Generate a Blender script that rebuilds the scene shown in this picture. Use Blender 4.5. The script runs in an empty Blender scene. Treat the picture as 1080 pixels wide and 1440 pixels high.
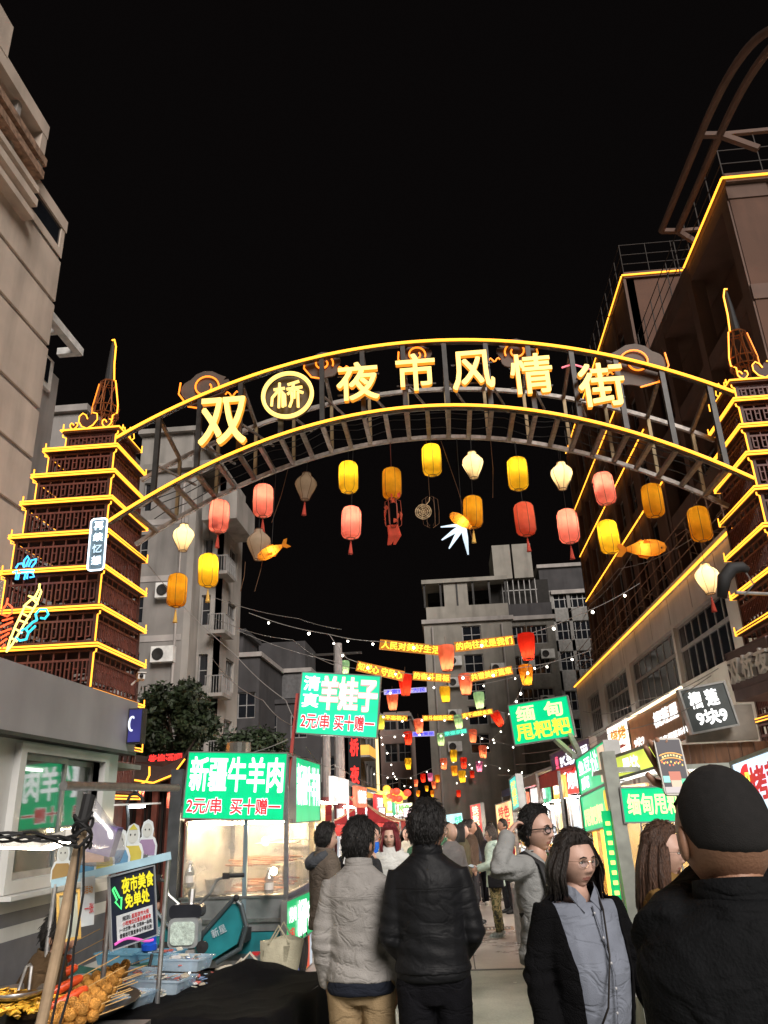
import bpy, bmesh, math, random
import numpy as np
from mathutils import Vector, Matrix, noise as mnoise
random.seed(7); np.random.seed(7)
scene = bpy.context.scene
COL = scene.collection
PI = math.pi
# ------------------------------------------------------------------ camera
F, CX, CY = 1075.0, 540.0, 720.0            # focal length and centre in photo pixels (1080 x 1440)
CAM = np.array([0.0, 0.0, 1.75])
def _d(u, v):
    a = np.array([(u - CX) / F, (CY - v) / F, -1.0]); return a / np.linalg.norm(a)
_Y = _d(639, 1136); _Z = np.cross(_Y, _d(0, 1136 + .04 * 639)); _Z /= np.linalg.norm(_Z)
if _Z[1] < 0: _Z = -_Z
RW = np.array([np.cross(_Y, _Z), _Y, _Z])    # camera vector -> world vector
def PY(u, v, y):
    r = RW @ _d(u, v); return Vector(CAM + r * (y - CAM[1]) / r[1])
def PX(u, v, x):
    r = RW @ _d(u, v); return Vector(CAM + r * (x - CAM[0]) / r[0])
def PZ(u, v, z):
    r = RW @ _d(u, v); return Vector(CAM + r * (z - CAM[2]) / r[2])
def gz(y): return 0.0 if y < 9 else -0.022 * (min(y, 95) - 9)
cam_d = bpy.data.cameras.new('camera'); cam = bpy.data.objects.new('camera', cam_d); COL.objects.link(cam)
cam_d.sensor_fit = 'HORIZONTAL'; cam_d.sensor_width = 36.0; cam_d.lens = 36.0 * F / 1080.0
cam_d.clip_start = .05; cam_d.clip_end = 2000
m4 = Matrix.Identity(4)
for i in range(3):
    for j in range(3): m4[i][j] = RW[i][j]
m4.translation = Vector(CAM); cam.matrix_world = m4
scene.camera = cam
# ------------------------------------------------------------------ night sky, one dim sun standing for the town's glow, exposure
w = bpy.data.worlds.new('World'); scene.world = w; w.use_nodes = True
bg = w.node_tree.nodes['Background']; bg.inputs[0].default_value = (.9, .72, .72, 1); bg.inputs[1].default_value = .0026
sd = bpy.data.lights.new('sun', 'SUN'); sd.energy = 3.3; sd.angle = math.radians(28); sd.color = (1, .93, .87)
sun = bpy.data.objects.new('sun', sd); COL.objects.link(sun)
sun.rotation_euler = Vector((-.36, .73, -.58)).to_track_quat('-Z', 'Y').to_euler()
scene.view_settings.view_transform = 'Standard'; scene.view_settings.look = 'None'
scene.view_settings.exposure = 0.3; scene.view_settings.gamma = 1.0
scene.cycles.max_bounces = 6; scene.cycles.diffuse_bounces = 3; scene.cycles.glossy_bounces = 3
scene.cycles.transmission_bounces = 4; scene.cycles.transparent_max_bounces = 12
scene.cycles.caustics_reflective = False; scene.cycles.caustics_refractive = False
scene.cycles.sample_clamp_indirect = 4.0
scene.cycles.use_denoising = True
# ------------------------------------------------------------------ materials
MT = {}
def _new(name):
    m = bpy.data.materials.new(name); m.use_nodes = True; return m, m.node_tree, m.node_tree.nodes['Principled BSDF']
def mat(name, col, rough=.6, metal=0., nscale=6., var=.18, bump=.0, bscale=60., spec=.5, stretch=(1, 1, 1), dirt=0.):
    if name in MT: return MT[name]
    m, nt, b = _new(name); L = nt.links.new
    b.inputs['Roughness'].default_value = rough; b.inputs['Metallic'].default_value = metal
    b.inputs['Specular IOR Level'].default_value = spec
    tc = nt.nodes.new('ShaderNodeTexCoord'); mp = nt.nodes.new('ShaderNodeMapping'); mp.inputs['Scale'].default_value = stretch
    L(tc.outputs['Object'], mp.inputs['Vector'])
    n = nt.nodes.new('ShaderNodeTexNoise'); n.inputs['Scale'].default_value = nscale; n.inputs['Detail'].default_value = 5
    L(mp.outputs[0], n.inputs['Vector'])
    r = nt.nodes.new('ShaderNodeMapRange'); r.inputs[1].default_value = .3; r.inputs[2].default_value = .7
    r.inputs[3].default_value = 1 - var; r.inputs[4].default_value = 1 + var
    L(n.outputs['Fac'], r.inputs[0])
    mx = nt.nodes.new('ShaderNodeMix'); mx.data_type = 'RGBA'; mx.blend_type = 'MULTIPLY'; mx.inputs[0].default_value = 1
    mx.inputs[6].default_value = (*col, 1); L(r.outputs[0], mx.inputs[7])
    out = mx.outputs[2]
    if dirt > 0:
        n3 = nt.nodes.new('ShaderNodeTexNoise'); n3.inputs['Scale'].default_value = 1.3; n3.inputs['Detail'].default_value = 8
        mp3 = nt.nodes.new('ShaderNodeMapping'); mp3.inputs['Scale'].default_value = (1.5, 1.5, .22)
        L(tc.outputs['Object'], mp3.inputs[0]); L(mp3.outputs[0], n3.inputs['Vector'])
        r3 = nt.nodes.new('ShaderNodeMapRange'); r3.inputs[1].default_value = .45; r3.inputs[2].default_value = .75; r3.inputs[3].default_value = 1; r3.inputs[4].default_value = 1 - dirt
        L(n3.outputs['Fac'], r3.inputs[0])
        m3 = nt.nodes.new('ShaderNodeMix'); m3.data_type = 'RGBA'; m3.blend_type = 'MULTIPLY'; m3.inputs[0].default_value = 1
        L(out, m3.inputs[6]); L(r3.outputs[0], m3.inputs[7]); out = m3.outputs[2]
    L(out, b.inputs['Base Color'])
    if bump > 0:
        n2 = nt.nodes.new('ShaderNodeTexNoise'); n2.inputs['Scale'].default_value = bscale; n2.inputs['Detail'].default_value = 3
        L(mp.outputs[0], n2.inputs['Vector'])
        bp = nt.nodes.new('ShaderNodeBump'); bp.inputs['Strength'].default_value = bump; bp.inputs['Distance'].default_value = .02
        L(n2.outputs['Fac'], bp.inputs['Height']); L(bp.outputs[0], b.inputs['Normal'])
    MT[name] = m; return m
def emis(name, col, s=1.0):
    if name in MT: return MT[name]
    m, nt, b = _new(name); b.inputs['Base Color'].default_value = (*[c * .6 for c in col], 1); b.inputs['Roughness'].default_value = .5
    b.inputs['Emission Color'].default_value = (*col, 1); b.inputs['Emission Strength'].default_value = s
    MT[name] = m; return m
def lightbox(name, col, s=1.0, var=.12):
    """back-lit acrylic: slightly uneven brightness from the tubes behind it"""
    if name in MT: return MT[name]
    m, nt, b = _new(name); L = nt.links.new
    b.inputs['Base Color'].default_value = (*[c * .5 for c in col], 1); b.inputs['Roughness'].default_value = .3
    tc = nt.nodes.new('ShaderNodeTexCoord'); n = nt.nodes.new('ShaderNodeTexNoise'); n.inputs['Scale'].default_value = 2.5
    L(tc.outputs['Object'], n.inputs['Vector'])
    r = nt.nodes.new('ShaderNodeMapRange'); r.inputs[1].default_value = .3; r.inputs[2].default_value = .7
    r.inputs[3].default_value = s * (1 - var); r.inputs[4].default_value = s * (1 + var); L(n.outputs['Fac'], r.inputs[0])
    b.inputs['Emission Color'].default_value = (*col, 1); L(r.outputs[0], b.inputs['Emission Strength'])
    MT[name] = m; return m
def glassm(name, tint=(.9, .95, 1), gloss=.12, rough=.03, haze=0., hcol=(.6, .6, .6)):
    if name in MT: return MT[name]
    m, nt, b = _new(name); nt.nodes.remove(b); o = nt.nodes['Material Output']; L = nt.links.new
    t = nt.nodes.new('ShaderNodeBsdfTransparent'); t.inputs[0].default_value = (*tint, 1)
    g = nt.nodes.new('ShaderNodeBsdfGlossy'); g.inputs['Roughness'].default_value = rough; g.inputs[0].default_value = (.9, .9, .9, 1)
    x = nt.nodes.new('ShaderNodeMixShader'); x.inputs[0].default_value = gloss; L(t.outputs[0], x.inputs[1]); L(g.outputs[0], x.inputs[2])
    last = x
    if haze > 0:
        d = nt.nodes.new('ShaderNodeBsdfDiffuse'); d.inputs[0].default_value = (*hcol, 1)
        y = nt.nodes.new('ShaderNodeMixShader'); y.inputs[0].default_value = haze
        tc = nt.nodes.new('ShaderNodeTexCoord'); n = nt.nodes.new('ShaderNodeTexNoise'); n.inputs['Scale'].default_value = 3; n.inputs['Detail'].default_value = 6
        L(tc.outputs['Object'], n.inputs['Vector']); r = nt.nodes.new('ShaderNodeMapRange'); r.inputs[1].default_value = .35; r.inputs[2].default_value = .7
        r.inputs[3].default_value = haze * .4; r.inputs[4].default_value = min(1, haze * 1.5); L(n.outputs['Fac'], r.inputs[0]); L(r.outputs[0], y.inputs[0])
        L(x.outputs[0], y.inputs[1]); L(d.outputs[0], y.inputs[2]); last = y
    L(last.outputs[0], o.inputs[0]); MT[name] = m; return m
def paper(name, col, tr=.7):
    """thin lantern silk: light of the bulb inside comes through it"""
    if name in MT: return MT[name]
    m, nt, b = _new(name); nt.nodes.remove(b); o = nt.nodes['Material Output']; L = nt.links.new
    tc = nt.nodes.new('ShaderNodeTexCoord'); n = nt.nodes.new('ShaderNodeTexNoise'); n.inputs['Scale'].default_value = 9; n.inputs['Detail'].default_value = 6
    L(tc.outputs['Object'], n.inputs['Vector'])
    r = nt.nodes.new('ShaderNodeMapRange'); r.inputs[1].default_value = .3; r.inputs[2].default_value = .7; r.inputs[3].default_value = .85; r.inputs[4].default_value = 1.05
    L(n.outputs['Fac'], r.inputs[0])
    mx = nt.nodes.new('ShaderNodeMix'); mx.data_type = 'RGBA'; mx.blend_type = 'MULTIPLY'; mx.inputs[0].default_value = 1; mx.inputs[6].default_value = (*col, 1)
    L(r.outputs[0], mx.inputs[7])
    d = nt.nodes.new('ShaderNodeBsdfDiffuse'); t = nt.nodes.new('ShaderNodeBsdfTranslucent')
    L(mx.outputs[2], d.inputs[0]); L(mx.outputs[2], t.inputs[0])
    x = nt.nodes.new('ShaderNodeMixShader'); x.inputs[0].default_value = tr; L(d.outputs[0], x.inputs[1]); L(t.outputs[0], x.inputs[2]); L(x.outputs[0], o.inputs[0])
    MT[name] = m; return m
# ------------------------------------------------------------------ mesh collector
WM = {}                                       # world matrix of each root
class MB:
    def __init__(s): s.v = []; s.f = []; s.mi = []; s.cur = 0
    def add(s, vs, fs):
        o = len(s.v); s.v.extend([tuple(p) for p in vs])
        for f in fs: s.f.append(tuple(i + o for i in f)); s.mi.append(s.cur)
        return s
    def box(s, c, size, M=None):
        x, y, z = [a / 2 for a in size]; c = Vector(c)
        vs = [Vector((sx * x, sy * y, sz * z)) for sz in (-1, 1) for sy in (-1, 1) for sx in (-1, 1)]
        if M is not None: vs = [M @ p for p in vs]
        return s.add([p + c for p in vs], [(0, 2, 3, 1), (4, 5, 7, 6), (0, 1, 5, 4), (2, 6, 7, 3), (0, 4, 6, 2), (1, 3, 7, 5)])
    def mm(s, a, b):                           # box from two corners
        a = Vector(a); b = Vector(b); return s.box((a + b) / 2, [abs(q) for q in (b - a)])
    def beam(s, p, q, w=.05, h=None, up=(0, 0, 1)):
        p = Vector(p); q = Vector(q); h = h or w; d = (q - p); L_ = d.length
        if L_ < 1e-6: return s
        d.normalize(); up = Vector(up); a = d.cross(up)
        if a.length < 1e-3: a = d.cross(Vector((1, 0, 0)))
        a.normalize(); b = a.cross(d)
        vs = []
        for e in (p, q):
            for sa, sb in ((-1, -1), (1, -1), (1, 1), (-1, 1)): vs.append(e + a * sa * w / 2 + b * sb * h / 2)
        return s.add(vs, [(3, 2, 1, 0), (4, 5, 6, 7), (0, 1, 5, 4), (1, 2, 6, 5), (2, 3, 7, 6), (3, 0, 4, 7)])
    def tube(s, pts, r=.02, n=8, cap=True, flat=1.0, up=None):
        pts = [Vector(p) for p in pts]; k = len(pts); rs = r if isinstance(r, (list, tuple)) else [r] * k
        a = None; vs = []
        for i, p in enumerate(pts):
            t = (pts[min(i + 1, k - 1)] - pts[max(i - 1, 0)])
            if t.length < 1e-9: t = Vector((0, 0, 1))
            t.normalize()
            if a is None:
                a = Vector(up) if up else (Vector((0, 1, 0)) if abs(t.y) < .9 else Vector((1, 0, 0)))
            a = a - t * a.dot(t); a.normalize(); b = t.cross(a)
            ra, rb = rs[i] if isinstance(rs[i], (tuple, list)) else (rs[i], rs[i] * flat)
            for j in range(n):
                an = 2 * PI * j / n; vs.append(p + a * math.cos(an) * rb + b * math.sin(an) * ra)
        fs = []
        for i in range(k - 1):
            for j in range(n): fs.append((i * n + j, i * n + (j + 1) % n, (i + 1) * n + (j + 1) % n, (i + 1) * n + j))
        if cap: fs.append(tuple(range(n))[::-1]); fs.append(tuple((k - 1) * n + j for j in range(n)))
        return s.add(vs, fs)
    def lathe(s, prof, c=(0, 0, 0), n=16, sx=1., sy=1., M=None, cap=True):
        c = Vector(c); vs = []
        for r, z in prof:
            for j in range(n):
                p = Vector((r * sx * math.cos(2 * PI * j / n), r * sy * math.sin(2 * PI * j / n), z))
                vs.append((M @ p if M is not None else p) + c)
        k = len(prof); fs = []
        for i in range(k - 1):
            for j in range(n): fs.append((i * n + j, i * n + (j + 1) % n, (i + 1) * n + (j + 1) % n, (i + 1) * n + j))
        if cap: fs.append(tuple(range(n))[::-1]); fs.append(tuple((k - 1) * n + j for j in range(n)))
        return s.add(vs, fs)
    def ball(s, c, r, n=10, m=7, M=None):
        r = r if isinstance(r, (tuple, list)) else (r, r, r); c = Vector(c); vs = []
        for i in range(m + 1):
            th = PI * (i + .02) / (m + .04)
            for j in range(n):
                p = Vector((r[0] * math.sin(th) * math.cos(2 * PI * j / n), r[1] * math.sin(th) * math.sin(2 * PI * j / n), -r[2] * math.cos(th)))
                vs.append((M @ p if M is not None else p) + c)
        fs = []
        for i in range(m):
            for j in range(n): fs.append((i * n + j, i * n + (j + 1) % n, (i + 1) * n + (j + 1) % n, (i + 1) * n + j))
        fs.append(tuple(range(n))[::-1]); fs.append(tuple(m * n + j for j in range(n)))
        return s.add(vs, fs)
    def prism(s, poly, d, M=None):             # outline in x,z; thickness d along y (0..d)
        n = len(poly); vs = [Vector((x, 0, z)) for x, z in poly] + [Vector((x, d, z)) for x, z in poly]
        if M is not None: vs = [M @ p for p in vs]
        return s.add(vs, [tuple(range(n)), tuple(range(2 * n - 1, n - 1, -1))] + [((i + 1) % n, i, i + n, (i + 1) % n + n) for i in range(n)])
    def mesh(s, name, mats, smooth=False):
        me = bpy.data.meshes.new(name); me.from_pydata(s.v, [], s.f)
        for m in (mats if isinstance(mats, (list, tuple)) else [mats]): me.materials.append(m)
        if any(s.mi): me.polygons.foreach_set('material_index', s.mi)
        if smooth: me.polygons.foreach_set('use_smooth', [True] * len(me.polygons))
        me.update(); return me
    def build(s, name, mats, parent=None, smooth=False):
        if parent is not None and parent in WM:
            inv = WM[parent].inverted(); s.v = [tuple(inv @ Vector(p)) for p in s.v]
        return link(name, s.mesh(name, mats, smooth), parent)
def link(name, me, parent=None):
    o = bpy.data.objects.new(name, me); COL.objects.link(o)
    if parent is not None:
        o.parent = parent
        if parent in WM: WM[o] = WM[parent]
    return o
def tag(o, label=None, cat=None, group=None, kind=None):
    if label: o['label'] = label
    if cat: o['category'] = cat
    if group: o['group'] = group
    if kind: o['kind'] = kind
    return o
def thing(name, label, cat, loc=(0, 0, 0), rz=0., group=None):
    o = bpy.data.objects.new(name, None); COL.objects.link(o); o.empty_display_size = .1
    o.location = loc; o.rotation_euler = (0, 0, rz)
    WM[o] = Matrix.Translation(Vector(loc)) @ Matrix.Rotation(rz, 4, 'Z')
    return tag(o, label, cat, group)
def copy_tree(o, parent=None):
    c = o.copy(); COL.objects.link(c); c.parent = parent
    for ch in list(o.children): copy_tree(ch, c)
    return c
# ------------------------------------------------------------------ lettering (built-in font)
_TX = {}
def textmesh(body, bold=.02, depth=.01, align='L', spacing=1.0, line=1.0):
    k = (body, bold, depth, align, spacing, line)
    if k in _TX: return _TX[k]
    cu = bpy.data.curves.new('lettering', 'FONT'); cu.body = body; cu.offset = bold; cu.extrude = depth; cu.resolution_u = 3
    cu.space_character = spacing; cu.space_line = line
    if align == 'C': cu.align_x = 'CENTER'
    ob = bpy.data.objects.new('lettering', cu); me = bpy.data.meshes.new_from_object(ob)
    v = np.array([q.co for q in me.vertices]); f = [tuple(p.vertices) for p in me.polygons]
    bpy.data.objects.remove(ob); bpy.data.curves.remove(cu); bpy.data.meshes.remove(me)
    _TX[k] = (v, f); return v, f
def text_fit(mb, body, O, U, V, x0, y0, x1, y1, depth=.006, bold=.02, keep=False, proud=.004, spacing=1.0, line=1.0, solid=False):
    """letters filling the box (x0..x1, y0..y1) metres on the plane O + U x + V y, raised along U x V; heavier strokes by overlaid shifts"""
    v, f = textmesh(body, 0.0, 1.0, 'L', spacing, line)
    if not solid: f = [q for q in f if all(v[i][2] > 0 for i in q)]
    a = v.min(0) - bold; b = v.max(0) + bold; sx = (x1 - x0) / (b[0] - a[0]); sy = (y1 - y0) / (b[1] - a[1])
    if keep: sx = sy = min(sx, sy)
    N = U.cross(V).normalized()
    ox = (x0 + x1) / 2 - sx * (a[0] + b[0]) / 2; oy = (y0 + y1) / 2 - sy * (a[1] + b[1]) / 2
    sh = [(0, 0)] if bold < .004 else [(0, 0), (1, 1), (-1, 1), (1, -1), (-1, -1)]
    if bold > .024: sh += [(1, 0), (-1, 0), (0, 1), (0, -1)]
    for q, (dx, dy) in enumerate(sh):
        e = proud + depth + q * .0004
        pts = [O + U * ((p[0] + dx * bold) * sx + ox) + V * ((p[1] + dy * bold) * sy + oy) + N * (e if p[2] > 0 else proud) for p in v]
        mb.add(pts, f)
class Panel:
    """upright rectangular board from two bottom corners and a height; front faces the side U x V points to"""
    def __init__(s, bl, br, h, tilt=0.):
        s.O = Vector(bl); d = Vector(br) - s.O; s.w = d.length; s.U = d.normalized(); s.h = h
        z = Vector((0, 0, 1)); s.V = (z - s.U * z.dot(s.U)).normalized()
        s.N = s.U.cross(s.V)
        if tilt: s.V = (s.V * math.cos(tilt) + s.N * math.sin(tilt)).normalized(); s.N = s.U.cross(s.V)
    def P(s, x, y, n=0.): return s.O + s.U * x + s.V * y + s.N * n
    def slab(s, mb, x0, y0, x1, y1, n0, n1):
        vs = [s.P(x, y, n) for n in (n0, n1) for y in (y0, y1) for x in (x0, x1)]
        return mb.add(vs, [(1, 0, 2, 3), (4, 5, 7, 6), (0, 1, 5, 4), (3, 2, 6, 7), (2, 0, 4, 6), (1, 3, 7, 5)])
    def text(s, mb, body, x0, y0, x1, y1, **k):   # fractions of width / height
        text_fit(mb, body, s.O, s.U, s.V, x0 * s.w, y0 * s.h, x1 * s.w, y1 * s.h, **k)
def panel_px(tl, tr, br, bl, yl, yr, tilt=0.):
    a = PY(*bl, yl); b = PY(*br, yr); c = PY(*tl, yl); d = PY(*tr, yr)
    h = ((c - a).length + (d - b).length) / 2
    return Panel(a, b, h, tilt)
def sign(name, label, cat, P, panel_m, texts, frame_m=None, thick=.1, group=None, frame_w=.025, extra=None):
    """texts: list of (string, x0,y0,x1,y1, material, kwargs)"""
    t = thing(name, label, cat, P.P(P.w / 2, 0, -thick / 2), 0, group)
    mb = MB(); P.slab(mb, 0, 0, P.w, P.h, -thick * .9, 0); mb.build('panel', panel_m, t)
    if frame_m:
        mb = MB(); fw = frame_w
        P.slab(mb, -fw, -fw, P.w + fw, 0, -thick, .012); P.slab(mb, -fw, P.h, P.w + fw, P.h + fw, -thick, .012)
        P.slab(mb, -fw, 0, 0, P.h, -thick, .012); P.slab(mb, P.w, 0, P.w + fw, P.h, -thick, .012)
        P.slab(mb, -fw * .5, -fw * .5, P.w + fw * .5, P.h + fw * .5, -thick * 1.15, -thick * .92)
        mb.build('frame', frame_m, t)
    for body, x0, y0, x1, y1, m, kw in texts:
        mb = MB(); P.text(mb, body, x0, y0, x1, y1, **kw); mb.build('lettering', m, t)
    if extra: extra(t, P)
    return t
# ------------------------------------------------------------------ shared materials
LEDY = emis('led_yellow', (1, .37, .028), 2.4)
LEDO = emis('led_orange', (1, .22, .015), 1.9)
STEEL = mat('steel', (.42, .42, .42), .32, .85, 20, .2)
DARK = mat('dark_metal', (.03, .028, .026), .45, .3, 10, .3)
BLACK = mat('black', (.012, .012, .013), .7)
WHITE = mat('white_paint', (.72, .71, .68), .55, dirt=.25)
RUST = mat('rusty_steel', (.30, .19, .13), .8, .2, 9, .5, .2)
CONC = mat('concrete_light', (.54, .445, .37), .85, 0, 1.2, .12, .15, 50, dirt=.3)
CONC2 = mat('concrete_band', (.36, .33, .31), .85, 0, 2, .15, dirt=.3)
GREYW = mat('grey_render', (.30, .28, .265), .9, 0, 1, .12, .1, 40, dirt=.35)
TILEW = mat('old_tile_wall', (.28, .26, .225), .8, 0, 1.2, .15, .1, 40, dirt=.4)
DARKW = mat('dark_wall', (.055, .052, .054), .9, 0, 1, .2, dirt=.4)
BROWN = mat('brown_render', (.115, .055, .034), .85, 0, 1, .14, .1, 40, dirt=.35)
BROWN2 = mat('brown_frame', (.13, .075, .055), .8, 0, 2, .12, dirt=.25)
PINKW = mat('pink_render', (.36, .25, .22), .85, 0, 1, .12, dirt=.3)
WGL = mat('window_glass', (.012, .014, .018), .08, 0, 3, .2, spec=.8)
WFR = mat('window_frame', (.30, .29, .28), .5, .3)
INT = mat('interior_dark', (.02, .018, .016), .9)
BULB = emis('bulb_warm', (1, .82, .55), 120)
BULBW = emis('bulb_white', (1, .93, .8), 9)
# ------------------------------------------------------------------ ground
def ground_mat(name, c1, c2, rough, bump):
    m, nt, b = _new(name); L = nt.links.new
    tc = nt.nodes.new('ShaderNodeTexCoord')
    n = nt.nodes.new('ShaderNodeTexNoise'); n.inputs['Scale'].default_value = .9; n.inputs['Detail'].default_value = 9; n.inputs['Roughness'].default_value = .62
    n2 = nt.nodes.new('ShaderNodeTexNoise'); n2.inputs['Scale'].default_value = 45; n2.inputs['Detail'].default_value = 4
    for q in (n, n2): L(tc.outputs['Object'], q.inputs['Vector'])
    cr = nt.nodes.new('ShaderNodeValToRGB'); cr.color_ramp.elements[0].color = (*c1, 1); cr.color_ramp.elements[1].color = (*c2, 1)
    cr.color_ramp.elements[0].position = .36; cr.color_ramp.elements[1].position = .66; L(n.outputs['Fac'], cr.inputs[0])
    mx = nt.nodes.new('ShaderNodeMix'); mx.data_type = 'RGBA'; mx.blend_type = 'MULTIPLY'; mx.inputs[0].default_value = .5
    L(cr.outputs[0], mx.inputs[6]); L(n2.outputs['Fac'], mx.inputs[7]); L(mx.outputs[2], b.inputs['Base Color'])
    r = nt.nodes.new('ShaderNodeMapRange'); r.inputs[3].default_value = rough - .14; r.inputs[4].default_value = rough + .16; L(n.outputs['Fac'], r.inputs[0]); L(r.outputs[0], b.inputs['Roughness'])
    bp = nt.nodes.new('ShaderNodeBump'); bp.inputs['Strength'].default_value = bump; bp.inputs['Distance'].default_value = .01
    L(n2.outputs['Fac'], bp.inputs['Height']); L(bp.outputs[0], b.inputs['Normal']); return m
GM1 = ground_mat('forecourt_concrete', (.22, .235, .19), (.58, .58, .50), .45, .35)
GM2 = ground_mat('street_concrete', (.32, .27, .24), (.70, .64, .57), .28, .18)
def sheet(name, x0, x1, ys, dz, m, kind='structure'):
    mb = MB(); vs = []
    for y in ys: vs += [(x0, y, gz(y) + dz), (x1, y, gz(y) + dz)]
    mb.add(vs, [(2 * i, 2 * i + 1, 2 * i + 3, 2 * i + 2) for i in range(len(ys) - 1)])
    return tag(mb.build(name, m), kind=kind)
g = sheet('ground', -160, 160, [-60, 0, 9, 20, 40, 60, 95, 400], 0, GM1)
s_ = sheet('street', -4.6, 4.3, [10.36, 20, 40, 60, 95], .006, GM2)
YJ = 10.36
k = MB(); k.mm((-4.6, YJ - .06, gz(YJ) - .02), (4.3, YJ, gz(YJ) + .009)); k.build('threshold_joint', mat('joint', (.10, .10, .09), .8), s_)
# long expansion joints and a drain cover in the street
for xx in (-1.6, .12, 1.75):
    k = MB(); vs = []
    for y in (10.36, 20, 40, 60): vs += [(xx - .008, y, gz(y) + .0075), (xx + .008, y, gz(y) + .0075)]
    k.add(vs, [(2 * i, 2 * i + 1, 2 * i + 3, 2 * i + 2) for i in range(3)]); k.build('expansion_joint', mat('joint', (.10, .10, .09), .8), s_)
dc = PZ(690, 1309, gz(14)); dr = thing('drain_cover', 'dark slotted drain cover set in the street by camouflage trousers', 'drain', (dc.x, dc.y, gz(dc.y) + .007))
k = MB(); k.box((dc.x, dc.y, gz(dc.y) + .011), (.75, .04, .008)); k.box((dc.x, dc.y + .36, gz(dc.y) + .006), (.75, .04, .008))
for s in (-1, 1): k.box((dc.x + s * .36, dc.y + .18, gz(dc.y) + .008), (.04, .34, .008))
k.build('rim', RUST, dr)
for i in range(11):
    k = MB(); k.box((dc.x - .31 + i * .062, dc.y + .18, gz(dc.y) + .008), (.03, .33, .006)); k.build('slat', mat('iron', (.10, .09, .085), .6, .5), dr)
# scraps of litter on the forecourt
for i in range(26):
    x = random.uniform(-2.4, 1.6); y = random.uniform(7.2, 15); r = random.uniform(.008, .022)
    k = MB(); a = random.random() * 6; k.prism([(r * random.uniform(.7, 1.3) * math.cos(a + q * 1.05), r * random.uniform(.4, 1.) * math.sin(a + q * 1.05)) for q in range(6)], .003, Matrix.Rotation(PI / 2, 4, 'X'))
    o = k.build('litter_scrap', mat('litter', (.6, .58, .52), .8)); o.location = (x, y, gz(y) + .012)
    tag(o, 'small pale scrap of litter lying on the concrete forecourt', 'litter', 'scraps of litter on the paving')
# ------------------------------------------------------------------ facade builder
_WC = {}
def window_mesh(w, h, nx, nz, bar):
    k = ('f', round(w, 2), round(h, 2), nx, nz)
    if k not in _WC:
        f = MB(); b = bar
        for z in [0, h]: f.box((0, 0, z - (b / 2 if z else -b / 2)), (w, .07, b))
        for x in (-w / 2 + b / 2, w / 2 - b / 2): f.box((x, 0, h / 2), (b, .066, h - 2 * b))
        for i in range(1, nx): f.box((-w / 2 + w * i / nx, 0, h / 2), (b * .8, .05, h - 2 * b))
        for i in range(1, nz): f.box((0, 0, h * i / nz), (w - 2 * b, .045, b * .8))
        p = MB(); p.box((0, .0, h / 2), (w - b, .012, h - b))
        _WC[k] = (f.mesh('window', WFR), p.mesh('pane', WGL))
    return _WC[k]
def put(parent, name, me, M):
    o = bpy.data.objects.new(name, me); COL.objects.link(o); o.parent = parent
    o.matrix_basis = WM[parent].inverted() @ M; return o
def facade(parent, M, xs, zs, isopen, th, m, nx=2, nz=2, bar=.05, recess=.12, skip_win=None, name='wall', lit=None):
    """wall in the frame M (x along, y inward, z up) cut by xs, zs; open cells get a recessed window"""
    mb = MB()
    for i in range(len(xs) - 1):
        j = 0
        while j < len(zs) - 1:
            if isopen(i, j): j += 1; continue
            j2 = j
            while j2 + 1 < len(zs) - 1 and not isopen(i, j2 + 1): j2 += 1
            a = Vector((xs[i], 0, zs[j])); b = Vector((xs[i + 1], th, zs[j2 + 1]))
            vs = [M @ Vector((x, y, z)) for z in (a.z, b.z) for y in (a.y, b.y) for x in (a.x, b.x)]
            mb.add(vs, [(0, 2, 3, 1), (4, 5, 7, 6), (0, 1, 5, 4), (2, 6, 7, 3), (0, 4, 6, 2), (1, 3, 7, 5)]); j = j2 + 1
    wl = mb.build(name, m, parent)
    for i in range(len(xs) - 1):
        for j in range(len(zs) - 1):
            if isopen(i, j) and not (skip_win and skip_win(i, j)):
                w_ = xs[i + 1] - xs[i]; h_ = zs[j + 1] - zs[j]
                fm, pm = window_mesh(w_, h_, nx, nz, bar)
                Mw = M @ Matrix.Translation(((xs[i] + xs[i + 1]) / 2, recess, zs[j]))
                wo = put(parent, 'window', fm, Mw); po = bpy.data.objects.new('pane', pm); COL.objects.link(po); po.parent = wo
                if lit and lit(i, j):
                    po.data = pm.copy(); po.data.materials[0] = lit(i, j)
    return wl
def FM(x, y, z=0., rz=0.): return Matrix.Translation((x, y, z)) @ Matrix.Rotation(rz, 4, 'Z')
def slots(x0, x1, centers, w):                # cut list with openings of width w at centers (odd cells are open)
    out = [x0]
    for c in sorted(centers): out += [c - w / 2, c + w / 2]
    return out + [x1]
odd = lambda i, j: i % 2 == 1 and j % 2 == 1
# ------------------------------------------------------------------ left: pale building with panel joints
XA = PY(93, 312, 14).x
A = thing('apartment_building', 'tall pale panelled building with rusty louvres at top left', 'building', (XA - 3, 7, 0))
k = MB(); k.mm((XA - 8, -2, 0), (XA - .05, 14, 15.1)); k.build('core', CONC2, A)
zj = [3.2, 5.55, 7.75, 8.95, 10.15, 11.75, 12.93, 14.15]
for a, b in zip(zj[:-1], zj[1:]):
    for y0, y1 in ((-2, 6.0), (6.0, 14.02)):
        k = MB(); k.mm((XA - .06, y0 + .0, a + .055), (XA, y1 - (.0 if y1 > 10 else .03), b - .055)); k.build('wall_panel', CONC, A)
k = MB(); k.mm((XA - .06, -2, 0), (XA, 14.02, 3.15)); k.build('wall_panel', CONC, A)
k = MB(); k.mm((XA - .06, -2, 14.21), (XA, 12.55, 15.12)); k.build('wall_panel', CONC, A)
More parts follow.
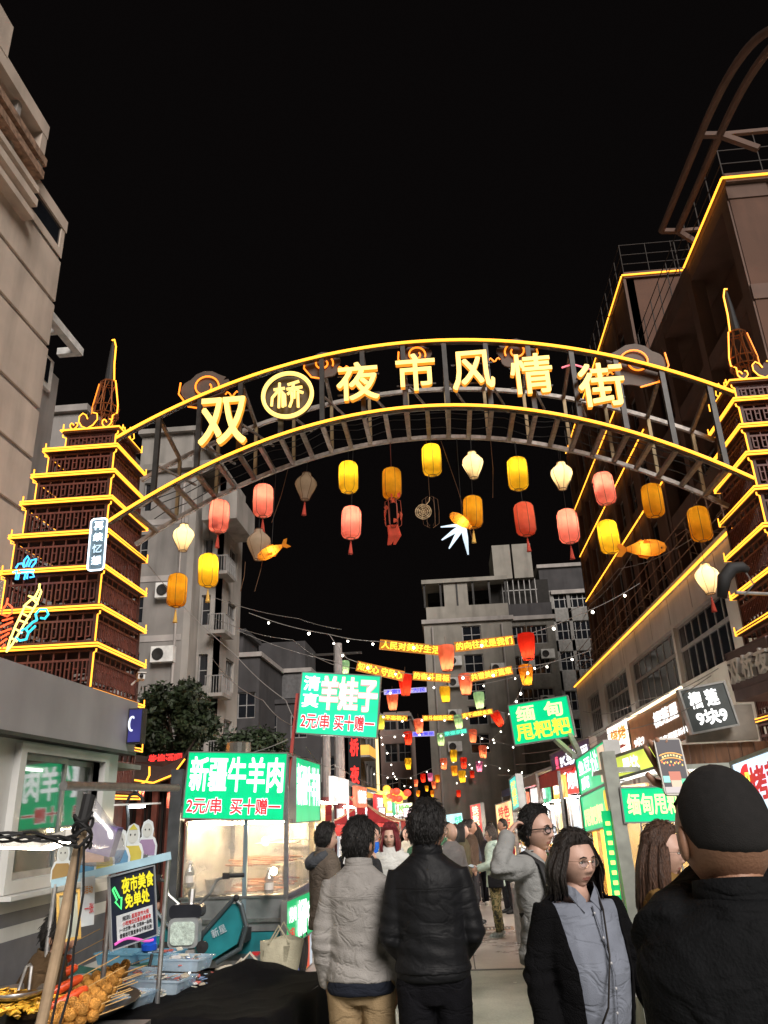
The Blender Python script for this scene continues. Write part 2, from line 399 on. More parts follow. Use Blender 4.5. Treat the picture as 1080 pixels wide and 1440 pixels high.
k = MB(); k.mm((XA - .02, 12.55, 14.21), (XA, 14.02, 14.42)); k.mm((XA - .3, 13.86, 14.42), (XA, 14.02, 15.0)); k.mm((XA - .3, 12.3, 15.0), (XA + .02, 14.06, 15.32)); k.build('parapet', CONC, A)
k = MB(); k.mm((XA - .045, 12.6, 14.42), (XA - .03, 13.86, 15.0)); k.build('slot_window', WGL, A)
for (u, v), hh, m in (((66, 230), .2, RUST), ((62, 247), .2, RUST), ((55, 268), .14, CONC), ((53, 286), .2, CONC), ((48, 305), .16, CONC)):
    p = PX(u, v, XA + .25); k = MB(); k.mm((XA - .1, -2, p.z - hh / 2), (XA + .25, p.y, p.z + hh / 2)); k.build('louvre_beam', m, A)
for yy in (4, 7, 9.7, 11.4):
    k = MB(); k.mm((XA - .12, yy, 14.2), (XA + .1, yy + .14, 16.8)); k.build('louvre_post', CONC2, A)
p = PX(68, 192, XA + .2); k = MB(); k.mm((XA - .3, -2, p.z - .1), (XA + .2, p.y, p.z + .28)); k.mm((XA - .3, p.y - .22, p.z - 1.15), (XA + .19, p.y - .01, p.z - .1)); k.build('roof_frame', CONC, A)
p = PX(12, 72, XA + .2); k = MB(); k.mm((XA - 3, -2, p.z - .2), (XA + .21, p.y, p.z + .7)); k.build('roof_block', CONC, A)
# next building behind it, with a slatted eave
B = thing('grey_building', 'grey building with slatted eave frame showing behind the pale one', 'building', (-12, 18, 0))
k = MB(); k.mm((-16, 14.6, 0), (-9.85, 17.1, 12.9)); k.build('wall', GREYW, B)
zc = 13.5
k = MB(); k.mm((-9.4, 12.6, zc), (-9.2, 17, zc + .22)); k.mm((-9.85, 16.82, zc), (-9.4, 17, zc + .2)); k.build('eave_beam', WHITE, B)
for yy in (13.2, 14.1, 15.0, 15.9):
    k = MB(); k.mm((-9.9, yy, zc + .03), (-9.4, yy + .12, zc + .17)); k.build('eave_slat', WHITE, B)
k = MB(); k.mm((-9.9, 13.0, 12.2), (-9.75, 16.6, 13.1)); k.build('eave_wall', WHITE, B)
k = MB(); k.mm((-9.74, 13.4, 12.35), (-9.73, 16.4, 13.0)); k.build('strip_window', WGL, B)
k = MB(); k.tube([(-9.8, 14.5, 12), (-9.8, 14.5, 0)], .05); k.build('drain_pipe', CONC2, B)
# tall white block in mid-left
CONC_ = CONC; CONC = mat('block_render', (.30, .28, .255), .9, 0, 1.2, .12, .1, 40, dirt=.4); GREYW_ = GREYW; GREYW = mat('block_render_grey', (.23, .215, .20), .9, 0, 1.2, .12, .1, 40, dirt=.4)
C = thing('white_apartment_block', 'white stepped apartment block with narrow windows behind left tower', 'building', (-9.5, 28, gz(26)))
yC = 26
def pxx(u, v, y): return PY(u, v, y).x
zsC = [0.] 
rowsC = [1.6, 3.9, 6.1, 8.3, 10.5, 12.6]
for z in rowsC: zsC += [z, z + 1.15]
zsC += [14.2]
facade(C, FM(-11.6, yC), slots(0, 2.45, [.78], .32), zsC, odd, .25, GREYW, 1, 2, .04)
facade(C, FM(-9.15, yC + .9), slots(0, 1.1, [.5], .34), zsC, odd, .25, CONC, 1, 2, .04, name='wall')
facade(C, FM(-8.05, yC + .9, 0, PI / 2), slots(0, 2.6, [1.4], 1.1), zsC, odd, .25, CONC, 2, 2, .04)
k = MB(); k.mm((-11.6, yC + .26, 0), (-9.16, yC + 3.5, 14.2)); k.mm((-9.15, yC + 1.16, 0), (-8.31, yC + 3.45, 14.2)); k.build('core', INT, C)
k = MB(); k.mm((-9.15, yC + .001, 0), (-8.9, yC + .9, 14.2)); k.mm((-11.8, yC - .2, 14.2), (-8.0, yC + 3.6, 14.45)); k.mm((-11.4, yC + .4, 14.45), (-9.3, yC + 3.2, 16.0)); k.mm((-11.5, yC + .2, 16.0), (-9.1, yC + 3.4, 16.2)); k.build('roof_parapet', CONC, C)
for z in (3.2, 5.4, 7.6, 9.8, 12.0):
    k = MB(); k.mm((-11.61, yC - .025, z), (-9.2, yC, z + .22)); k.build('floor_band', CONC2, C)
for z in rowsC[:-1]:
    k = MB(); k.mm((-8.4, yC + .3, z - .45), (-7.72, yC + 1.5, z - .33)); k.build('balcony_slab', CONC, C)
    k = MB()
    for i in range(7): k.beam((-8.35 + i * .1, yC + .32, z - .33), (-8.35 + i * .1, yC + .32, z + .25), .02)
    for i in range(9): k.beam((-7.74, yC + .34 + i * .14, z - .33), (-7.74, yC + .34 + i * .14, z + .25), .02)
    k.beam((-8.37, yC + .32, z + .26), (-7.74, yC + .32, z + .26), .03); k.beam((-7.74, yC + .32, z + .27), (-7.74, yC + 1.5, z + .27), .03)
    k.build('balcony_railing', WFR, C)
k = MB(); k.mm((-8.6, yC - .2, 12.0), (-7.3, yC + 2.5, 12.35)); k.mm((-8.6, yC - .2, 12.35), (-7.3, yC - .08, 13.1)); k.mm((-7.42, yC - .08, 12.35), (-7.3, yC + 2.5, 13.1)); k.build('roof_terrace', CONC, C)
CONC = CONC_; GREYW = GREYW_
# dark houses beyond, left
def block(name, label, x0, x1, y, z1, cols, rows, ww, wh, m, depth=8, nx=2, nz=2, base=None, roof=True, litf=None):
    zb = gz(y); t = thing(name, label, 'building', ((x0 + x1) / 2, y + depth / 2, zb))
    zs = [zb]
    for z in rows: zs += [z, z + wh]
    zs.append(z1)
    facade(t, FM(x0, y), slots(0, x1 - x0, [c - x0 for c in cols], ww), zs, odd, .3, m, nx, nz, .06, lit=litf)
    k = MB(); k.mm((x0 + .01, y + .31, zb), (x1 - .01, y + depth, z1)); k.build('core', m, t)
    if roof: k = MB(); k.mm((x0 - .12, y - .15, z1), (x1 + .12, y + depth, z1 + .25)); k.build('roof_edge', CONC2, t)
    return t
yE = 42
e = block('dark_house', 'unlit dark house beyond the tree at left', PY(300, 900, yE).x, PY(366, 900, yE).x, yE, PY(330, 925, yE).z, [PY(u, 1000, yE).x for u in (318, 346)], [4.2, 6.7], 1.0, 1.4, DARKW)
k = MB(); zt = PY(330, 925, yE).z; k.mm((-13.4, yE + .6, zt + .25), (-11.4, yE + 4, zt + 1.5)); k.mm((-13.6, yE + .3, zt + 1.5), (-11.2, yE + 4.2, zt + 1.7)); k.build('roof_room', DARKW, e)
yE = 48
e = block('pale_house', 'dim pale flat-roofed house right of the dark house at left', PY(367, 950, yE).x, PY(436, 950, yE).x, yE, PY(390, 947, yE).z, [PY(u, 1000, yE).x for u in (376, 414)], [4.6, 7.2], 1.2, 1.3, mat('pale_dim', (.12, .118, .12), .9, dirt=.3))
zt = PY(390, 947, yE).z; k = MB(); k.lathe([(.55, 0), (.58, .1), (.58, 1.1), (.5, 1.25)], (PY(383, 920, yE).x, yE + 2, zt + .9), 14); k.build('water_tank', STEEL, e)
k = MB(); k.mm((PY(380, 920, yE).x - 1, yE + 1, zt + .25), (PY(425, 920, yE).x, yE + 5, zt + 2.2)); k.build('roof_room', DARKW, e)
# street row on the left with lit balconies
xH = PY(492, 1060, 46).x; zH = PY(492, 985, 46).z
H = thing('lit_tenement', 'street tenement with glowing yellow balconies at left of street', 'building', (xH - 2, 55, gz(55)))
zsH = [gz(70)]
for z in (.9, 3.4, 5.9): zsH += [z, z + 1.4]
zsH.append(zH)
facade(H, FM(xH, 46, 0, PI / 2), slots(0, 24, [1.6 + 2.6 * i for i in range(9)], 1.2), zsH, odd, .3, GREYW, 2, 2, .06)
facade(H, FM(xH - 6, 46), slots(0, 6, [1.2, 3.0, 4.8], 1.0), zsH, odd, .3, DARKW, 2, 2, .06)
k = MB(); k.mm((xH - 6, 46.31, gz(70)), (xH - .31, 70, zH)); k.mm((xH - 6.1, 45.9, zH), (xH + .1, 70, zH + .25)); k.build('core', DARKW, H)
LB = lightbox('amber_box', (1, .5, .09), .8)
for i, z in enumerate((2.5, 5.0, 7.4)):
    k = MB(); k.mm((xH, 49.2, z - .12), (xH + .8, 53.5, z)); k.build('balcony_slab', CONC2, H)
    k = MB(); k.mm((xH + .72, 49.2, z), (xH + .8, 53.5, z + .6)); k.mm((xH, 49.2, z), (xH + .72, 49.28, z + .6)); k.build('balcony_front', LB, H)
k = MB(); k.mm((xH + .02, 62, 1.5), (xH + .2, 62.3, zH)); k.build('light_strip', emis('led_pale', (1, .75, .35), 1.4), H)
RED = lightbox('neon_red', (1, .035, .03), 1.5)
vs_ = thing('vertical_sign', 'tall red neon character sign on the left tenement', 'sign', (xH + .3, 45.8, 1.5))
k = MB(); k.mm((xH - .05, 45.7, 1.2), (xH + .65, 45.78, zH - .6)); k.build('backing', BLACK, vs_)
for i in range(4):
    P = Panel((xH + .02, 45.69, zH - 1.75 - 1.5 * i), (xH + .58, 45.69, zH - 1.75 - 1.5 * i), 1.1); k = MB(); P.text(k, '双桥夜市'[i], .05, .05, .95, .95, bold=.03); k.build('lettering', RED, vs_)
B2 = block('low_grey_house', 'low grey house half hidden behind the left gate tower', -16.5, -12.1, 23, PY(80, 582, 23).z, [-13.6, -15.2], [7.2, 9.6, 12.0], .9, 1.2, GREYW)
yP = 62
block('pink_house', 'narrow pinkish house closing the street behind lanterns', PY(535, 1050, yP).x, PY(578, 1050, yP).x, yP, PY(555, 1008, yP).z, [PY(u, 1000, yP).x for u in (548, 567)], [2.6, 5.2, 7.6], 1.0, 1.4, PINKW)
# centre block
yF = 46.4
x0, x1 = PY(597, 900, yF).x, PY(722, 900, yF).x; zt = PY(650, 875, yF).z
Fb = block('tiled_apartment_block', 'grey tiled apartment block closing the street behind the lanterns', x0, x1, yF, zt, [PY(u, 900, yF).x for u in (664,)], [PY(664, v, yF).z for v in (1060, 1020, 985, 946, 905)], 1.15, 1.1, TILEW)
k = MB(); k.mm((x0 + .2, yF + .2, zt + .25), (x1 - .1, yF + 7, zt + 1.1)); k.build('roof_parapet', TILEW, Fb)
k = MB(); k.mm((PY(626, 860, yF).x, yF + .25, zt + 1.1), (PY(660, 860, yF).x, yF + 6, zt + 2.6)); k.mm((x0, yF + .1, zt + 2.6), (x1, yF + 7, zt + 2.85)); k.build('roof_room', TILEW, Fb)
for a in np.linspace(x0 + .15, x1 - .15, 6):
    k = MB(); k.beam((a, yF + .3, zt + 1.1), (a, yF + .3, zt + 2.6), .12); k.build('roof_post', DARK, Fb)
k = MB(); k.mm((x0 + .3, yF + 2.5, zt + 1.1), (x1 - .3, yF + 2.6, zt + 2.6)); k.build('roof_glazing', WGL, Fb)
yG = 47
x0, x1 = PY(697, 900, yG).x, PY(782, 900, yG).x; zt = PY(740, 872, yG).z
Gb = block('dark_apartment_block', 'dark apartment block with roof terrace behind green sign at right', x0, x1, yG, zt, [PY(u, 900, yG).x for u in (728, 756)], [PY(740, v, yG).z for v in (1045, 996, 949, 906)], 1.25, 1.15, mat('dim_tile', (.17, .16, .14), .85, dirt=.4), nx=4)
k = MB(); k.mm((x0, yG + .2, zt + .25), (x1, yG + 7, zt + 1.1)); k.build('roof_parapet', DARKW, Gb)
for i in range(7):
    k = MB(); k.beam((PY(712 + 8 * i, 880, yG).x, yG + .3, zt + 1.1), (PY(712 + 8 * i, 880, yG).x, yG + .3, zt + 2.7), .05); k.build('terrace_bar', WFR, Gb)
k = MB(); k.beam((PY(712, 880, yG).x, yG + .3, zt + 2), (PY(762, 880, yG).x, yG + .3, zt + 2), .05); k.build('terrace_rail', WFR, Gb)
for a, b in ((698, 724), (727, 754)):
    k = MB(); k.mm((PY(a, 840, yG).x, yG + .1, zt + 2.75), (PY(b, 840, yG).x, yG + 4, zt + 5.0)); k.build('tank_room', TILEW, Gb)
k = MB(); k.mm((x0, yG + .6, zt + 1.1), (x1, yG + 7, zt + 2.7)); k.build('terrace_room', INT, Gb)
x0, x1 = PY(785, 900, yG + 1).x, PY(850, 900, yG + 1).x; zt = PY(800, 835, yG + 1).z
block('grey_tenement', 'grey barred-window tenement between dark block and brown building', x0, x1, yG + 1, zt, [PY(u, 900, yG).x for u in (797, 824)], [PY(800, v, yG + 1).z for v in (1040, 1000, 943, 900, 855)], 1.35, 1.2, mat('dim_tile2', (.27, .26, .245), .85, dirt=.4), nx=4)
x0, x1 = PY(757, 800, yG + 6).x, PY(835, 800, yG + 6).x; zt = PY(800, 797, yG + 6).z
k = block('rooftop_block', 'unlit roof block rising behind the grey tenement', x0, x1, yG + 6, zt, [], [], 1, 1, DARKW, depth=6)
# ------------------------------------------------------------------ right: brown building with LED outlines
RB = thing('brown_building', 'large brown building outlined with yellow light strips at right', 'building', (11, 25, 0))
XU = 7.2; XP = 6.2
zL4 = PX(883, 760, XU).z; zL3 = PX(866, 690, XU).z; zL2 = PX(849, 625, XU).z
y1, yM, yE_ = 14.4, 22.8, PX(827, 844, XU).y
zR1 = PX(1000, 305, XU).z; zR2 = PX(870, 420, XU).z
cut = [6.8, zL4 - .35, zL4 + .75, zL3 - .35, zL3 + .75, zL2 - .35, zL2 + .75, zL2 + 2.4, zR2]
cent = [1.2 + 1.9 * i for i in range(7)]
facade(RB, FM(XU, yE_, 0, -PI / 2), slots(0, yE_ - yM, [c for c in cent if c < yE_ - yM - .5], 1.15), [6.0] + [6.6, zL4 - .5, zL4 + .55, zL3 - .45, zL3 + .55, zL2 - .45, zL2 + .7, zR2 - 1.0, zR2], odd, .3, BROWN, 2, 2, .05, .22)
k = MB(); k.mm((XU + .31, yM + .3, 6), (16, yE_, zR2)); k.build('core', BROWN, RB)
facade(RB, FM(XU, yM), slots(0, 8, [2.0, 5.0], 1.3), [6.0, zR2 - 2.6, zR2 - 1.2, zR2], odd, .3, BROWN, 2, 2, .05)
for i in range(8):
    y = yM + (yE_ - yM) * i / 7; k = MB(); k.mm((XU - .09, y - .1, 6.1), (XU, y + .1, zR2 - .05)); k.build('pilaster', BROWN2, RB)
# nearer, lower block with loggia frames
facade(RB, FM(XU + .9, yM - .02, 0, -PI / 2), slots(0, yM - y1 - .05, [1.6, 4.2, 6.8], 1.3), [5.5, 7.0, 8.6, 9.6, 11.2, 12.2, 13.6, zR1 - .02], odd, .3, BROWN, 2, 1, .05)
facade(RB, FM(XU, y1), slots(0, 8, [1.9, 4.6], 1.1), [5.5, 7.0, 8.6, 9.6, 11.2, 11.9, 13.3, zR1 - .02], odd, .3, BROWN, 2, 1, .05)
k = MB(); k.mm((XU + 1.25, y1 + .35, 5.5), (16, yM - .1, zR1 - .02)); k.build('core', BROWN, RB)
for y in (y1 + .0, 17.3, 20.0, yM - .35):
    k = MB(); k.mm((XU - .05, y + .02, 5.5), (XU + .3, y + .37, zR1 - .25)); k.build('loggia_pillar', BROWN2, RB)
for z in (7.0, 9.35, 11.75, zR1 - .45):
    k = MB(); k.mm((XU - .03, y1 - .03, z), (XU + .88, yM, z + .38)); k.build('loggia_beam', BROWN2, RB)
k = MB(); k.mm((XU - .03, y1 - .12, zR1 - .05), (16, yM, zR1 + .2)); k.build('roof_slab', BROWN2, RB)
k = MB(); k.mm((XU - .04, yM - .08, zR2), (16, yE_ + .1, zR2 + .25)); k.build('roof_slab', BROWN2, RB)
def led(parent, pts, r=.026, m=None):
    k = MB(); k.tube(pts, r, 6); return k.build('light_strip', m or LEDY, parent)
xo = XU - .12
led(RB, [(16, y1 - .15, zR1 + .05), (xo, y1 - .15, zR1 + .05)], .028); led(RB, [(xo, y1 - .12, zR1 + .05), (xo, 17.4, zR1 + .05)], .028)
led(RB, [(12, yM - .12, zR2 + .1), (xo, yM - .12, zR2 + .1)], .028)
def ledrow(z, ya, yb, n, r=.028, x=xo):
    seg = (yb - ya) / n
    for i in range(n): led(RB, [(x, ya + i * seg + .06, z), (x, ya + (i + 1) * seg - .06, z)], r)
ledrow(zR2 + .1, yM - .1, yE_, 6); ledrow(zL2, 25.5, yE_, 4); ledrow(zL3, yM + .5, yE_, 6); ledrow(zL4, yM - .4, yE_, 5)
# roof railings
RAILM = mat('railing_dark', (.03, .022, .018), .8)
for (ya, yb, z) in ((y1, yM - .3, zR1 + .2), (yM, yE_, zR2 + .25)):
    n = int((yb - ya) / .9)
    for i in range(n + 1):
        y = ya + (yb - ya) * i / n; k = MB(); k.beam((XU, y, z), (XU, y, z + 1.25), .024); k.build('railing_post', RAILM, RB)
    for h in (.4, .8, 1.23):
        k = MB(); k.beam((XU, ya, z + h), (XU, yb, z + h), .02); k.beam((XU, ya, z + h), (XU + 8, ya, z + h), .02); k.build('railing_bar', RAILM, RB)
    for i in range(1, 6): k = MB(); k.beam((XU + i * .9, ya, z), (XU + i * .9, ya, z + 1.25), .022); k.build('railing_post', RAILM, RB)
# curved double roof hoops
p0, p1_, p2_ = PX(930, 325, XU - .7), PX(985, 190, XU - .7), PX(1078, 45, XU - .7)
def hoop(dy, dx):
    pts = []
    for i in range(5): pts.append(p0.lerp(p1_, i / 4))
    for i in range(1, 13):
        t = i / 12; c = p1_ + (p1_ - p0).normalized() * 2.2
        q = (p1_ * (1 - t) ** 2) + (c * 2 * t * (1 - t)) + (p2_ * t * t); pts.append(q)
    for i in range(1, 9): a_ = i / 8; pts.append(p2_ + (p2_ - (p1_ + (p1_ - p0).normalized() * 2.2)).normalized() * a_ * 6 + Vector((0, 0, -1.1 * a_ * a_)))
    return [q + Vector((dx, dy, -dx * .1)) for q in pts]
for dx in (0, .42):
    k = MB(); k.tube(hoop(0, dx), .085, 8); k.build('roof_hoop', BROWN2, RB)
for q in (p0, p1_): k = MB(); k.beam(q, q + Vector((.42, 0, -.05)), .11); k.beam(q + Vector((.42, 0, -.05)), (XU + .4, q.y - .1, zR1 if q.y < yM else zR2), .12); k.beam(q + Vector((.4, 0, -.05)), q + Vector((6, 0, -.05)), .09); k.build('hoop_strut', BROWN2, RB)
# pale podium with tall window bays
PD = thing('podium_building', 'pale two-storey shop podium with tall mullioned windows at right', 'building', (9, 25, 0))
zT = PX(900, 884, XP).z; yb = PX(810, 963, XP).y
bays = []
for (ua, va, ub, vb) in ((1021, 850, 947, 890), (944, 890, 884, 930), (879, 935, 848, 965), (842, 975, 826, 985)):
    bays.append((PX(ua, va, XP).y, PX(ub, vb, XP).y))
zb0, zb1 = PX(962, 961, XP).z, PX(950, 880, XP).z
xsP = [0.]
for a, b in reversed(bays): xsP += [yb - b, yb - a]
xsP.append(yb - 12.0)
PW = mat('podium_tile', (.60, .58, .54), .55, 0, 1.5, .08, dirt=.25)
facade(PD, FM(XP, yb, 0, -PI / 2), xsP, [gz(30), zb0, zb1, zT + .12], odd, .35, PW, 7, 1, .06, .15)
for i in (1, 3, 5, 7):
    k = MB(); z = (zb0 * .45 + zb1 * .55); k.mm((XP + .1, yb - xsP[i + 1], z), (XP + .2, yb - xsP[i], z + .09)); k.build('transom', WFR, PD)
k = MB(); k.mm((XP + .36, 12, gz(30)), (12, yb, zT)); k.build('core', INT, PD)
k = MB(); k.mm((XP - .06, 12, zT + .12), (12, yb + .06, zT + .3)); k.build('cornice', PW, PD)
k = MB(); k.tube([(XP - .09, 12.4, zT + .14), (XP - .09, yb, zT + .14)], .035, 6); k.build('light_strip', LEDY, PD)
for i in range(12):
    y = 13 + i * (yb - 13.5) / 12; k = MB(); k.beam((XP - .002, y, zb1 + .1), (XP - .002, y, zT + .1), .02, .012); k.build('tile_joint', CONC2, PD)
# untidy terrace netting and cables above the podium
k = MB()
for i in range(70):
    y = random.uniform(13, yb); q = random.uniform(.3, 1.6)
    k.tube([(XP + random.uniform(0, .9), y, zT + .3), (XP + random.uniform(0, .9), y + random.uniform(.2, 1.5), zT + .3 + q * .6), (XP + random.uniform(.2, 1), y + random.uniform(1, 3), zT + .3 + q)], .012, 4)
for i in range(26):
    y = 12 + i * .85; k.beam((XP + .1, y, zT + .3), (XP + .1, y, zT + 1.5), .03)
for h in (.5, .9, 1.3): k.beam((XP + .1, 12, zT + .3 + h), (XP + .1, yb, zT + .3 + h), .02)
tag(k.build('terrace_clutter', RUST, PD), kind='stuff')

# air-conditioning units, pipes and a few lit rooms on the far blocks
_a = MB(); _a.box((0, -.14, 0), (.8, .28, .55)); ACB = _a.mesh('air_conditioner', WHITE)
_a = MB(); _a.lathe([(.0, 0), (.2, 0), (.21, .02), (.19, .025), (.0, .01)], (-.14, -.285, 0), 14, M=Matrix.Rotation(PI / 2, 3, 'X').to_4x4(), cap=False); ACF = _a.mesh('fan_grille', DARK)
def ac(parent, x, y, z):
    o = put(parent, 'air_conditioner', ACB, FM(x, y, z)); f = bpy.data.objects.new('fan_grille', ACF); COL.objects.link(f); f.parent = o
rr = random.Random(4)
for u, vs_a in ((640, (1050, 1005, 960, 930)), (700, (1010, 940)),):
    for v in vs_a: q = PY(u, v, yF); ac(Fb, q.x, yF, q.z)
for u, v in ((742, 930), (714, 975), (770, 985), (742, 1025), (770, 920)): q = PY(u, v, yG); ac(Gb, q.x, yG, q.z)
for z in (2.6, 4.9, 7.1, 9.4): ac(C, -9.75, yC, z)
for x in (-11.3, -9.4): k = MB(); k.tube([(x, yC - .06, 0), (x, yC - .06, 14)], .05, 6); k.build('drain_pipe', CONC2, C)
for u in (612, 712): q = PY(u, 950, yF); k = MB(); k.tube([(q.x, yF - .08, gz(yF)), (q.x, yF - .08, PY(650, 880, yF).z)], .06, 6); k.build('drain_pipe', CONC2, Fb)
# ------------------------------------------------------------------ gate towers
REDW = mat('dark_red_wood', (.11, .03, .02), .55, 0, 8, .3)
REDD = mat('deep_red_board', (.055, .018, .013), .6, 0, 8, .3)
ZT = [7.37, 7.06, 6.64, 6.21, 5.69, 5.15, 4.57, 4.04, 3.42, 2.78, 2.1]
WT = [.88, 1.12, 1.25, 1.36, 1.46, 1.52, 1.62, 1.72, 1.78, 1.84, 1.88]
YG = 10.0
def spiral(cx, cz, r, turns=.8, a0=0., n=18, s=1, shrink=.45):
    return [(cx + s * r * (1 - shrink * i / n) * math.cos(a0 + turns * 2 * PI * i / n), cz + r * (1 - shrink * i / n) * math.sin(a0 + turns * 2 * PI * i / n)) for i in range(n + 1)]
def tower(xc, s, name, label):
    """xc: x of the inner front corner; s: +1 tower extends to +x, -1 to -x"""
    t = thing(name, label, 'gate tower', (xc + s * .9, YG + .9, 0))
    X = lambda a: xc + s * a
    def ring(z0, z1, a0, b0, a1, b1, nm, m):   # box a along x, b along y
        k = MB(); k.mm((X(a0), YG + b0, z0), (X(a1), YG + b1, z1)); return k.build(nm, m, t)
    for i, (z, w_) in enumerate(zip(ZT, WT)):
        ring(z - .07, z, 0, 0, w_, w_, 'eave', REDD)
        # double light strip along the eave
        for dz in ((-.015, -.055) if i else (-.03,)):
            k = MB(); k.tube([(X(w_ + .02), YG - .02, z + dz), (X(-.02), YG - .02, z + dz), (X(-.02), YG + w_ + .02, z + dz), (X(w_ + .02), YG + w_ + .02, z + dz), (X(w_ + .02), YG - .02, z + dz)], .0135, 6); k.build('light_strip', LEDY, t)
        for fx, fy in ((0, w_), (w_, 0)):
            k = MB(); k.tube([(X(fx) - s * .02, YG + fy + (-.02 if fx else .0), z - .05), (X(fx) - s * .02, YG + fy + (-.02 if fx else .0), z + .07)], .010, 5); k.build('corner_finial', LEDY, t)
        if i == len(ZT) - 1: break
        zb = ZT[i + 1]; ins = .085; wb = min(w_, WT[i + 1]) - 2 * ins + .02
        # core posts
        for a, b in ((ins, ins), (ins + wb, ins), (ins, ins + wb), (ins + wb, ins + wb)):
            k = MB(); k.mm((X(a - .03), YG + b - .03, zb), (X(a + .03), YG + b + .03, z - .07)); k.build('post', REDD, t)
        # lattice on front and inner face; back faces too
        for face in range(4):
            k = MB(); h0, h1 = zb + .015, z - .075; n = int(wb / .06)
            def pt(a, z_, off=0.):
                return {0: (X(ins + a), YG + ins - .012 + off, z_), 1: (X(ins - .012 + off), YG + ins + a, z_), 2: (X(ins + a), YG + ins + wb, z_), 3: (X(ins + wb), YG + ins + a, z_)}[face]
            for z_ in (h0 + .02, h1 - .02, h0 + (h1 - h0) * .72): k.beam(pt(.03, z_), pt(wb - .03, z_), .024, .03)
            for q in range(1, n):
                a = wb * q / n; top = h1 if q % 3 == 0 else h0 + (h1 - h0) * .72
                bot = h0 if q % 2 == 0 else h0 + (h1 - h0) * .2
                k.beam(pt(a, bot), pt(a, top), .018, .018)
                if q % 2 and q < n - 1: k.beam(pt(a, bot), pt(a + wb / n, bot), .016, .016); k.beam(pt(a, h0 + (h1 - h0) * .5), pt(a + wb / n, h0 + (h1 - h0) * .5), .014, .014)
            tag(k.build('lattice', REDW if face < 2 else REDD, t), kind='stuff')
        if i == 0: ring(zb + .01, z - .075, ins + .02, ins + .02, ins + wb - .02, ins + wb - .02, 'drum', REDD)
        else:
            cc = ins + wb / 2; ring(zb + .0, z - .075, cc - .1, cc - .1, cc + .1, cc + .1, 'core_post', REDD)
            k = MB(); k.beam((X(ins), YG + cc, zb + .1), (X(ins + wb), YG + cc, z - .15), .03); k.beam((X(ins + wb), YG + cc + .1, zb + .1), (X(ins), YG + cc + .1, z - .15), .03); k.build('brace', REDD, t)
        # kinked corner strips
        for a, b in ((ins - .03, ins - .03), (ins + wb + .02, ins - .03)):
            o_ = .045 * (1 if a < .5 else -1)
            k = MB(); k.tube([(X(a - o_), YG + b - .03, z - .085), (X(a - o_), YG + b - .03, z - .12), (X(a), YG + b, z - .13), (X(a), YG + b, zb + .03)], .0115, 5); k.build('light_strip', LEDY, t)
    # cloud scrolls round the top
    z0 = ZT[0]
    for cx, r, yy in ((.5, .15, .02), (.2, .075, .03), (.72, .06, .03)):
        k = MB(); k.prism([(X(cx) + r * q[0], z0 + r * .85 + r * q[1]) for q in ((-1, .2), (-.8, .75), (-.3, .7), (-.05, .3), (.25, .75), (.8, .8), (1, .2), (.7, -.6), (0, -.95), (-.7, -.6))], .03, Matrix.Translation((0, YG + yy, 0))); k.build('cloud_plate', REDD, t)
        k = MB(); pts = [(X(cx) + r * a, YG + yy - .015, z0 + r * .85 + r * b) for a, b in ((-.05, .15), (-.25, .6), (-.6, .85), (-.95, .5), (-.95, -.1), (-.6, -.65), (0, -.95), (.6, -.6), (1, 0), (.9, .7), (.45, .85))]
        k.tube(pts, .010, 5); k.build('light_strip', LEDY, t)
    for cy, r in ((.55, .11), (.25, .06)):
        k = MB(); k.tube([(X(.03), YG + cy + r * a, z0 + r + r * b) for a, b in ((-.1, .2), (-.6, .9), (-1, 0), (0, -.95), (1, 0), (.6, .9))], .010, 5); k.build('light_strip', LEDY, t)
    # spire: wire cage, cap and rod
    c = WT[0] / 2
    prof = [(.14, .0), (.14, .36), (.20, .42), (.20, .56), (.13, 1.02), (.10, 1.05), (.03, 1.75)]
    k = MB()
    for q in range(8):
        a = 2 * PI * q / 8; k.tube([(X(c) + r * math.cos(a), YG + c + r * math.sin(a), z0 + z) for r, z in prof[:6]], .009, 4)
    for r, z in prof[:6]:
        k.tube([(X(c) + r * math.cos(2 * PI * q / 16), YG + c + r * math.sin(2 * PI * q / 16), z0 + z) for q in range(17)], .010, 4)
    for q in range(6):
        a = 2 * PI * q / 6; k.tube([(X(c) + .14 * math.cos(a), YG + c + .14 * math.sin(a), z0 + .02), (X(c) + .2 * math.cos(a + 1), YG + c + .2 * math.sin(a + 1), z0 + .5), (X(c) + .12 * math.cos(a + 2), YG + c + .12 * math.sin(a + 2), z0 + 1.0)], .007, 4)
    k.build('spire_cage', mat('copper_wire', (.35, .12, .04), .4, .6), t)
    k = MB(); k.lathe([(.075, 1.05), (.05, 1.5), (.025, 1.8), (.004, 1.84)], (X(c), YG + c, z0), 10); k.build('spire_rod', BLACK, t)
    inn = -1    # side towards the street
    k = MB(); k.tube([(X(c - .14), YG + c - .05, z0), (X(c - .14), YG + c - .05, z0 + .40), (X(c - .21), YG + c - .05, z0 + .44), (X(c - .21), YG + c - .05, z0 + .58), (X(c - .13), YG + c - .05, z0 + 1.04)], .012, 5)
    k.build('light_strip', LEDY, t)
    k = MB(); k.tube([(X(c - .10), YG + c - .04, z0 + 1.06), (X(c - .075), YG + c - .04, z0 + 1.35), (X(c - .07), YG + c - .04, z0 + 1.7), (X(c - .03), YG + c - .04, z0 + 1.84), (X(c + .01), YG + c - .04, z0 + 1.83)], .014, 5); k.build('light_strip', LEDY, t)
    k = MB(); k.tube([(X(c + .21), YG + c - .05, z0 + .45), (X(c + .21), YG + c - .05, z0 + .58), (X(c + .14), YG + c - .05, z0 + 1.0)], .009, 5); k.build('light_strip', LEDO, t)
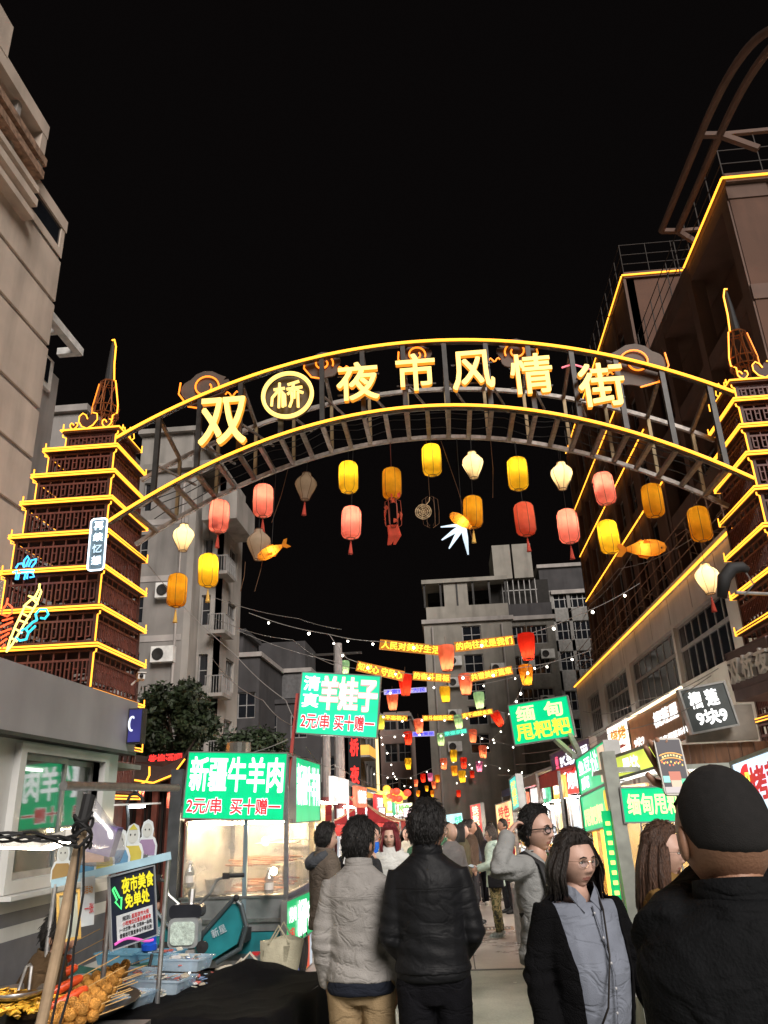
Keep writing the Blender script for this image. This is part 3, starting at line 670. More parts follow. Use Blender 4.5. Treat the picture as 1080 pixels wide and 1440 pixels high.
    ring(0, 2.04, .15, .15, 1.7, 1.7, 'plinth', REDW)
    return t
XL, XR = -4.71, 4.37
tower(XL, -1, 'gate_tower', 'left lattice gate tower with light strip tiers behind grey kiosk')
tower(XR, 1, 'gate_tower', 'right lattice gate tower with light strip tiers at photo edge')
# ------------------------------------------------------------------ arch
XC = (XL + XR) / 2 - .0; HALF = (XR - XL) / 2
ztop = lambda x: 8.40 - 1.27 * ((x - XC) / HALF) ** 2 * (.97 + .03 * ((x - XC) / HALF) ** 2)
zbot = lambda x: 7.28 - 1.5 * ((x - XC) / HALF) ** 2
AR = thing('entrance_arch', 'steel truss arch sign with glowing yellow characters spanning the street', 'arch', (XC, YG, 0))
YB = 11.0; xs_ = np.linspace(XL, XR, 49)
for zf, r in ((ztop, .021), (zbot, .021)):
    k = MB(); k.tube([(x, YG - .05, zf(x)) for x in xs_], r, 8); k.build('light_strip', LEDY, AR)
    k = MB()
    for a, b in zip(xs_[:-1], xs_[1:]): k.beam((a, YG, zf(a)), (b, YG, zf(b)), .07, .07, (0, 1, 0))
    k.build('front_chord', DARK, AR)
ST2 = mat('galvanised', (.24, .22, .20), .5, .5, 15, .3)
for zf in (ztop, zbot):
    k = MB()
    for a, b in zip(xs_[:-1], xs_[1:]): k.beam((a, YB, zf(a) - (.25 if zf is ztop else 0)), (b, YB, zf(b) - (.25 if zf is ztop else 0)), .06, .06, (0, 1, 0))
    k.build('back_chord', ST2, AR)
N = 29
for i in range(1, N):
    x = XL + (XR - XL) * i / N
    k = MB(); k.beam((x, YG + .01, zbot(x) - .03), (x, YB, zbot(x)), .065, .05); k.build('rung', ST2, AR)
    if i % 2 == 0:
        k = MB(); k.beam((x, YG + .005, zbot(x)), (x, YG + .005, ztop(x)), .07, .07, (0, 1, 0)); k.build('upright', DARK, AR)
        k = MB(); k.beam((x, YG + .03, ztop(x) - .03), (x, YB, ztop(x) - .25), .05, .05); k.build('top_rung', ST2, AR)
        k = MB(); k.beam((x, YB, zbot(x)), (x, YB, ztop(x) - .27), .05, .05, (0, 1, 0)); k.build('back_upright', mat('dull_brass', (.20, .15, .08), .5, .5), AR)
        k = MB(); k.beam((x, YG + .04, zbot(x) + .5), (x + .3, YB - .03, zbot(x) + .55), .03, .03); k.build('brace', ST2, AR)
k = MB(); zm = lambda x: (ztop(x) + zbot(x)) / 2 - .05
for a, b in zip(xs_[:-1], xs_[1:]): k.beam((a, YB - .02, zm(a)), (b, YB - .02, zm(b)), .05, .05, (0, 1, 0))
k.build('middle_chord', ST2, AR)
for dz, dy in ((.06, .3), (.1, .55), (.04, .75)):
    k = MB(); k.tube([(x, YG + dy + .05 * math.sin(x * 5), zbot(x) + dz + .03 * math.sin(x * 7)) for x in xs_[2:-2]], .008, 4); k.build('cable', BLACK, AR)
# characters: upright strokes fixed to the front of the truss
CHY = emis('character_face', (1, .66, .17), 1.3); CHS = emis('character_side', (1, .42, .04), .55)
chars = [('双', 282, 562, 348, 628, -14), ('夜', 474, 513, 533, 566, -4), ('市', 557, 501, 612, 553, 1), ('风', 635, 497, 694, 551, 3), ('情', 717, 501, 776, 557, 3), ('街', 812, 514, 877, 575, 5)]
YF_ = YG - .12
for ch, ua, va, ub, vb, rot in chars:
    a = PY(ua, vb, YF_); b = PY(ub, va, YF_); c = (a + b) / 2; hw = (PY(ub, (va + vb) / 2, YF_) - PY(ua, (va + vb) / 2, YF_)).length / 2; hh = (PY((ua + ub) / 2, va, YF_).z - PY((ua + ub) / 2, vb, YF_).z) / 2
    R = math.radians(rot * .0); U = Vector((math.cos(R), 0, -math.sin(R))); V = Vector((math.sin(R), 0, math.cos(R)))
    k = MB(); text_fit(k, ch, c, U, V, -hw, -hh, hw, hh, depth=.07, bold=.013, proud=0, solid=True); k.build('character_return', CHS, AR)
    k = MB(); text_fit(k, ch, c, U, V, -hw, -hh, hw, hh, depth=.006, bold=.014, proud=.074); k.build('character', CHY, AR)
    for dz in (-hh * .5, hh * .5): k = MB(); k.beam((c.x - hw, YF_ + .03, c.z + dz), (c.x + hw, YF_ + .03, c.z + dz), .02); k.build('character_bracket', DARK, AR)
# round emblem with a stroke-drawn bridge character
c = PY(405, 557, YF_); R_ = (PY(439, 557, YF_) - PY(371, 557, YF_)).length / 2
k = MB(); k.tube([(c.x + R_ * math.cos(q * PI / 24), YF_ - .04, c.z + R_ * math.sin(q * PI / 24)) for q in range(49)], .032, 6, cap=False); k.build('emblem_ring', CHY, AR)
k = MB(); k.lathe([(R_, 0), (R_, .03)], (c.x, YF_ + .05, c.z), 40, M=Matrix.Rotation(-PI / 2, 3, 'X').to_4x4()); k.build('emblem_plate', mat('emblem_back', (.05, .035, .02), .6), AR)
strk = [[(-.62, .3), (-.12, .34)], [(-.36, .62), (-.38, -.62)], [(-.38, .28), (-.68, -.1), (-.7, -.5)], [(-.36, .28), (-.12, .0), (-.1, -.55)], [(-.22, .1), (-.2, -.6)],
        [(0, .5), (.3, .58), (.52, .64)], [(-.04, .28), (.66, .34)], [(.28, .58), (.2, .2), (.0, .02)], [(.3, .34), (.52, .12), (.7, .04)], [(.18, .1), (.2, -.3), (.1, -.62)], [(.46, .08), (.48, -.66)], [(.3, .2), (.3, -.2)]]
k = MB()
for st in strk: k.tube([(c.x + R_ * .92 * a, YF_ - .04, c.z + R_ * .92 * b) for a, b in st], .022, 6)
k.build('emblem_character', CHY, AR)
# cloud scroll ornaments along the arch
CLP = mat('cloud_metal', (.09, .065, .05), .6, .2)
def cloud(u, v, r, flip=1, tail=True):
    c = PY(u, v, YG + .12)
    k = MB(); poly = []
    for cx, cz, rr, a0, a1 in ((0, 0, 1, 20, 150), (-.75, -.1, .62, 110, 230), (-.3, -.6, .6, 200, 300), (.5, -.5, .55, 260, 380), (.8, .1, .5, -40, 80)):
        for q in range(6): an = math.radians(a0 + (a1 - a0) * q / 5); poly.append((c.x + flip * r * (cx * .8 + rr * .8 * math.cos(an)), c.z + r * (cz + rr * .8 * math.sin(an))))
    if flip < 0: poly = poly[::-1]
    cen = (sum(p[0] for p in poly) / len(poly), sum(p[1] for p in poly) / len(poly)); poly.sort(key=lambda p: math.atan2(p[1] - cen[1], p[0] - cen[0]))
    k.prism(poly, .03, Matrix.Translation((0, YG + .1, 0))); k.build('cloud_plate', CLP, AR)
    k = MB(); k.tube([(x, YG + .07, z) for x, z in spiral(c.x, c.z - .05 * r, r * .62, 1.15, -.4, 26, flip, .62)], .014, 5); k.build('light_strip', LEDO, AR)
    k = MB(); k.tube([(c.x - flip * r * 1.1, YG + .07, c.z + r * .25), (c.x - flip * r * 1.15, YG + .07, c.z - .3 * r), (c.x - flip * r * .7, YG + .07, c.z - r * .95), (c.x, YG + .07, c.z - r * 1.12)], .014, 5); k.build('light_strip', LEDO, AR)
    if tail:
        k = MB(); k.tube([(c.x + flip * r * (.9 + .5 * q / 6), YG + .07, c.z - r * (.5 + .0 * q) + .12 * r * math.sin(q * 1.3)) for q in range(10)], .012, 5); k.build('light_strip', LEDO, AR)
cloud(290, 545, .36); cloud(455, 512, .26, 1); cloud(585, 500, .24, 1, False); cloud(725, 495, .28, -1); cloud(893, 510, .40, -1)
pts = [PY(u, v, YG + .06) for u, v in ((790, 517), (805, 512), (822, 517), (840, 522))]
k = MB(); k.tube(pts, .014, 5); k.build('light_strip', emis('led_pink', (1, .2, .25), 1.0), AR)
# ------------------------------------------------------------------ lanterns under the arch
LCOL = {'yellow': paper('silk_yellow', (.95, .60, .03)), 'amber': paper('silk_amber', (.95, .50, .03)), 'pink': paper('silk_pink', (.95, .27, .22)), 'cream': paper('silk_cream', (.93, .76, .46)), 'red': paper('silk_red', (.90, .20, .12)), 'grey': paper('silk_grey', (.55, .46, .36))}
RIB = mat('lantern_rib', (.12, .06, .03), .7); TAS = {'red': mat('tassel_red', (.42, .05, .03), .9), 'gold': mat('tassel_gold', (.55, .33, .07), .9)}
_LC = {}
def lantern_meshes(shape, col, lit, hue_bulb):
    key = (shape, col, lit)
    if key in _LC: return _LC[key]
    if shape == 'barrel': prof = [(.062, -.265), (.125, -.235), (.15, -.19), (.155, 0), (.15, .19), (.125, .235), (.062, .265)]; n = 12
    else: prof = [(.06, -.215), (.078, -.165), (.135, -.05), (.165, .03), (.155, .08), (.115, .13), (.07, .17), (.062, .215)]; n = 12
    k = MB(); k.lathe(prof, n=n, cap=False); sh = k.mesh('shade', LCOL[col], shape != 'barrel')
    k = MB()
    for q in range(6):
        a = 2 * PI * (q * 2) / n; k.tube([((r + .002) * math.cos(a), (r + .002) * math.sin(a), z) for r, z in prof], .0035, 4)
    for r, z in (prof[0], prof[-1]): k.tube([(r * math.cos(q * PI / 8), r * math.sin(q * PI / 8), z) for q in range(17)], .006, 4)
    k.beam((-.06, 0, prof[-1][1]), (.06, 0, prof[-1][1]), .006); rb = k.mesh('frame', RIB)
    k = MB(); k.ball((0, 0, .075 if shape == 'barrel' else .05), .026 if lit else .02, 10, 7)
    bu = k.mesh('bulb', BULB if lit else (emis('bulb_dim', (1, .8, .5), 38) if shape == 'barrel' else emis('bulb_faint', (1, .8, .55), 10)))  # lanterns not marked lit still get a weak bulb added inside
    _LC[key] = (sh, rb, bu, prof); return _LC[key]
_k = MB(); _k.tube([(0, 0, 0), (0, 0, -.05)], .004, 4); _k.ball((0, 0, -.06), .014, 8, 5); _k.lathe([(.010, -.075), (.014, -.09), (.034, -.235), (.040, -.25)], n=10)
TASM = {q: _k.mesh('tassel', TAS[q], True) for q in TAS}
def lantern(u, v, hpx, shape, col, lit, label, tassel=None, cord_to=None, y=None, tilt=0., up=True):
    y = y or YB; c = PY(u, v, y)
    sc = (PY(u, v - hpx / 2, y) - PY(u, v + hpx / 2, y)).length / (.53 if shape == 'barrel' else .43)
    t = thing('lantern', label, 'lantern', c, 0, 'lanterns hanging under the entrance arch'); t.rotation_euler = (0, tilt, random.random() * 6); t.scale = (sc,) * 3
    sh, rb, bu, prof = lantern_meshes(shape, col, lit, 0)
    link('shade', sh, t); link('frame', rb, t); link('bulb', bu, t)
    if tassel: o = link('tassel', TASM[tassel], t); o.location = (0, 0, prof[0][1])
    if up:
        zt_ = zbot(c.x) - .02 if cord_to is None else cord_to
        k = MB(); k.tube([(0, 0, prof[-1][1]), (0, 0, (zt_ - c.z) / sc)], .004, 4); link('cord', k.mesh('cord', BLACK), t)
    return t
D = 'lit'
L_ = [(258, 756, 37, 'pear', 'cream', 1, 'cream pear-shaped lantern nearest the left tower', None), (308, 726, 45, 'barrel', 'pink', 1, 'pink barrel lantern lowest at left, above a yellow one', 'red'),
 (293, 802, 46, 'barrel', 'yellow', 1, 'bright yellow barrel lantern under the leftmost pink lantern', 'gold'), (249, 830, 46, 'barrel', 'amber', 0, 'dull amber barrel lantern lowest of all at left', 'gold'),
 (370, 704, 45, 'barrel', 'pink', 1, 'pink barrel lantern below the first arch character', 'red'), (364, 766, 42, 'pear', 'grey', 0, 'grey pear-shaped faintly lit lantern in front of golden fish', None),
 (430, 684, 37, 'pear', 'grey', 0, 'grey faintly lit pear-shaped lantern below the round emblem', 'red'), (490, 671, 43, 'barrel', 'yellow', 1, 'yellow barrel lantern below the second arch character', None),
 (494, 735, 45, 'barrel', 'pink', 1, 'pink barrel lantern hanging beneath the left yellow lantern', 'red'), (551, 680, 43, 'barrel', 'amber', 0, 'dull amber barrel lantern above the torn red lantern', None),
 (607, 647, 43, 'barrel', 'yellow', 1, 'bright yellow barrel lantern at the middle of the arch', None), (665, 654, 36, 'pear', 'cream', 1, 'cream pear-shaped lantern right of arch middle', None),
 (665, 720, 44, 'barrel', 'amber', 0, 'dull amber barrel lantern behind the white-tailed fish', 'gold'), (728, 666, 45, 'barrel', 'yellow', 1, 'bright yellow barrel lantern below the fifth arch character', None),
 (738, 730, 46, 'barrel', 'red', 0, 'dimly lit brick-red barrel lantern with red tassel right of fish', 'red'), (790, 669, 37, 'pear', 'cream', 1, 'cream pear-shaped lantern below the last arch character', None),
 (799, 740, 47, 'barrel', 'pink', 1, 'pink barrel lantern beneath the right cream lantern', 'red'), (850, 687, 45, 'barrel', 'pink', 1, 'pink barrel lantern against the brown building at right', None),
 (856, 755, 46, 'barrel', 'yellow', 1, 'bright yellow barrel lantern touching the orange fish', None), (918, 704, 46, 'barrel', 'amber', 0, 'dull amber barrel lantern high above the orange fish', None),
 (984, 737, 48, 'barrel', 'amber', 0, 'dull amber barrel lantern nearest the right tower', None), (995, 814, 42, 'pear', 'cream', 1, 'cream pear-shaped lantern lowest at right by shop windows', 'red')]
zof = {(u, v): PY(u, v, YB) for u, v, *_ in L_}
for u, v, h, shp, col, lit, lab, tas in L_:
    lantern(u, v, h, shp, col, lit, lab, tas, tilt=random.uniform(-.06, .06))
# torn red lantern: ribs with shreds of silk
c = PY(553, 722, YB); t = thing('lantern', 'torn red lantern in rags hanging below amber lantern', 'lantern', c, 0, 'lanterns hanging under the entrance arch')
k = MB()
for q in range(6):
    a = 2 * PI * q / 6; k.tube([(c.x + r * math.cos(a), c.y + r * math.sin(a), c.z + z) for r, z in ((.05, -.25), (.12, -.2), (.13, 0), (.12, .2), (.05, .24))], .005, 4)
for z, r in ((.24, .05), (-.25, .05)): k.tube([(c.x + r * math.cos(q * PI / 6), c.y + r * math.sin(q * PI / 6), c.z + z) for q in range(13)], .006, 4)
k.tube([(c.x, c.y, c.z + .24), (c.x, c.y, zbot(c.x))], .004, 4); k.build('frame', mat('red_wire', (.3, .06, .03), .6), t)
k = MB()
for q in range(16):
    a = random.random() * 6.3; z = random.uniform(-.22, .22); da = random.uniform(.2, .6); dz = random.uniform(.05, .12); r = .128
    k.add([(c.x + r * math.cos(a), c.y + r * math.sin(a), c.z + z), (c.x + r * math.cos(a + da), c.y + r * math.sin(a + da), c.z + z + .03), (c.x + (r + .02) * math.cos(a + da * .7), c.y + (r + .02) * math.sin(a + da * .7), c.z + z + dz), (c.x + r * math.cos(a), c.y + r * math.sin(a), c.z + z + dz * 1.3)], [(0, 1, 2, 3)])
for q in range(5):
    x = c.x + random.uniform(-.08, .05); k.tube([(x, c.y - .03, c.z - .2), (x + .03, c.y - .05, c.z - .38), (x - .03, c.y - .03, c.z - .52)], [.03, .05, .01], 5, flat=.2)
tag(k.build('shredded_silk', LCOL['red'], t), kind='stuff')
# bare wire lantern with woven ball
c = PY(600, 720, YB); t = thing('wire_lantern', 'bare wire lantern frame with round woven knot in it', 'lantern', c)
k = MB()
for q in range(6):
    a = 2 * PI * q / 6; k.tube([(c.x + .06 + r * math.cos(a), c.y + r * math.sin(a), c.z + z) for r, z in ((.05, -.25), (.12, -.2), (.13, 0), (.12, .2), (.05, .24))], .004, 4)
k.tube([(c.x + .06, c.y, c.z + .24), (c.x + .06, c.y, zbot(c.x))], .004, 4); k.build('frame', RIB, t)
k = MB()
for r in (.035, .065, .095, .12): k.tube([(c.x - .05 + r * math.cos(q * PI / 9), c.y - .1 + .01 * math.sin(q * 2), c.z - .03 + r * math.sin(q * PI / 9)) for q in range(19)], .009, 5)
for q in range(7): a = q * .9; k.tube([(c.x - .05, c.y - .1, c.z - .03), (c.x - .05 + .12 * math.cos(a), c.y - .1, c.z - .03 + .12 * math.sin(a))], .006, 4)
k.tube([(c.x - .02, c.y - .1, c.z + .06), (c.x + .05, c.y - .05, c.z + .16), (c.x + .06, c.y, c.z + .24)], .007, 4)
k.build('woven_knot', mat('straw', (.42, .30, .17), .9), t)
# fish lanterns
FISHO = paper('silk_fish', (.98, .48, .06)); FISHW = lightbox('silk_white_lit', (.62, .78, .92), .75, .35); 
def fish(u, v, length_px, ang, label, body=FISHO, fins=FISHO, tails=False):
    c = PY(u, v, YB - .12); Ln = length_px / 1075 * 12.1
    t = thing('fish_lantern', label, 'lantern', c); Rm = Matrix.Translation(c) @ Matrix.Rotation(math.radians(ang), 4, 'Y')
    prof = [(-.5, .02), (-.46, .10), (-.3, .18), (-.12, .20), (.1, .16), (.28, .09), (.38, .05)]
    k = MB(); n = 10; vs = []
    for x, r in prof:
        for q in range(n): a = 2 * PI * q / n; vs.append(Rm @ Vector((x * Ln, r * Ln * .75 * math.cos(a), r * Ln * math.sin(a))))
    k.add(vs, [(i * n + q, i * n + (q + 1) % n, (i + 1) * n + (q + 1) % n, (i + 1) * n + q) for i in range(len(prof) - 1) for q in range(n)] + [tuple(range(n))]); b = k.build('body', body, t, True)
    k = MB()
    for x, r in prof[1:]: k.tube([Rm @ Vector((x * Ln, r * Ln * .76 * math.cos(2 * PI * q / 12), r * Ln * 1.01 * math.sin(2 * PI * q / 12))) for q in range(13)], .004, 4)
    k.build('rib', mat('fish_rib', (.45, .16, .02), .7), b)
    def fin(poly, nm, m, yy=0.):
        k = MB(); k.prism([(a * Ln, b * Ln) for a, b in poly], .012, Rm @ Matrix.Translation((0, yy * Ln, 0))); k.build(nm, m, t)
    if tails:
        for dx, dz, w_ in ((-.25, -.95, .09), (.12, -1.05, .09), (.75, -.85, .10), (-.55, -.6, .06)):
            k = MB(); k.tube([Rm @ Vector((.1 * Ln, .02, -.08 * Ln)), Rm @ Vector(((.1 + dx * .45) * Ln, -.03, dz * .5 * Ln)), Rm @ Vector(((.1 + dx) * Ln, -.05, dz * Ln))], [w_ * Ln, w_ * .9 * Ln, .01], 7, flat=.3); k.build('tail', fins, t)
        fin([(-.05, .1), (.05, .35), (.2, .12)], 'fin', body)
    else:
        fin([(.34, 0), (.5, .17), (.62, .16), (.52, 0), (.62, -.15), (.48, -.14)], 'tail', fins)
        fin([(-.2, .12), (-.05, .25), (.12, .2), (.18, .08)], 'fin', fins); fin([(-.1, -.12), (.02, -.22), (.12, -.17), (.1, -.1)], 'fin', fins)
        fin([(-.2, -.05), (-.02, -.18), (.02, -.08)], 'fin', fins, -.12)
    for s in (-1, 1):
        k = MB(); k.ball(Rm @ Vector((-.36 * Ln, s * .085 * Ln, .04 * Ln)), .03 * Ln, 8, 6); k.build('eye', mat('fish_eye', (.1, .05, .02), .3), b)
    k = MB(); k.ball(c, .03); k.build('bulb', emis('bulb_fish', (1, .8, .45), 30), t)
    k = MB(); k.tube([c + Vector((0, 0, .12 * Ln)), Vector((c.x + .02, c.y + .12, zbot(c.x)))], .004, 4); k.build('cord', BLACK, t)
fish(905, 771, 58, 180, 'orange goldfish lantern swimming right beside yellow lantern at right')
fish(382, 775, 42, -25, 'golden rose-like fish lantern behind grey pear lantern at left')
fish(650, 734, 40, 40, 'white-tailed goldfish lantern hanging at the arch middle', FISHO, FISHW, True)
# loose cables hanging from the arch
for (u0, v0, u1, v1) in ((405, 660, 382, 735), (620, 620, 665, 760), (690, 620, 693, 700), (345, 790, 338, 832), (372, 770, 358, 832)):
    k = MB(); a, b = PY(u0, v0, YB), PY(u1, v1, YB); k.tube([a, (a + b) / 2 + Vector((.02, 0, 0)), b], .0045, 4); tag(k.build('hanging_cord', RIB), {405:'thin cord running from arch rung down to the grey pear lantern',620:'long thin cord slanting down to the white-tailed fish',690:'short loose cord hanging free right of arch middle',345:'left of two thin threads trailing below the golden fish',372:'right of two thin threads trailing below the golden fish'}[u0], 'cord')
# ------------------------------------------------------------------ left kiosk
GREEN = lightbox('green_box', (.0, .52, .20), 1.0); GREEN2 = lightbox('green_box_deep', (.0, .40, .12), .9)
TXW = emis('text_white', (1, 1, 1), 1.25); TXR = emis('text_red', (.62, .03, .04), .8); TXY = emis('text_yellow', (.95, .95, .10), 1.1); TXK = mat('text_black', (.02, .02, .025), .6)
TXPY = emis('text_pale_yellow', (.85, 1, .35), 1.15)
XK = -3.5
KW = mat('kiosk_panel', (.55, .55, .53), .45, 0, 2, .08, dirt=.25); KF = mat('kiosk_fascia', (.30, .285, .30), .5, 0, 2, .1, dirt=.2); KD = mat('kiosk_dark', (.10, .10, .115), .5)
K = thing('kiosk', 'grey panel kiosk with sliding window at left edge', 'kiosk', (XK - 1, 5, 0))
wy0, wy1, wz0, wz1 = PX(30, 1050, XK).y, PX(140, 1080, XK).y, PX(5, 1240, XK).z, PX(85, 1065, XK).z
facade(K, FM(XK, -1, 0, PI / 2), [0, wy0 + 1, wy1 + 1, 9.2], [1.12, wz0, wz1, 2.42], odd, .12, KW, 2, 1, .05, .05, skip_win=lambda i, j: True)
for z0, z1, m in ((0, .42, KD), (.42, .52, KW), (.52, .92, KD), (.92, 1.02, KW), (1.02, 1.12, KD)):
    k = MB(); k.mm((XK - .12, -1, z0), (XK, 8.2, z1)); k.build('skirting_panel', m, K)
k = MB(); k.mm((XK - 3, 8.08, 0), (XK - .12, 8.2, 2.42)); k.build('end_wall', KW, K)
k = MB(); k.mm((XK - 3, -1, 2.42), (XK + .12, 8.32, 2.95)); k.build('fascia', KF, K)
k = MB(); k.mm((XK - .01, -1, 2.40), (XK + .135, 8.335, 2.43)); k.build('fascia_trim', DARK, K)
wn = MB()
for a, b in (((wy0 - .09, wz0 - .09), (wy1 + .09, wz0)), ((wy0 - .09, wz1), (wy1 + .09, wz1 + .07)), ((wy0 - .09, wz0), (wy0, wz1)), ((wy1, wz0), (wy1 + .09, wz1))):
    wn.mm((XK - .1, a[0], a[1]), (XK + .06, b[0], b[1]))
wo = wn.build('window_frame', KW, K)
ym = wy0 + (wy1 - wy0) * .58
for a, b, xx in ((wy0, ym, -.02), (ym - .05, wy1, -.06)):
    k = MB()
    for z in (wz0, wz1 - .05): k.mm((XK + xx - .03, a, z), (XK + xx, b, z + .05))
    for y in (a, b - .05): k.mm((XK + xx - .029, y, wz0 + .05), (XK + xx - .001, y + .05, wz1 - .05))
    so = k.build('sash', WFR, wo)
    k = MB(); k.mm((XK + xx - .02, a + .03, wz0 + .03), (XK + xx - .012, b - .03, wz1 - .03)); k.build('pane', glassm('kiosk_glass', (.8, .85, .85), .16, .04), K)
k = MB(); k.mm((XK - .1, wy0 - .12, wz0 - .13), (XK + .14, wy1 + .12, wz0 - .095)); k.build('window_sill', KW, K)
k = MB(); k.mm((XK - 1.6, wy0 - 1, .3), (XK - 1.55, wy1 + 1.5, 2.4)); k.mm((XK - 1.55, wy0 - 1, 2.3), (XK - .13, wy1 + 1.4, 2.35)); k.build('inner_wall', mat('kiosk_inside', (.30, .31, .28), .8), K)
k = MB(); k.mm((XK - 1.53, wy1 - .2, 1.5), (XK - 1.52, wy1 + 1.0, 2.25)); k.build('menu_board', lightbox('menu_green', (.25, .42, .08), .8, .5), K)
k = MB(); k.mm((XK - .8, wy0, 2.26), (XK - .75, wy1 + .8, 2.29)); k.build('ceiling_lamp', emis('kiosk_lamp', (1, .95, .85), 2.2), K)
# small blue corner lightbox
bx_ = thing('corner_lightbox', 'small dark blue lightbox sign on the kiosk corner', 'sign', (XK + .2, 8.1, 2.6))
P = Panel((XK + .13, 8.05, 2.5), (XK + .29, 8.05, 2.5), .36)
k = MB(); P.slab(k, 0, 0, P.w, P.h, -.12, -.01); k.build('case', DARK, bx_)
k = MB(); P.slab(k, .015, .015, P.w - .015, P.h - .015, -.01, .002); k.build('face', lightbox('blue_face', (.03, .03, .16), .7, .5), bx_)
k = MB(); k.tube([P.P(.05 + .03 * math.cos(a), .2 + .07 * math.sin(a), .006) for a in np.linspace(.8, 5.2, 14)], [.004] + [.012] * 12 + [.004], 5); k.build('moon_mark', emis('moon', (.7, .75, .9), .9), bx_)
# security camera on the left tower
sc_ = thing('security_camera', 'white security camera bracketed to left gate tower', 'camera', PY(196, 955, 11.2))
a = PY(185, 963, 11.25); b = PY(198, 952, 11.1)
k = MB(); k.tube([a, a + Vector((.07, -.02, .05)), b + Vector((-.01, 0, -.05))], .014, 6); k.build('bracket', WHITE, sc_)
k = MB(); k.box(b, (.10, .2, .085), Matrix.Rotation(.5, 3, 'Z')); k.box(b + Vector((0, 0, .048)), (.12, .25, .012), Matrix.Rotation(.5, 3, 'Z')); k.build('housing', WHITE, sc_)
k = MB(); k.ball(b + Vector((.05, -.10, 0)), .03, 8, 6); k.build('lens', BLACK, sc_)
# neon figures on the left tower front
YN = YG - .14
NB = emis('neon_blue', (.04, .42, 1), 2.2); NY = emis('neon_yellow', (1, .85, .18), 2.0); NR = emis('neon_red_tube', (1, .1, .03), 2.0); NC = emis('neon_cyan', (.03, .55, .75), 1.5); NW = emis('neon_white', (.75, .9, 1), 2.2)
def neon(name, label, strokes, m, r=.014, back=None):
    pts = [[PY(u, v, YN) for u, v in st] for st in strokes]; c = pts[0][0]
    t = thing(name, label, 'neon sign', c)
    for st in pts: k = MB(); k.tube(st, r, 6); k.build('neon_tube', m, t)
    if back:
        k = MB(); bb = [PY(u, v, YN + .03) for u, v in back]; k.add(bb + [q + Vector((0, .012, 0)) for q in bb], [tuple(range(len(bb)))[::-1], tuple(range(len(bb), 2 * len(bb)))] + [(i, (i + 1) % len(bb), (i + 1) % len(bb) + len(bb), i + len(bb)) for i in range(len(bb))]); k.build('backing', mat('neon_back', (.05, .06, .10), .3), t)
    return t
neon('neon_leaf_sign', 'blue neon squiggle sign high on left tower tiers', [[(33, 797), (34, 788), (39, 782), (41, 786), (36, 797)], [(40, 797), (44, 788), (51, 786), (50, 791), (44, 798)], [(22, 799), (26, 793), (31, 792), (34, 798)], [(18, 805), (24, 802), (22, 815)], [(27, 806), (25, 815)], [(30, 806), (36, 806), (34, 815)], [(38, 814), (39, 805), (46, 806), (48, 811), (42, 812)], [(28, 802), (48, 802)]], NB, .012)
neon('neon_skewer_sign', 'yellow neon skewer sign slanting across left tower', [[(9, 917), (14, 900), (22, 880), (36, 850), (50, 838), (56, 826), (58, 832), (52, 848), (40, 868), (28, 888), (18, 905), (9, 917)], [(46, 842), (53, 850)], [(40, 838), (52, 842)], [(33, 852), (47, 856)], [(30, 862), (42, 868)], [(26, 872), (38, 876)], [(21, 884), (31, 890)], [(14, 896), (24, 902)], [(55, 826), (56, 821)]], NY, .014)
neon('neon_red_skewer_sign', 'red neon skewer sign at the left photo edge on tower', [[(11, 841), (9, 850), (3, 858), (2, 864), (10, 867), (17, 862), (17, 854), (11, 849)], [(3, 873), (18, 869)], [(0, 882), (18, 874)], [(0, 890), (16, 884)], [(1, 897), (13, 890)], [(0, 905), (10, 898)], [(2, 912), (7, 906)]], NR, .012)
neon('neon_bone_sign', 'cyan neon bone sign below the yellow skewer', [[(22, 896), (28, 901), (37, 899), (40, 890), (36, 884), (30, 886), (30, 891)], [(36, 885), (46, 875), (52, 872)], [(41, 889), (50, 880)], [(52, 872), (50, 864), (56, 857), (65, 857), (68, 864), (63, 870), (57, 869)]], NC, .016)
P = panel_px((124, 731), (146, 730), (146, 801), (123, 803), YN, YN)
vt = thing('vertical_neon_sign', 'white framed vertical neon sign with four characters on left tower', 'sign', P.P(P.w / 2, 0, 0))
k = MB(); P.slab(k, .01, .01, P.w - .01, P.h - .01, -.03, -.01); k.build('backing', mat('sign_back', (.12, .18, .22), .3), vt)
k = MB(); r = .05; pts = []
for cx, cy, a0 in ((P.w - r, r, -90), (P.w - r, P.h - r, 0), (r, P.h - r, 90), (r, r, 180)):
    for q in range(5): an = math.radians(a0 + 22.5 * q); pts.append(P.P(cx + r * math.cos(an), cy + r * math.sin(an), .01))
pts.append(pts[0]); k.tube(pts, .012, 6, cap=False); k.build('neon_border', NW, vt)
for i, ch in enumerate('再续忆想'):
    k = MB(); P.text(k, ch, .2, .78 - .225 * i, .8, .95 - .225 * i, bold=.02); k.build('lettering', NW if i != 2 else emis('neon_dim', (.55, .75, .9), .8), vt)
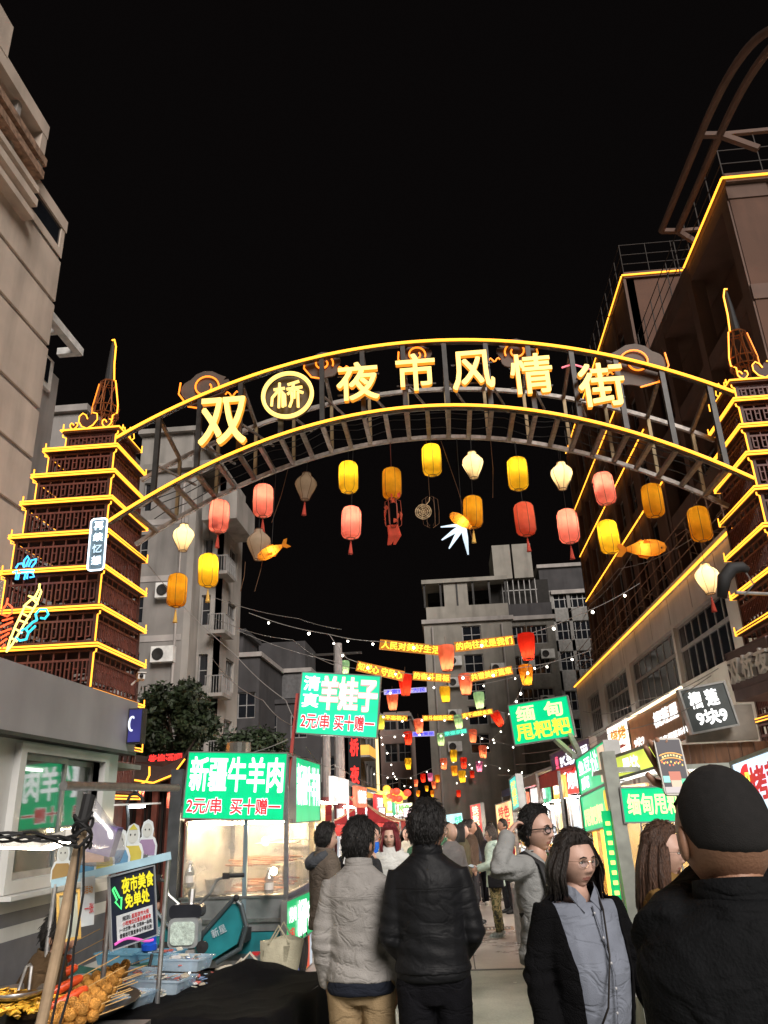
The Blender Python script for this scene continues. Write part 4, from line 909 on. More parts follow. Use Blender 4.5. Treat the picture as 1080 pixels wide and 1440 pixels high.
# ------------------------------------------------------------------ tree behind the bar
def leaf_mat(name, c):
    if name in MT: return MT[name]
    m = mat(name, c, .6, 0, 3, .45); return m
def tree(name, label, u, v, y, rx, rz, n, seed):
    rnd = random.Random(seed); c = PY(u, v, y); zb = gz(y)
    t = thing(name, label, 'tree', (c.x, c.y, zb))
    k = MB(); k.tube([(c.x, c.y, zb), (c.x + .08, c.y, zb + (c.z - zb) * .5), (c.x, c.y + .1, c.z)], [.2, .15, .07], 8)
    cl = []
    for i in range(26):
        a = rnd.random() * 6.28; e = rnd.uniform(-.5, 1); rr = rnd.uniform(.45, .95)
        p = Vector((c.x + rx * rr * math.cos(a) * math.cos(e), c.y + rx * rr * math.sin(a) * math.cos(e), c.z + rz * rr * math.sin(e))); cl.append((p, rnd.uniform(.3, .55)))
        if i < 12: k.tube([(c.x, c.y, c.z - rz * .6), ((c.x + p.x) / 2, (c.y + p.y) / 2, (c.z + p.z) / 2 - .15), p], [.06, .035, .012], 5)
    k.build('trunk', mat('bark', (.07, .05, .035), .9), t, True)
    vs = []; fs = []
    for i in range(n):
        p, r = rnd.choice(cl); d = Vector((rnd.gauss(0, 1), rnd.gauss(0, 1), rnd.gauss(0, 1))); d.normalize(); q = p + d * r * (rnd.random() ** .4) * rx / 1.3
        u_ = Vector((rnd.gauss(0, 1), rnd.gauss(0, 1), rnd.gauss(0, .6))).normalized(); w_ = u_.cross(d).normalized() if abs(u_.dot(d)) < .98 else Vector((1, 0, 0))
        s = rnd.uniform(.05, .10); o = len(vs); vs += [q - u_ * s, q - w_ * s * .45, q + u_ * s, q + w_ * s * .45]; fs.append((o, o + 1, o + 2, o + 3))
    k = MB(); k.add(vs, fs); tag(k.build('crown', leaf_mat('leaf_dark', (.018, .032, .011)), t), kind='stuff')
tree('broadleaf_tree', 'dark bushy tree behind the left tower above red neon sign', 248, 1035, 16.5, 1.0, 1.15, 9000, 3)
tree('broadleaf_tree', 'dim tree crown to the right, behind chimney of skewer cart', 350, 1062, 21, 1.1, .7, 6000, 5)
# ------------------------------------------------------------------ bar with curved eave and red neon letters
BR = thing('bar_front', 'dark timber bar front with curved lit eave behind left tower', 'shop front', (-6, 14.6, gz(14.6)))
yb_ = 14.2; e0 = PY(180, 1095, yb_); e1 = PY(262, 1100, yb_); zb_ = gz(yb_)
k = MB(); k.mm((e0.x - 2, yb_ + .3, zb_), (e1.x + .2, yb_ + 2, e0.z + .3)); k.build('wall', REDD, BR)
pts = [Vector((e0.x - 2, yb_ - .3, e0.z + .05)), Vector((e0.x, yb_ - .3, e0.z)), Vector((e1.x - .5, yb_ - .3, e1.z)), Vector((e1.x - .15, yb_ - .3, e1.z + .12)), Vector((e1.x + .05, yb_ - .3, e1.z + .38))]
k = MB(); vs = pts + [Vector((p.x - .1, yb_ + .6, p.z + .45)) for p in pts]; k.add(vs, [(i, i + 1, i + 6, i + 5) for i in range(4)]); k.add([p - Vector((0, 0, .04)) for p in vs], [(i + 5, i + 6, i + 1, i) for i in range(4)]); k.build('eave_roof', mat('roof_tile_dark', (.07, .05, .045), .7), BR)
k = MB(); k.tube(pts, .016, 5); k.build('light_strip', LEDY, BR)
k = MB(); k.tube([PY(u, v, yb_ - .32) for u, v in ((198, 1103), (206, 1098), (210, 1090), (210, 1078))], .018, 5); k.build('light_strip', LEDY, BR)
for q in range(14):
    x = e0.x + (e1.x - e0.x) * q / 13; k = MB(); k.beam((x, yb_ + .28, zb_ + .9), (x, yb_ + .28, e0.z - .1), .04); k.build('timber_bar', DARK, BR)
for q in range(5):
    x = e0.x + (e1.x - e0.x) * q / 4; k = MB(); k.beam((x, yb_, zb_), (x, yb_, e0.z), .1); k.build('post', REDW, BR)
P = panel_px((204, 1062), (257, 1058), (258, 1090), (206, 1094), 14.6, 14.6)
sign('neon_bar_sign', 'red neon bar sign on black board behind left tower', 'sign', P, BLACK, [('紫柳酒吧', .04, .42, .96, 1.0, RED, dict(bold=.02)), ('小酒馆', .25, .02, .78, .36, RED, dict(bold=.02))], thick=.06)
def small_lantern(u, v, hpx, y, label, col='pink'):
    c = PY(u, v, y); t = thing('red_lantern', label, 'lantern', c, 0, 'red lanterns at the bar'); sc = (PY(u, v - hpx / 2, y) - PY(u, v + hpx / 2, y)).length / .53; t.scale = (sc,) * 3
    sh, rb, bu, pf = lantern_meshes('barrel', col, 1, 0); link('shade', sh, t); link('frame', rb, t); link('bulb', bu, t)
small_lantern(241, 1125, 24, 13.7, 'red lantern hanging under the bar eave at right'); small_lantern(199, 1117, 14, 13.7, 'small red lantern under the bar eave at left')
# ------------------------------------------------------------------ skewer cart (tricycle) with green signs
CT = thing('food_cart', 'glass-sided skewer cart on a teal tricycle under green signs', 'food cart', (-2.5, 10, gz(10)))
x0, x1, y0, y1c = -3.12, -1.93, 9.34, 11.4; zc0, zc1 = .92, 1.70
TEAL = mat('teal_paint', (.02, .21, .24), .35, .1, 6, .2, dirt=.3)
GLS = glassm('cart_glass', (.92, .90, .86), .10, .05, .26, (.66, .62, .56))
k = MB(); k.mm((x0 - .12, y0, .34), (x1, y1c, .56)); k.build('cargo_bed', TEAL, CT)
k = MB(); k.mm((x0, y0 - .01, .57), (x1 - .02, y1c - .05, zc0)); k.build('counter', mat('steel_sheet', (.40, .42, .43), .38, .7, 5, .25, dirt=.35), CT)
k = MB(); k.mm((x0 - .02, y0 - .03, zc0 - .02), (x1 + .02, y1c, zc0 + .005)); k.mm((x0 - .06, y0 - .04, .66), (x1, y0 - .012, .70)); k.build('counter_trim', STEEL, CT)
for (x, y) in ((x1, y0), (x1, y1c), (x0, y1c), (x0 + .72, y0)):
    k = MB(); k.beam((x, y, .5), (x, y, 2.42), .045); k.build('post', STEEL if y > y0 + .1 or x > -2 else mat('bluegrey_post', (.2, .28, .32), .5, .4), CT)
k = MB(); k.beam((x0 - .14, y0 + .1, 0), (x0 - .14, y0 + .1, 2.3), .17, .14); k.build('dark_column', mat('column_dark', (.06, .065, .07), .6, .2, 6, .4), CT)
for a, b in (((x0, y0), (x0 + .7, y0)), ((x0 + .74, y0), (x1, y0)), ((x1, y0), (x1, y0 + 1.0)), ((x1, y0 + 1.05), (x1, y1c))):
    k = MB(); d = .006; k.mm((a[0] - (d if a[0] == b[0] else -.01), a[1] - (d if a[1] == b[1] else -.01), zc0 + .02), (b[0] + (d if a[0] == b[0] else -.01), b[1] + (d if a[1] == b[1] else -.01), zc1)); k.build('glass_pane', GLS, CT)
k = MB(); k.mm((x0, y0 + .02, 2.40), (x1, y1c, 2.44)); k.mm((x0, y0 + .3, 1.74), (x1 - .1, y1c - .2, 1.76)); k.build('roof', STEEL, CT)
k = MB(); k.mm((x0 + .05, y1c - .06, zc0), (x1 - .1, y1c - .03, 1.72)); k.mm((x0 - .02, y0 + .1, zc0), (x0, y1c - .1, 1.72)); k.build('back_panel', mat('inner_steel', (.55, .52, .48), .4, .4), CT)
for yy in (y0 + .5, y0 + 1.3):
    k = MB(); k.mm((x0 + .1, yy, 1.66), (x1 - .1, yy + .06, 1.69)); k.build('tube_lamp', emis('cart_lamp', (1, .80, .52), 150), CT)
k = MB(); k.ball((x1 - .22, y0 + .35, zc0 + .22), .045, 10, 8); k.build('heat_lamp', emis('heat_lamp', (1, .66, .3), 90), CT)
k = MB(); k.ball((x1 - .45, y0 + .9, 1.45), .05, 10, 8); k.build('bulb_lamp', emis('cart_bulb', (1, .92, .8), 60), CT)
k = MB(); k.lathe([(.14, 0), (.16, .02), (.16, .20), (.15, .21)], (-2.75, 10.2, 2.44), 18); k.build('chimney', mat('chimney_steel', (.55, .55, .5), .2, .9, 3, .15), CT)
for yy, zz in ((.45, 1.2), (.7, 1.42), (1.2, 1.2), (1.5, 1.42)):
    k = MB(); k.mm((x1 - .55, y0 + yy, zz), (x1 - .03, y0 + yy + .3, zz + .012)); k.build('rack_shelf', STEEL, CT)
k = MB()
for i in range(60):
    x = random.uniform(x0 + .5, x1 - .08); y = random.uniform(y0 + .15, y1c - .3); z = random.choice([zc0 + .03, zc0 + .06, 1.22, 1.24]); a = random.uniform(-.3, .3)
    k.tube([(x, y, z), (x - .22 * math.cos(a), y + .22 * math.sin(a), z + .01)], .011, 5)
tag(k.build('meat_skewer_heap', mat('meat', (.34, .13, .05), .6, 0, 20, .4), CT), kind='stuff')
k = MB(); k.lathe([(.13, 0), (.16, .16), (.155, .16), (.12, .01)], (x0 + .35, y0 + .25, zc0 + .01), 16); k.build('pot', STEEL, CT)
# tricycle front: fork, headlight, shields, handlebar
hp = PY(258, 1312, 8.55)
k = MB(); k.tube([(hp.x, hp.y + .08, hp.z - .45), (hp.x, hp.y + .22, hp.z + .38)], .035, 8); k.tube([(hp.x - .07, hp.y + .02, .28), (hp.x - .07, hp.y + .1, hp.z - .1)], .028, 8); k.tube([(hp.x + .07, hp.y + .02, .28), (hp.x + .07, hp.y + .1, hp.z - .1)], .028, 8); k.build('fork', STEEL, CT)
def rbox(mb, c, sx, sz, d, r=.04, M=None):
    pts = []
    for cx, cz, a0 in ((sx / 2 - r, -sz / 2 + r, -90), (sx / 2 - r, sz / 2 - r, 0), (-sx / 2 + r, sz / 2 - r, 90), (-sx / 2 + r, -sz / 2 + r, 180)):
        for q in range(4): an = math.radians(a0 + 30 * q); pts.append((cx + r * math.cos(an), cz + r * math.sin(an)))
    mb.prism(pts, d, Matrix.Translation(c) @ (M or Matrix.Identity(4)))
k = MB(); rbox(k, hp + Vector((0, -.02, 0)), .31, .27, .12, .05); hl = k.build('headlight', mat('headlight_rim', (.35, .37, .38), .35, .3), CT)
k = MB(); rbox(k, hp + Vector((0, -.04, .0)), .25, .21, .03, .045); k.build('lens', mat('lens', (.55, .66, .60), .12, 0, 30, .3, .4, 90), hl)
k = MB(); rbox(k, hp + Vector((0, .02, .19)), .34, .13, .16, .05); k.build('dash_cowl', mat('cowl_black', (.02, .022, .028), .25), CT)
for s in (-1, 1):
    k = MB(); k.tube([(hp.x + s * .05, hp.y + .15, hp.z + .2), (hp.x + s * .22, hp.y + .12, hp.z + .34), (hp.x + s * .28, hp.y + .16, hp.z + .47), (hp.x + s * .42, hp.y + .22, hp.z + .5)], .016, 8); k.build('handlebar', STEEL, CT)
    k = MB(); k.tube([(hp.x + s * .40, hp.y + .21, hp.z + .5), (hp.x + s * .54, hp.y + .27, hp.z + .495)], .022, 8); k.box((hp.x + s * .37, hp.y + .19, hp.z + .5), (.07, .06, .06)); k.build('grip', BLACK, CT)
    k = MB(); poly = [(.10, -.28), (.20, -.3), (.50, -.14), (.56, .04), (.50, .24), (.40, .22), (.28, .1), (.16, -.02)]
    poly = [(hp.x + s * a, hp.z + b) for a, b in poly]
    if s < 0: poly = poly[::-1]
    k.prism(poly, .05, Matrix.Translation((0, hp.y + .2, 0))); k.build('leg_shield', TEAL, CT)
    k = MB(); k.tube([(hp.x + s * a, hp.y + .18, hp.z + b) for a, b in ((.12, -.06), (.3, .12), (.46, .28), (.54, .22), (.6, .02), (.54, -.18), (.3, -.3))], .024, 8); k.build('crash_bar', mat('crash_bar', (.07, .09, .10), .4, .3), CT)
    k = MB(); k.ball((hp.x + s * .49, hp.y + .16, hp.z + .29), .032, 8, 6); k.build('bar_knob', BLACK, CT)
    k = MB(); k.lathe([(.0, -.03), (.05, -.028), (.06, .03), (.0, .035)], (hp.x + s * .20, hp.y + .02, hp.z - .13), 14, M=Matrix.Rotation(PI / 2, 3, 'X').to_4x4()); k.build('fog_lamp', BLACK, CT)
    P = Panel((hp.x + s * .33 - .09, hp.y + .195, hp.z - .1), (hp.x + s * .33 + .09, hp.y + .195, hp.z - .02), .1); k = MB(); P.text(k, '新星', .1, .1, .9, .9, bold=.01); k.build('lettering', mat('trike_text', (.45, .55, .6), .5), CT)
k = MB(); k.mm((hp.x - .12, hp.y - .005, hp.z - .22), (hp.x + .12, hp.y + .06, hp.z - .15)); k.tube([(hp.x, hp.y + .0, hp.z - .16), (hp.x, hp.y + .0, hp.z - .3)], .05, 12); k.build('horn_unit', WFR, CT)
wh = MB()
wh.tube([(hp.x, hp.y + .02 + .2 * math.cos(a), .24 + .2 * math.sin(a)) for a in np.linspace(0, 2 * PI, 25)], .05, 8, cap=False, up=(1, 0, 0)); wt = wh.build('wheel', mat('tyre', (.02, .02, .02), .85), CT)
k = MB(); k.lathe([(.16, -.02), (.16, .02)], (hp.x, hp.y + .02, .24), 18, M=Matrix.Rotation(PI / 2, 3, 'Y').to_4x4()); k.build('rim', STEEL, wt)
for s in (-1, 1):
    for yy in (10.3,):
        xx = -2.5 + s * .56; k = MB(); k.tube([(xx, yy + .22 * math.cos(a), gz(yy) + .26 + .22 * math.sin(a)) for a in np.linspace(0, 2 * PI, 25)], .05, 8, cap=False, up=(1, 0, 0)); k.lathe([(.17, -.03), (.17, .03)], (xx, yy, gz(yy) + .26), 16, M=Matrix.Rotation(PI / 2, 3, 'Y').to_4x4()); k.build('wheel', MT['tyre'], CT)
k = MB(); k.mm((-2.28, 9.2, .2), (-2.2, 9.3, .38)); k.build('red_reflector', emis('reflector', (.5, .02, .02), .4), CT)
k = MB(); k.mm((-2.75, 8.9, .30), (-1.98, 9.32, .36)); k.mm((-2.05, 8.95, .12), (-2.0, 9.32, .36)); k.build('footboard', STEEL, CT)
k = MB(); k.mm((-2.8, 9.05, .5), (-2.3, 9.3, .62)); k.build('saddle', BLACK, CT)
def edged(P, body, x0, y0, x1, y1, m, t, edge=TXW, bold=.03):
    k = MB(); P.text(k, body, x0 - .004, y0 - .01, x1 + .004, y1 + .01, bold=bold * 1.9); k.build('lettering_edge', edge, t)
    k = MB(); P.text(k, body, x0, y0, x1, y1, bold=bold * .8, proud=.009); k.build('lettering', m, t)
FRM = mat('sign_frame', (.28, .28, .27), .4, .5)
P = panel_px((264, 1060), (405, 1058), (398, 1153), (257, 1150), 9.3, 9.3)
sg = sign('menu_sign', 'green lit sign with white and red characters facing viewer on skewer cart', 'sign', P, GREEN, [('新疆牛羊肉', .03, .40, .98, .94, TXW, dict(bold=.024))], FRM, .09, 'green signs of the skewer cart', .012)
edged(P, '2元/串', .03, .07, .38, .31, TXR, sg); edged(P, '买十赠一', .47, .07, .97, .31, TXR, sg)
P = Panel((-1.9, 9.7, 1.66), (-1.9, 11.5, 1.66), .74)
sg = sign('menu_sign', 'narrow-looking green sign on street side of skewer cart', 'sign', P, GREEN, [('新疆牛羊肉', .04, .25, .97, .92, TXW, dict(bold=.03))], FRM, .09, 'green signs of the skewer cart', .012)
P = Panel((-1.90, 9.2, .40), (-1.90, 11.0, .36), .46)
sg = sign('menu_sign', 'green sign low on the street side of skewer cart', 'sign', P, GREEN2, [('新疆', .36, .08, .66, .92, TXW, dict(bold=.03)), ('牛羊肉', .68, .2, .98, .8, TXW, dict(bold=.03)), ('烤肉', .08, .5, .3, .85, TXW, dict(bold=.02)), ('串', .1, .1, .25, .4, TXR, dict(bold=.02))], FRM, .05, 'green signs of the skewer cart', .012)
P = Panel((-1.92, 9.3, -.02), (-1.92, 11.0, -.03), .37)
PC = [emis('poster_%d' % i, c, .5) for i, c in enumerate([(.5, .8, .1), (.8, .12, .06), (.08, .12, .5), (.9, .5, .1), (.6, .7, .8)])]
pt = thing('photo_poster', 'colourful backlit food poster standing under the low green sign', 'poster', P.P(P.w / 2, 0, 0))
k = MB(); P.slab(k, 0, 0, P.w, P.h, -.04, -.012); k.build('backing', WFR, pt)
for i in range(9): k = MB(); P.slab(k, P.w * i / 9 + .01, .02, P.w * (i + 1) / 9 - .01, P.h - .02, -.011, -.004); k.build('picture', PC[(i * 3) % 5], pt)
P = panel_px((425, 945), (532, 952), (529, 1037), (417, 1030), 9.6, 9.6)
sg = sign('menu_sign', 'green halal lamb sign raised on a pole above skewer cart', 'sign', P, lightbox('green_box_bright', (.02, .60, .30), 1.1, .25), [('清', .03, .70, .24, .95, TXW, dict(bold=.024)), ('真', .03, .42, .24, .66, TXW, dict(bold=.024))], FRM, .09, 'green signs of the skewer cart', .012)
edged(P, '羊娃子', .25, .40, .98, .96, TXW, sg, emis('text_rose', (.75, .35, .35), .8)); edged(P, '2元/串', .04, .08, .40, .33, TXR, sg); edged(P, '买十赠一', .46, .08, .97, .33, TXR, sg)
k = MB(); a = P.P(-.05, -.9, -.06); k.beam(a, P.P(-.05, P.h * .65, -.06), .035); k.beam(P.P(-.05, .1, -.1), P.P(P.w * .6, .1, -.11), .025); k.build('pole', mat('red_pole', (.42, .06, .05), .5), sg)
for (u, v, lab) in ((266, 1236, 'left clear plastic bottle on ledge before skewer cart'), (378, 1246, 'right clear plastic bottle on ledge before skewer cart')):
    c = PY(u, v + 12, 9.2); t = thing('plastic_bottle', lab, 'bottle', c, 0, 'bottles by the cart')
    k = MB(); k.lathe([(.045, 0), (.05, .01), (.05, .16), (.02, .23), (.018, .25)], c, 12); k.build('body', glassm('plastic', (.8, .82, .82), .1, .1, .2), t)
    k = MB(); k.lathe([(.051, .05), (.051, .12)], c, 12, cap=False); k.build('wrapper', mat('wrapper', (.7, .65, .6), .5), t); k = MB(); k.lathe([(.021, .245), (.021, .27), (.0, .272)], c, 10); k.build('cap', WHITE, t)
def sack(name, label, u, v, y, w_, h_, m):
    c = PY(u, v, y); c.z = gz(y); t = thing(name, label, 'bag', c)
    k = MB(); k.lathe([(w_ * .8, 0), (w_ * 1.0, h_ * .1), (w_ * .95, h_ * .6), (w_ * 1.08, h_), (w_ * 1.0, h_ * .99), (w_ * .85, h_ * .6)], c, 14, sy=.55, cap=False)
    k.v = [(x + .02 * math.sin(z * 31 + y * 9), y + .02 * math.sin(x * 23 + z * 11), z + .02 * math.sin(x * 17)) for x, y, z in k.v]; k.build('bag_body', m, t, True)
    for s in (-1, 1): k = MB(); k.tube([(c.x - w_ * .5, c.y + s * w_ * .5, h_ * .95 + c.z), (c.x, c.y + s * w_ * .6, h_ * 1.2 + c.z), (c.x + w_ * .5, c.y + s * w_ * .5, h_ * .95 + c.z)], .012, 5); k.build('handle', m, t)
sack('tote_bag', 'cream canvas tote bag behind the black cloth table', 345, 1360, 7.6, .26, .5, mat('canvas', (.50, .46, .38), .9, 0, 9, .15, .3))
sack('tote_bag', 'tan canvas bag standing beside skewer cart', 395, 1350, 8.4, .20, .62, mat('canvas2', (.40, .37, .27), .9, 0, 9, .15, .3))
# ------------------------------------------------------------------ tray table with black cloth
TB = thing('folding_table', 'folding table with black legs under trays and black cloth', 'table', (-2, 5.55, 0))
RT = Matrix.Translation((-2.0, 5.6, 0)) @ Matrix.Rotation(math.radians(-8), 4, 'Z')
k = MB(); k.box(RT @ Vector((0, 0, .68)), (2.0, 1.35, .03), RT.to_3x3()); k.build('tabletop', mat('table_top', (.3, .3, .31), .5), TB)
for sx in (-.9, .9):
    for s in (-1, 1):
        k = MB(); k.tube([RT @ Vector((sx, s * .6, .66)), RT @ Vector((sx + .03, -s * .55, 0))], .014, 6); k.build('leg', BLACK, TB)
k = MB(); k.tube([RT @ Vector((.95, -.6, .66)), RT @ Vector((.95, .6, .66))], .014, 6); k.build('crossbar', BLACK, TB)
nx, ny = 46, 40; vs = []
for j in range(ny + 1):
    for i in range(nx + 1):
        a = .0 + 1.22 * i / nx; b = -.98 + 1.74 * j / ny
        dx = max(0, a - 1.0); dy = max(0, -.69 - b) ; dy2 = max(0, b - .69)
        drop = max(dx * 1.3, dy * 1.0, dy2 * 1.3)
        z = .705 + .05 * max(0, mnoise.noise((a * 2.2, b * 2.2, 1.3))) + .02 * mnoise.noise((a * 7 + b * 3, b * 2, 4)) + .007 * max(0, 1 - 5 * abs(mnoise.noise((a * 3.1 - b * 2, b * 1.5, 9)))) + .10 * math.exp(-((a - .42) ** 2 + (b - .45) ** 2) / .05)
        z = max(z, .702) - drop
        vs.append(RT @ Vector((min(a, 1.02) + .02 * math.sin(b * 16) * min(1, dx * 10), max(-.71 - .05 * dy + .02 * math.sin(a * 19) * min(1, dy * 8), min(b, .71)), z)))
k = MB(); k.add(vs, [(j * (nx + 1) + i, j * (nx + 1) + i + 1, (j + 1) * (nx + 1) + i + 1, (j + 1) * (nx + 1) + i) for j in range(ny) for i in range(nx)])
tag(k.build('table_cloth', mat('black_cloth', (.005, .005, .006), .9, 0, 20, .2, .3, 120, .08), None, True), 'black cloth draped over the right end of tray table', 'cloth')
TUB = glassm('tub_plastic', (.8, .9, .97), .14, .2, .45, (.62, .76, .88)); TUBB = glassm('tub_blue', (.5, .75, .9), .12, .2, .5, (.25, .52, .66))
pk = [mat('packet_%d' % i, c, .4) for i, c in enumerate([(.55, .55, .55), (.45, .40, .32), (.5, .12, .1), (.12, .14, .18), (.62, .6, .5), (.2, .3, .5)])]
def packets(parent, M, w_, d_, n, z0, name='packets', size=.035):
    k = MB()
    for i in range(n):
        k.cur = random.randrange(6); R = Matrix.Rotation(random.random() * 6, 3, 'Z') @ Matrix.Rotation(random.uniform(-.5, .5), 3, 'X')
        k.box(M @ Vector((random.uniform(-w_, w_), random.uniform(-d_, d_), z0 + random.uniform(0, .03))), (size * random.uniform(.6, 1.5), size * random.uniform(.5, 1), .005), R)
    k.cur = 0; o = k.build(name, pk, parent); tag(o, kind='stuff'); return o
tubs = [(172, 1338, .78, .34, .24, TUBB, 'blue-green plastic tub at the back of the tray table'), (228, 1338, .78, .30, .22, TUBB, 'blue plastic tub with open blue lid beside handlebar'), (185, 1372, .75, .36, .22, TUB, 'clear tub of packets in second row at left'), (262, 1352, .75, .34, .22, TUB, 'clear tub of packets at back right by the trike'),
        (170, 1404, .75, .36, .22, TUB, 'clear tub of packets nearest the fried food'), (232, 1382, .75, .34, .22, TUB, 'clear tub of packets in the middle of table')]
for u, v, z, w_, d_, m, lab in tubs:
    c = PZ(u, v, z); c.z = .70; t = thing('plastic_tub', lab, 'tub', c, math.radians(-14), 'plastic tubs on the table'); h = .085
    def rim(a, z): return [(-w_ / 2 * a, -d_ / 2 * a, z), (w_ / 2 * a, -d_ / 2 * a, z), (w_ / 2 * a, d_ / 2 * a, z), (-w_ / 2 * a, d_ / 2 * a, z)]
    k = MB(); vs = rim(.86, .0) + rim(1, h) + rim(1.06, h) + rim(1.06, h - .012) + rim(.97, h - .002) + rim(.83, .006)
    k.add(vs, [(3, 2, 1, 0)] + [(r * 4 + i, r * 4 + (i + 1) % 4, (r + 1) * 4 + (i + 1) % 4, (r + 1) * 4 + i) for r in (0, 1, 2) for i in range(4)] + [(4 + (i + 1) % 4, 4 + i, 16 + i, 16 + (i + 1) % 4) for i in range(4)] + [(16 + (i + 1) % 4, 16 + i, 20 + i, 20 + (i + 1) % 4) for i in range(4)] + [(20, 21, 22, 23)])
    link('tub', k.mesh('tub', m), t)
    if 'blue-green' not in lab:
        k = MB(); 
        for i in range(26):
            k.cur = random.randrange(6); k.box((random.uniform(-w_ * .38, w_ * .38), random.uniform(-d_ * .36, d_ * .36), .04 + random.uniform(0, .05)), (.05 * random.uniform(.6, 1.4), .035, .006), Matrix.Rotation(random.random() * 6, 3, 'Z') @ Matrix.Rotation(random.uniform(-.6, .6), 3, 'X'))
        tag(link('packets', k.mesh('packets', pk), t), kind='stuff')
    if 'lid' in lab:
        k = MB(); k.lathe([(.06, .09), (.062, .13), (.05, .14)], (-.12, 0, 0), 14); k.box((-.14, .04, .2), (.09, .012, .16), Matrix.Rotation(.3, 3, 'Z')); link('lid', k.mesh('lid', mat('lid_blue', (.01, .08, .55), .35)), t)
c = PZ(262, 1384, .72); packets(None, Matrix.Translation((c.x, c.y, .70)) @ Matrix.Rotation(-.65 + PI / 2, 4, 'Z'), .52, .13, 150, .01, 'loose_packet_heap')
bpy.data.objects['loose_packet_heap']['label'] = 'heap of small loose packets spilled along the cloth edge'; bpy.data.objects['loose_packet_heap']['category'] = 'packets'
# ------------------------------------------------------------------ fried food stand in the near left corner
FS = thing('food_stand', 'low stand carrying the fried food pan in bottom left corner', 'stand', (-2.3, 4.1, 0))
k = MB(); k.mm((-3.3, 3.3, .70), (-1.72, 4.75, .74)); k.build('shelf', STEEL, FS)
for x, y in ((-3.25, 3.35), (-1.8, 3.35), (-3.25, 4.7), (-1.8, 4.7)): k = MB(); k.beam((x, y, 0), (x, y, .7), .04); k.build('leg', STEEL, FS)
pc = PZ(62, 1412, .80); pc.z = .745
pn = thing('pan', 'wide dark pan heaped with fried snacks at bottom left', 'pan', pc)
k = MB(); k.lathe([(.05, 0), (.40, .005), (.52, .06), (.53, .06), (.41, -.0), (.05, -.004)], pc, 36, cap=False); k.build('dish', mat('pan_black', (.03, .028, .026), .35, .5), pn, True)
CH = mat('fried_potato', (.80, .46, .05), .45, 0, 25, .35)
k = MB()
for i in range(330):
    a = random.random() * 6.3; r = random.random() ** .5 * .36; x = pc.x - .22 + r * math.cos(a); y = pc.y - .10 + r * .8 * math.sin(a)
    R = Matrix.Rotation(random.random() * 6, 4, 'Z') @ Matrix.Rotation(random.uniform(-.9, .9), 4, 'X'); w_ = random.uniform(.022, .04); n = 7; cur = random.uniform(.0, .014)
    vs = [Vector((w_ * math.cos(q * 2 * PI / n), w_ * .8 * math.sin(q * 2 * PI / n), cur * math.cos(q * 4 * PI / n))) for q in range(n)]
    zz = pc.z + .05 + .09 * max(0, 1 - r / .4) + random.uniform(0, .02)
    k.add([R @ p + Vector((x, y, zz)) for p in vs] + [R @ (p + Vector((0, 0, .006))) + Vector((x, y, zz)) for p in vs], [tuple(range(n))[::-1], tuple(range(n, 2 * n))] + [(q, (q + 1) % n, (q + 1) % n + n, q + n) for q in range(n)])
tag(k.build('potato_slices', CH), 'heap of golden fried potato slices in the pan', 'food', kind='stuff')
# meatball skewers
_b = MB(); _b.ball((0, 0, 0), (.034, .033, .031), 10, 8); _b.v = [(x * (1 + .06 * mnoise.noise((x * 90, y * 90, z * 90))), y, z * (1 + .08 * mnoise.noise((x * 70, y * 60, z * 80 + 3)))) for x, y, z in _b.v]
BALLM = _b.mesh('meatball', mat('meatball', (.46, .21, .04), .62, 0, 14, .5, .7, 90, .3), True)
_b = MB(); _b.tube([(-.03, 0, 0), (.40, 0, .012)], .0028, 5); STK = _b.mesh('stick', mat('bamboo', (.55, .34, .13), .7))
_b = MB(); _b.tube([(-.10, 0, 0), (-.085, 0, 0), (-.05, 0, 0), (.09, 0, .0), (.12, 0, 0), (.13, 0, 0)], [.006, .02, .026, .027, .02, .006], 12); SAUS = _b.mesh('sausage_body', mat('sausage', (.62, .075, .02), .3, 0, 12, .25), True)
n = 0
for r_ in range(6):
    for lay in range(2):
        c = PZ(100 + 10 * r_ + 2 * lay, 1424 - 12 * r_ + 2, .86) ; c.z = pc.z + .06 + .045 * lay
        t = thing('meatball_skewer', 'meatball skewer, %s of the %s layer counted from the front' % (['first', 'second', 'third', 'fourth', 'fifth', 'sixth'][r_], ['lower', 'upper'][lay]), 'skewer', c, math.radians(34 + random.uniform(-4, 4)), 'meatball skewers in the pan')
        t.rotation_euler[1] = -.18
        for q in range(5): o = link('meatball', BALLM, t); o.location = (-.13 + q * .060, random.uniform(-.004, .004), .004 * q); o.rotation_euler = (random.random() * 6, random.random() * 6, 0)
        o = link('stick', STK, t); o.location = (-.14, 0, .0)
sl = ['lowest red sausage on a stick, lying nearest the meatballs', 'second red sausage on a stick behind the lowest', 'third red sausage on a stick, middle of the pile', 'fourth red sausage on a stick, leaning against the pole', 'topmost red sausage on a stick beside the wooden pole']
for i in range(5):
    c = PZ(92 - 7 * i, 1396 - 8 * i, .88); c.z = pc.z + .10 + .028 * i
    t = thing('sausage_skewer', sl[i], 'sausage', c, math.radians(42), 'red sausages on sticks'); t.rotation_euler[1] = -.32
    link('sausage_body', SAUS, t); o = link('stick', STK, t); o.location = (-.05, 0, 0)
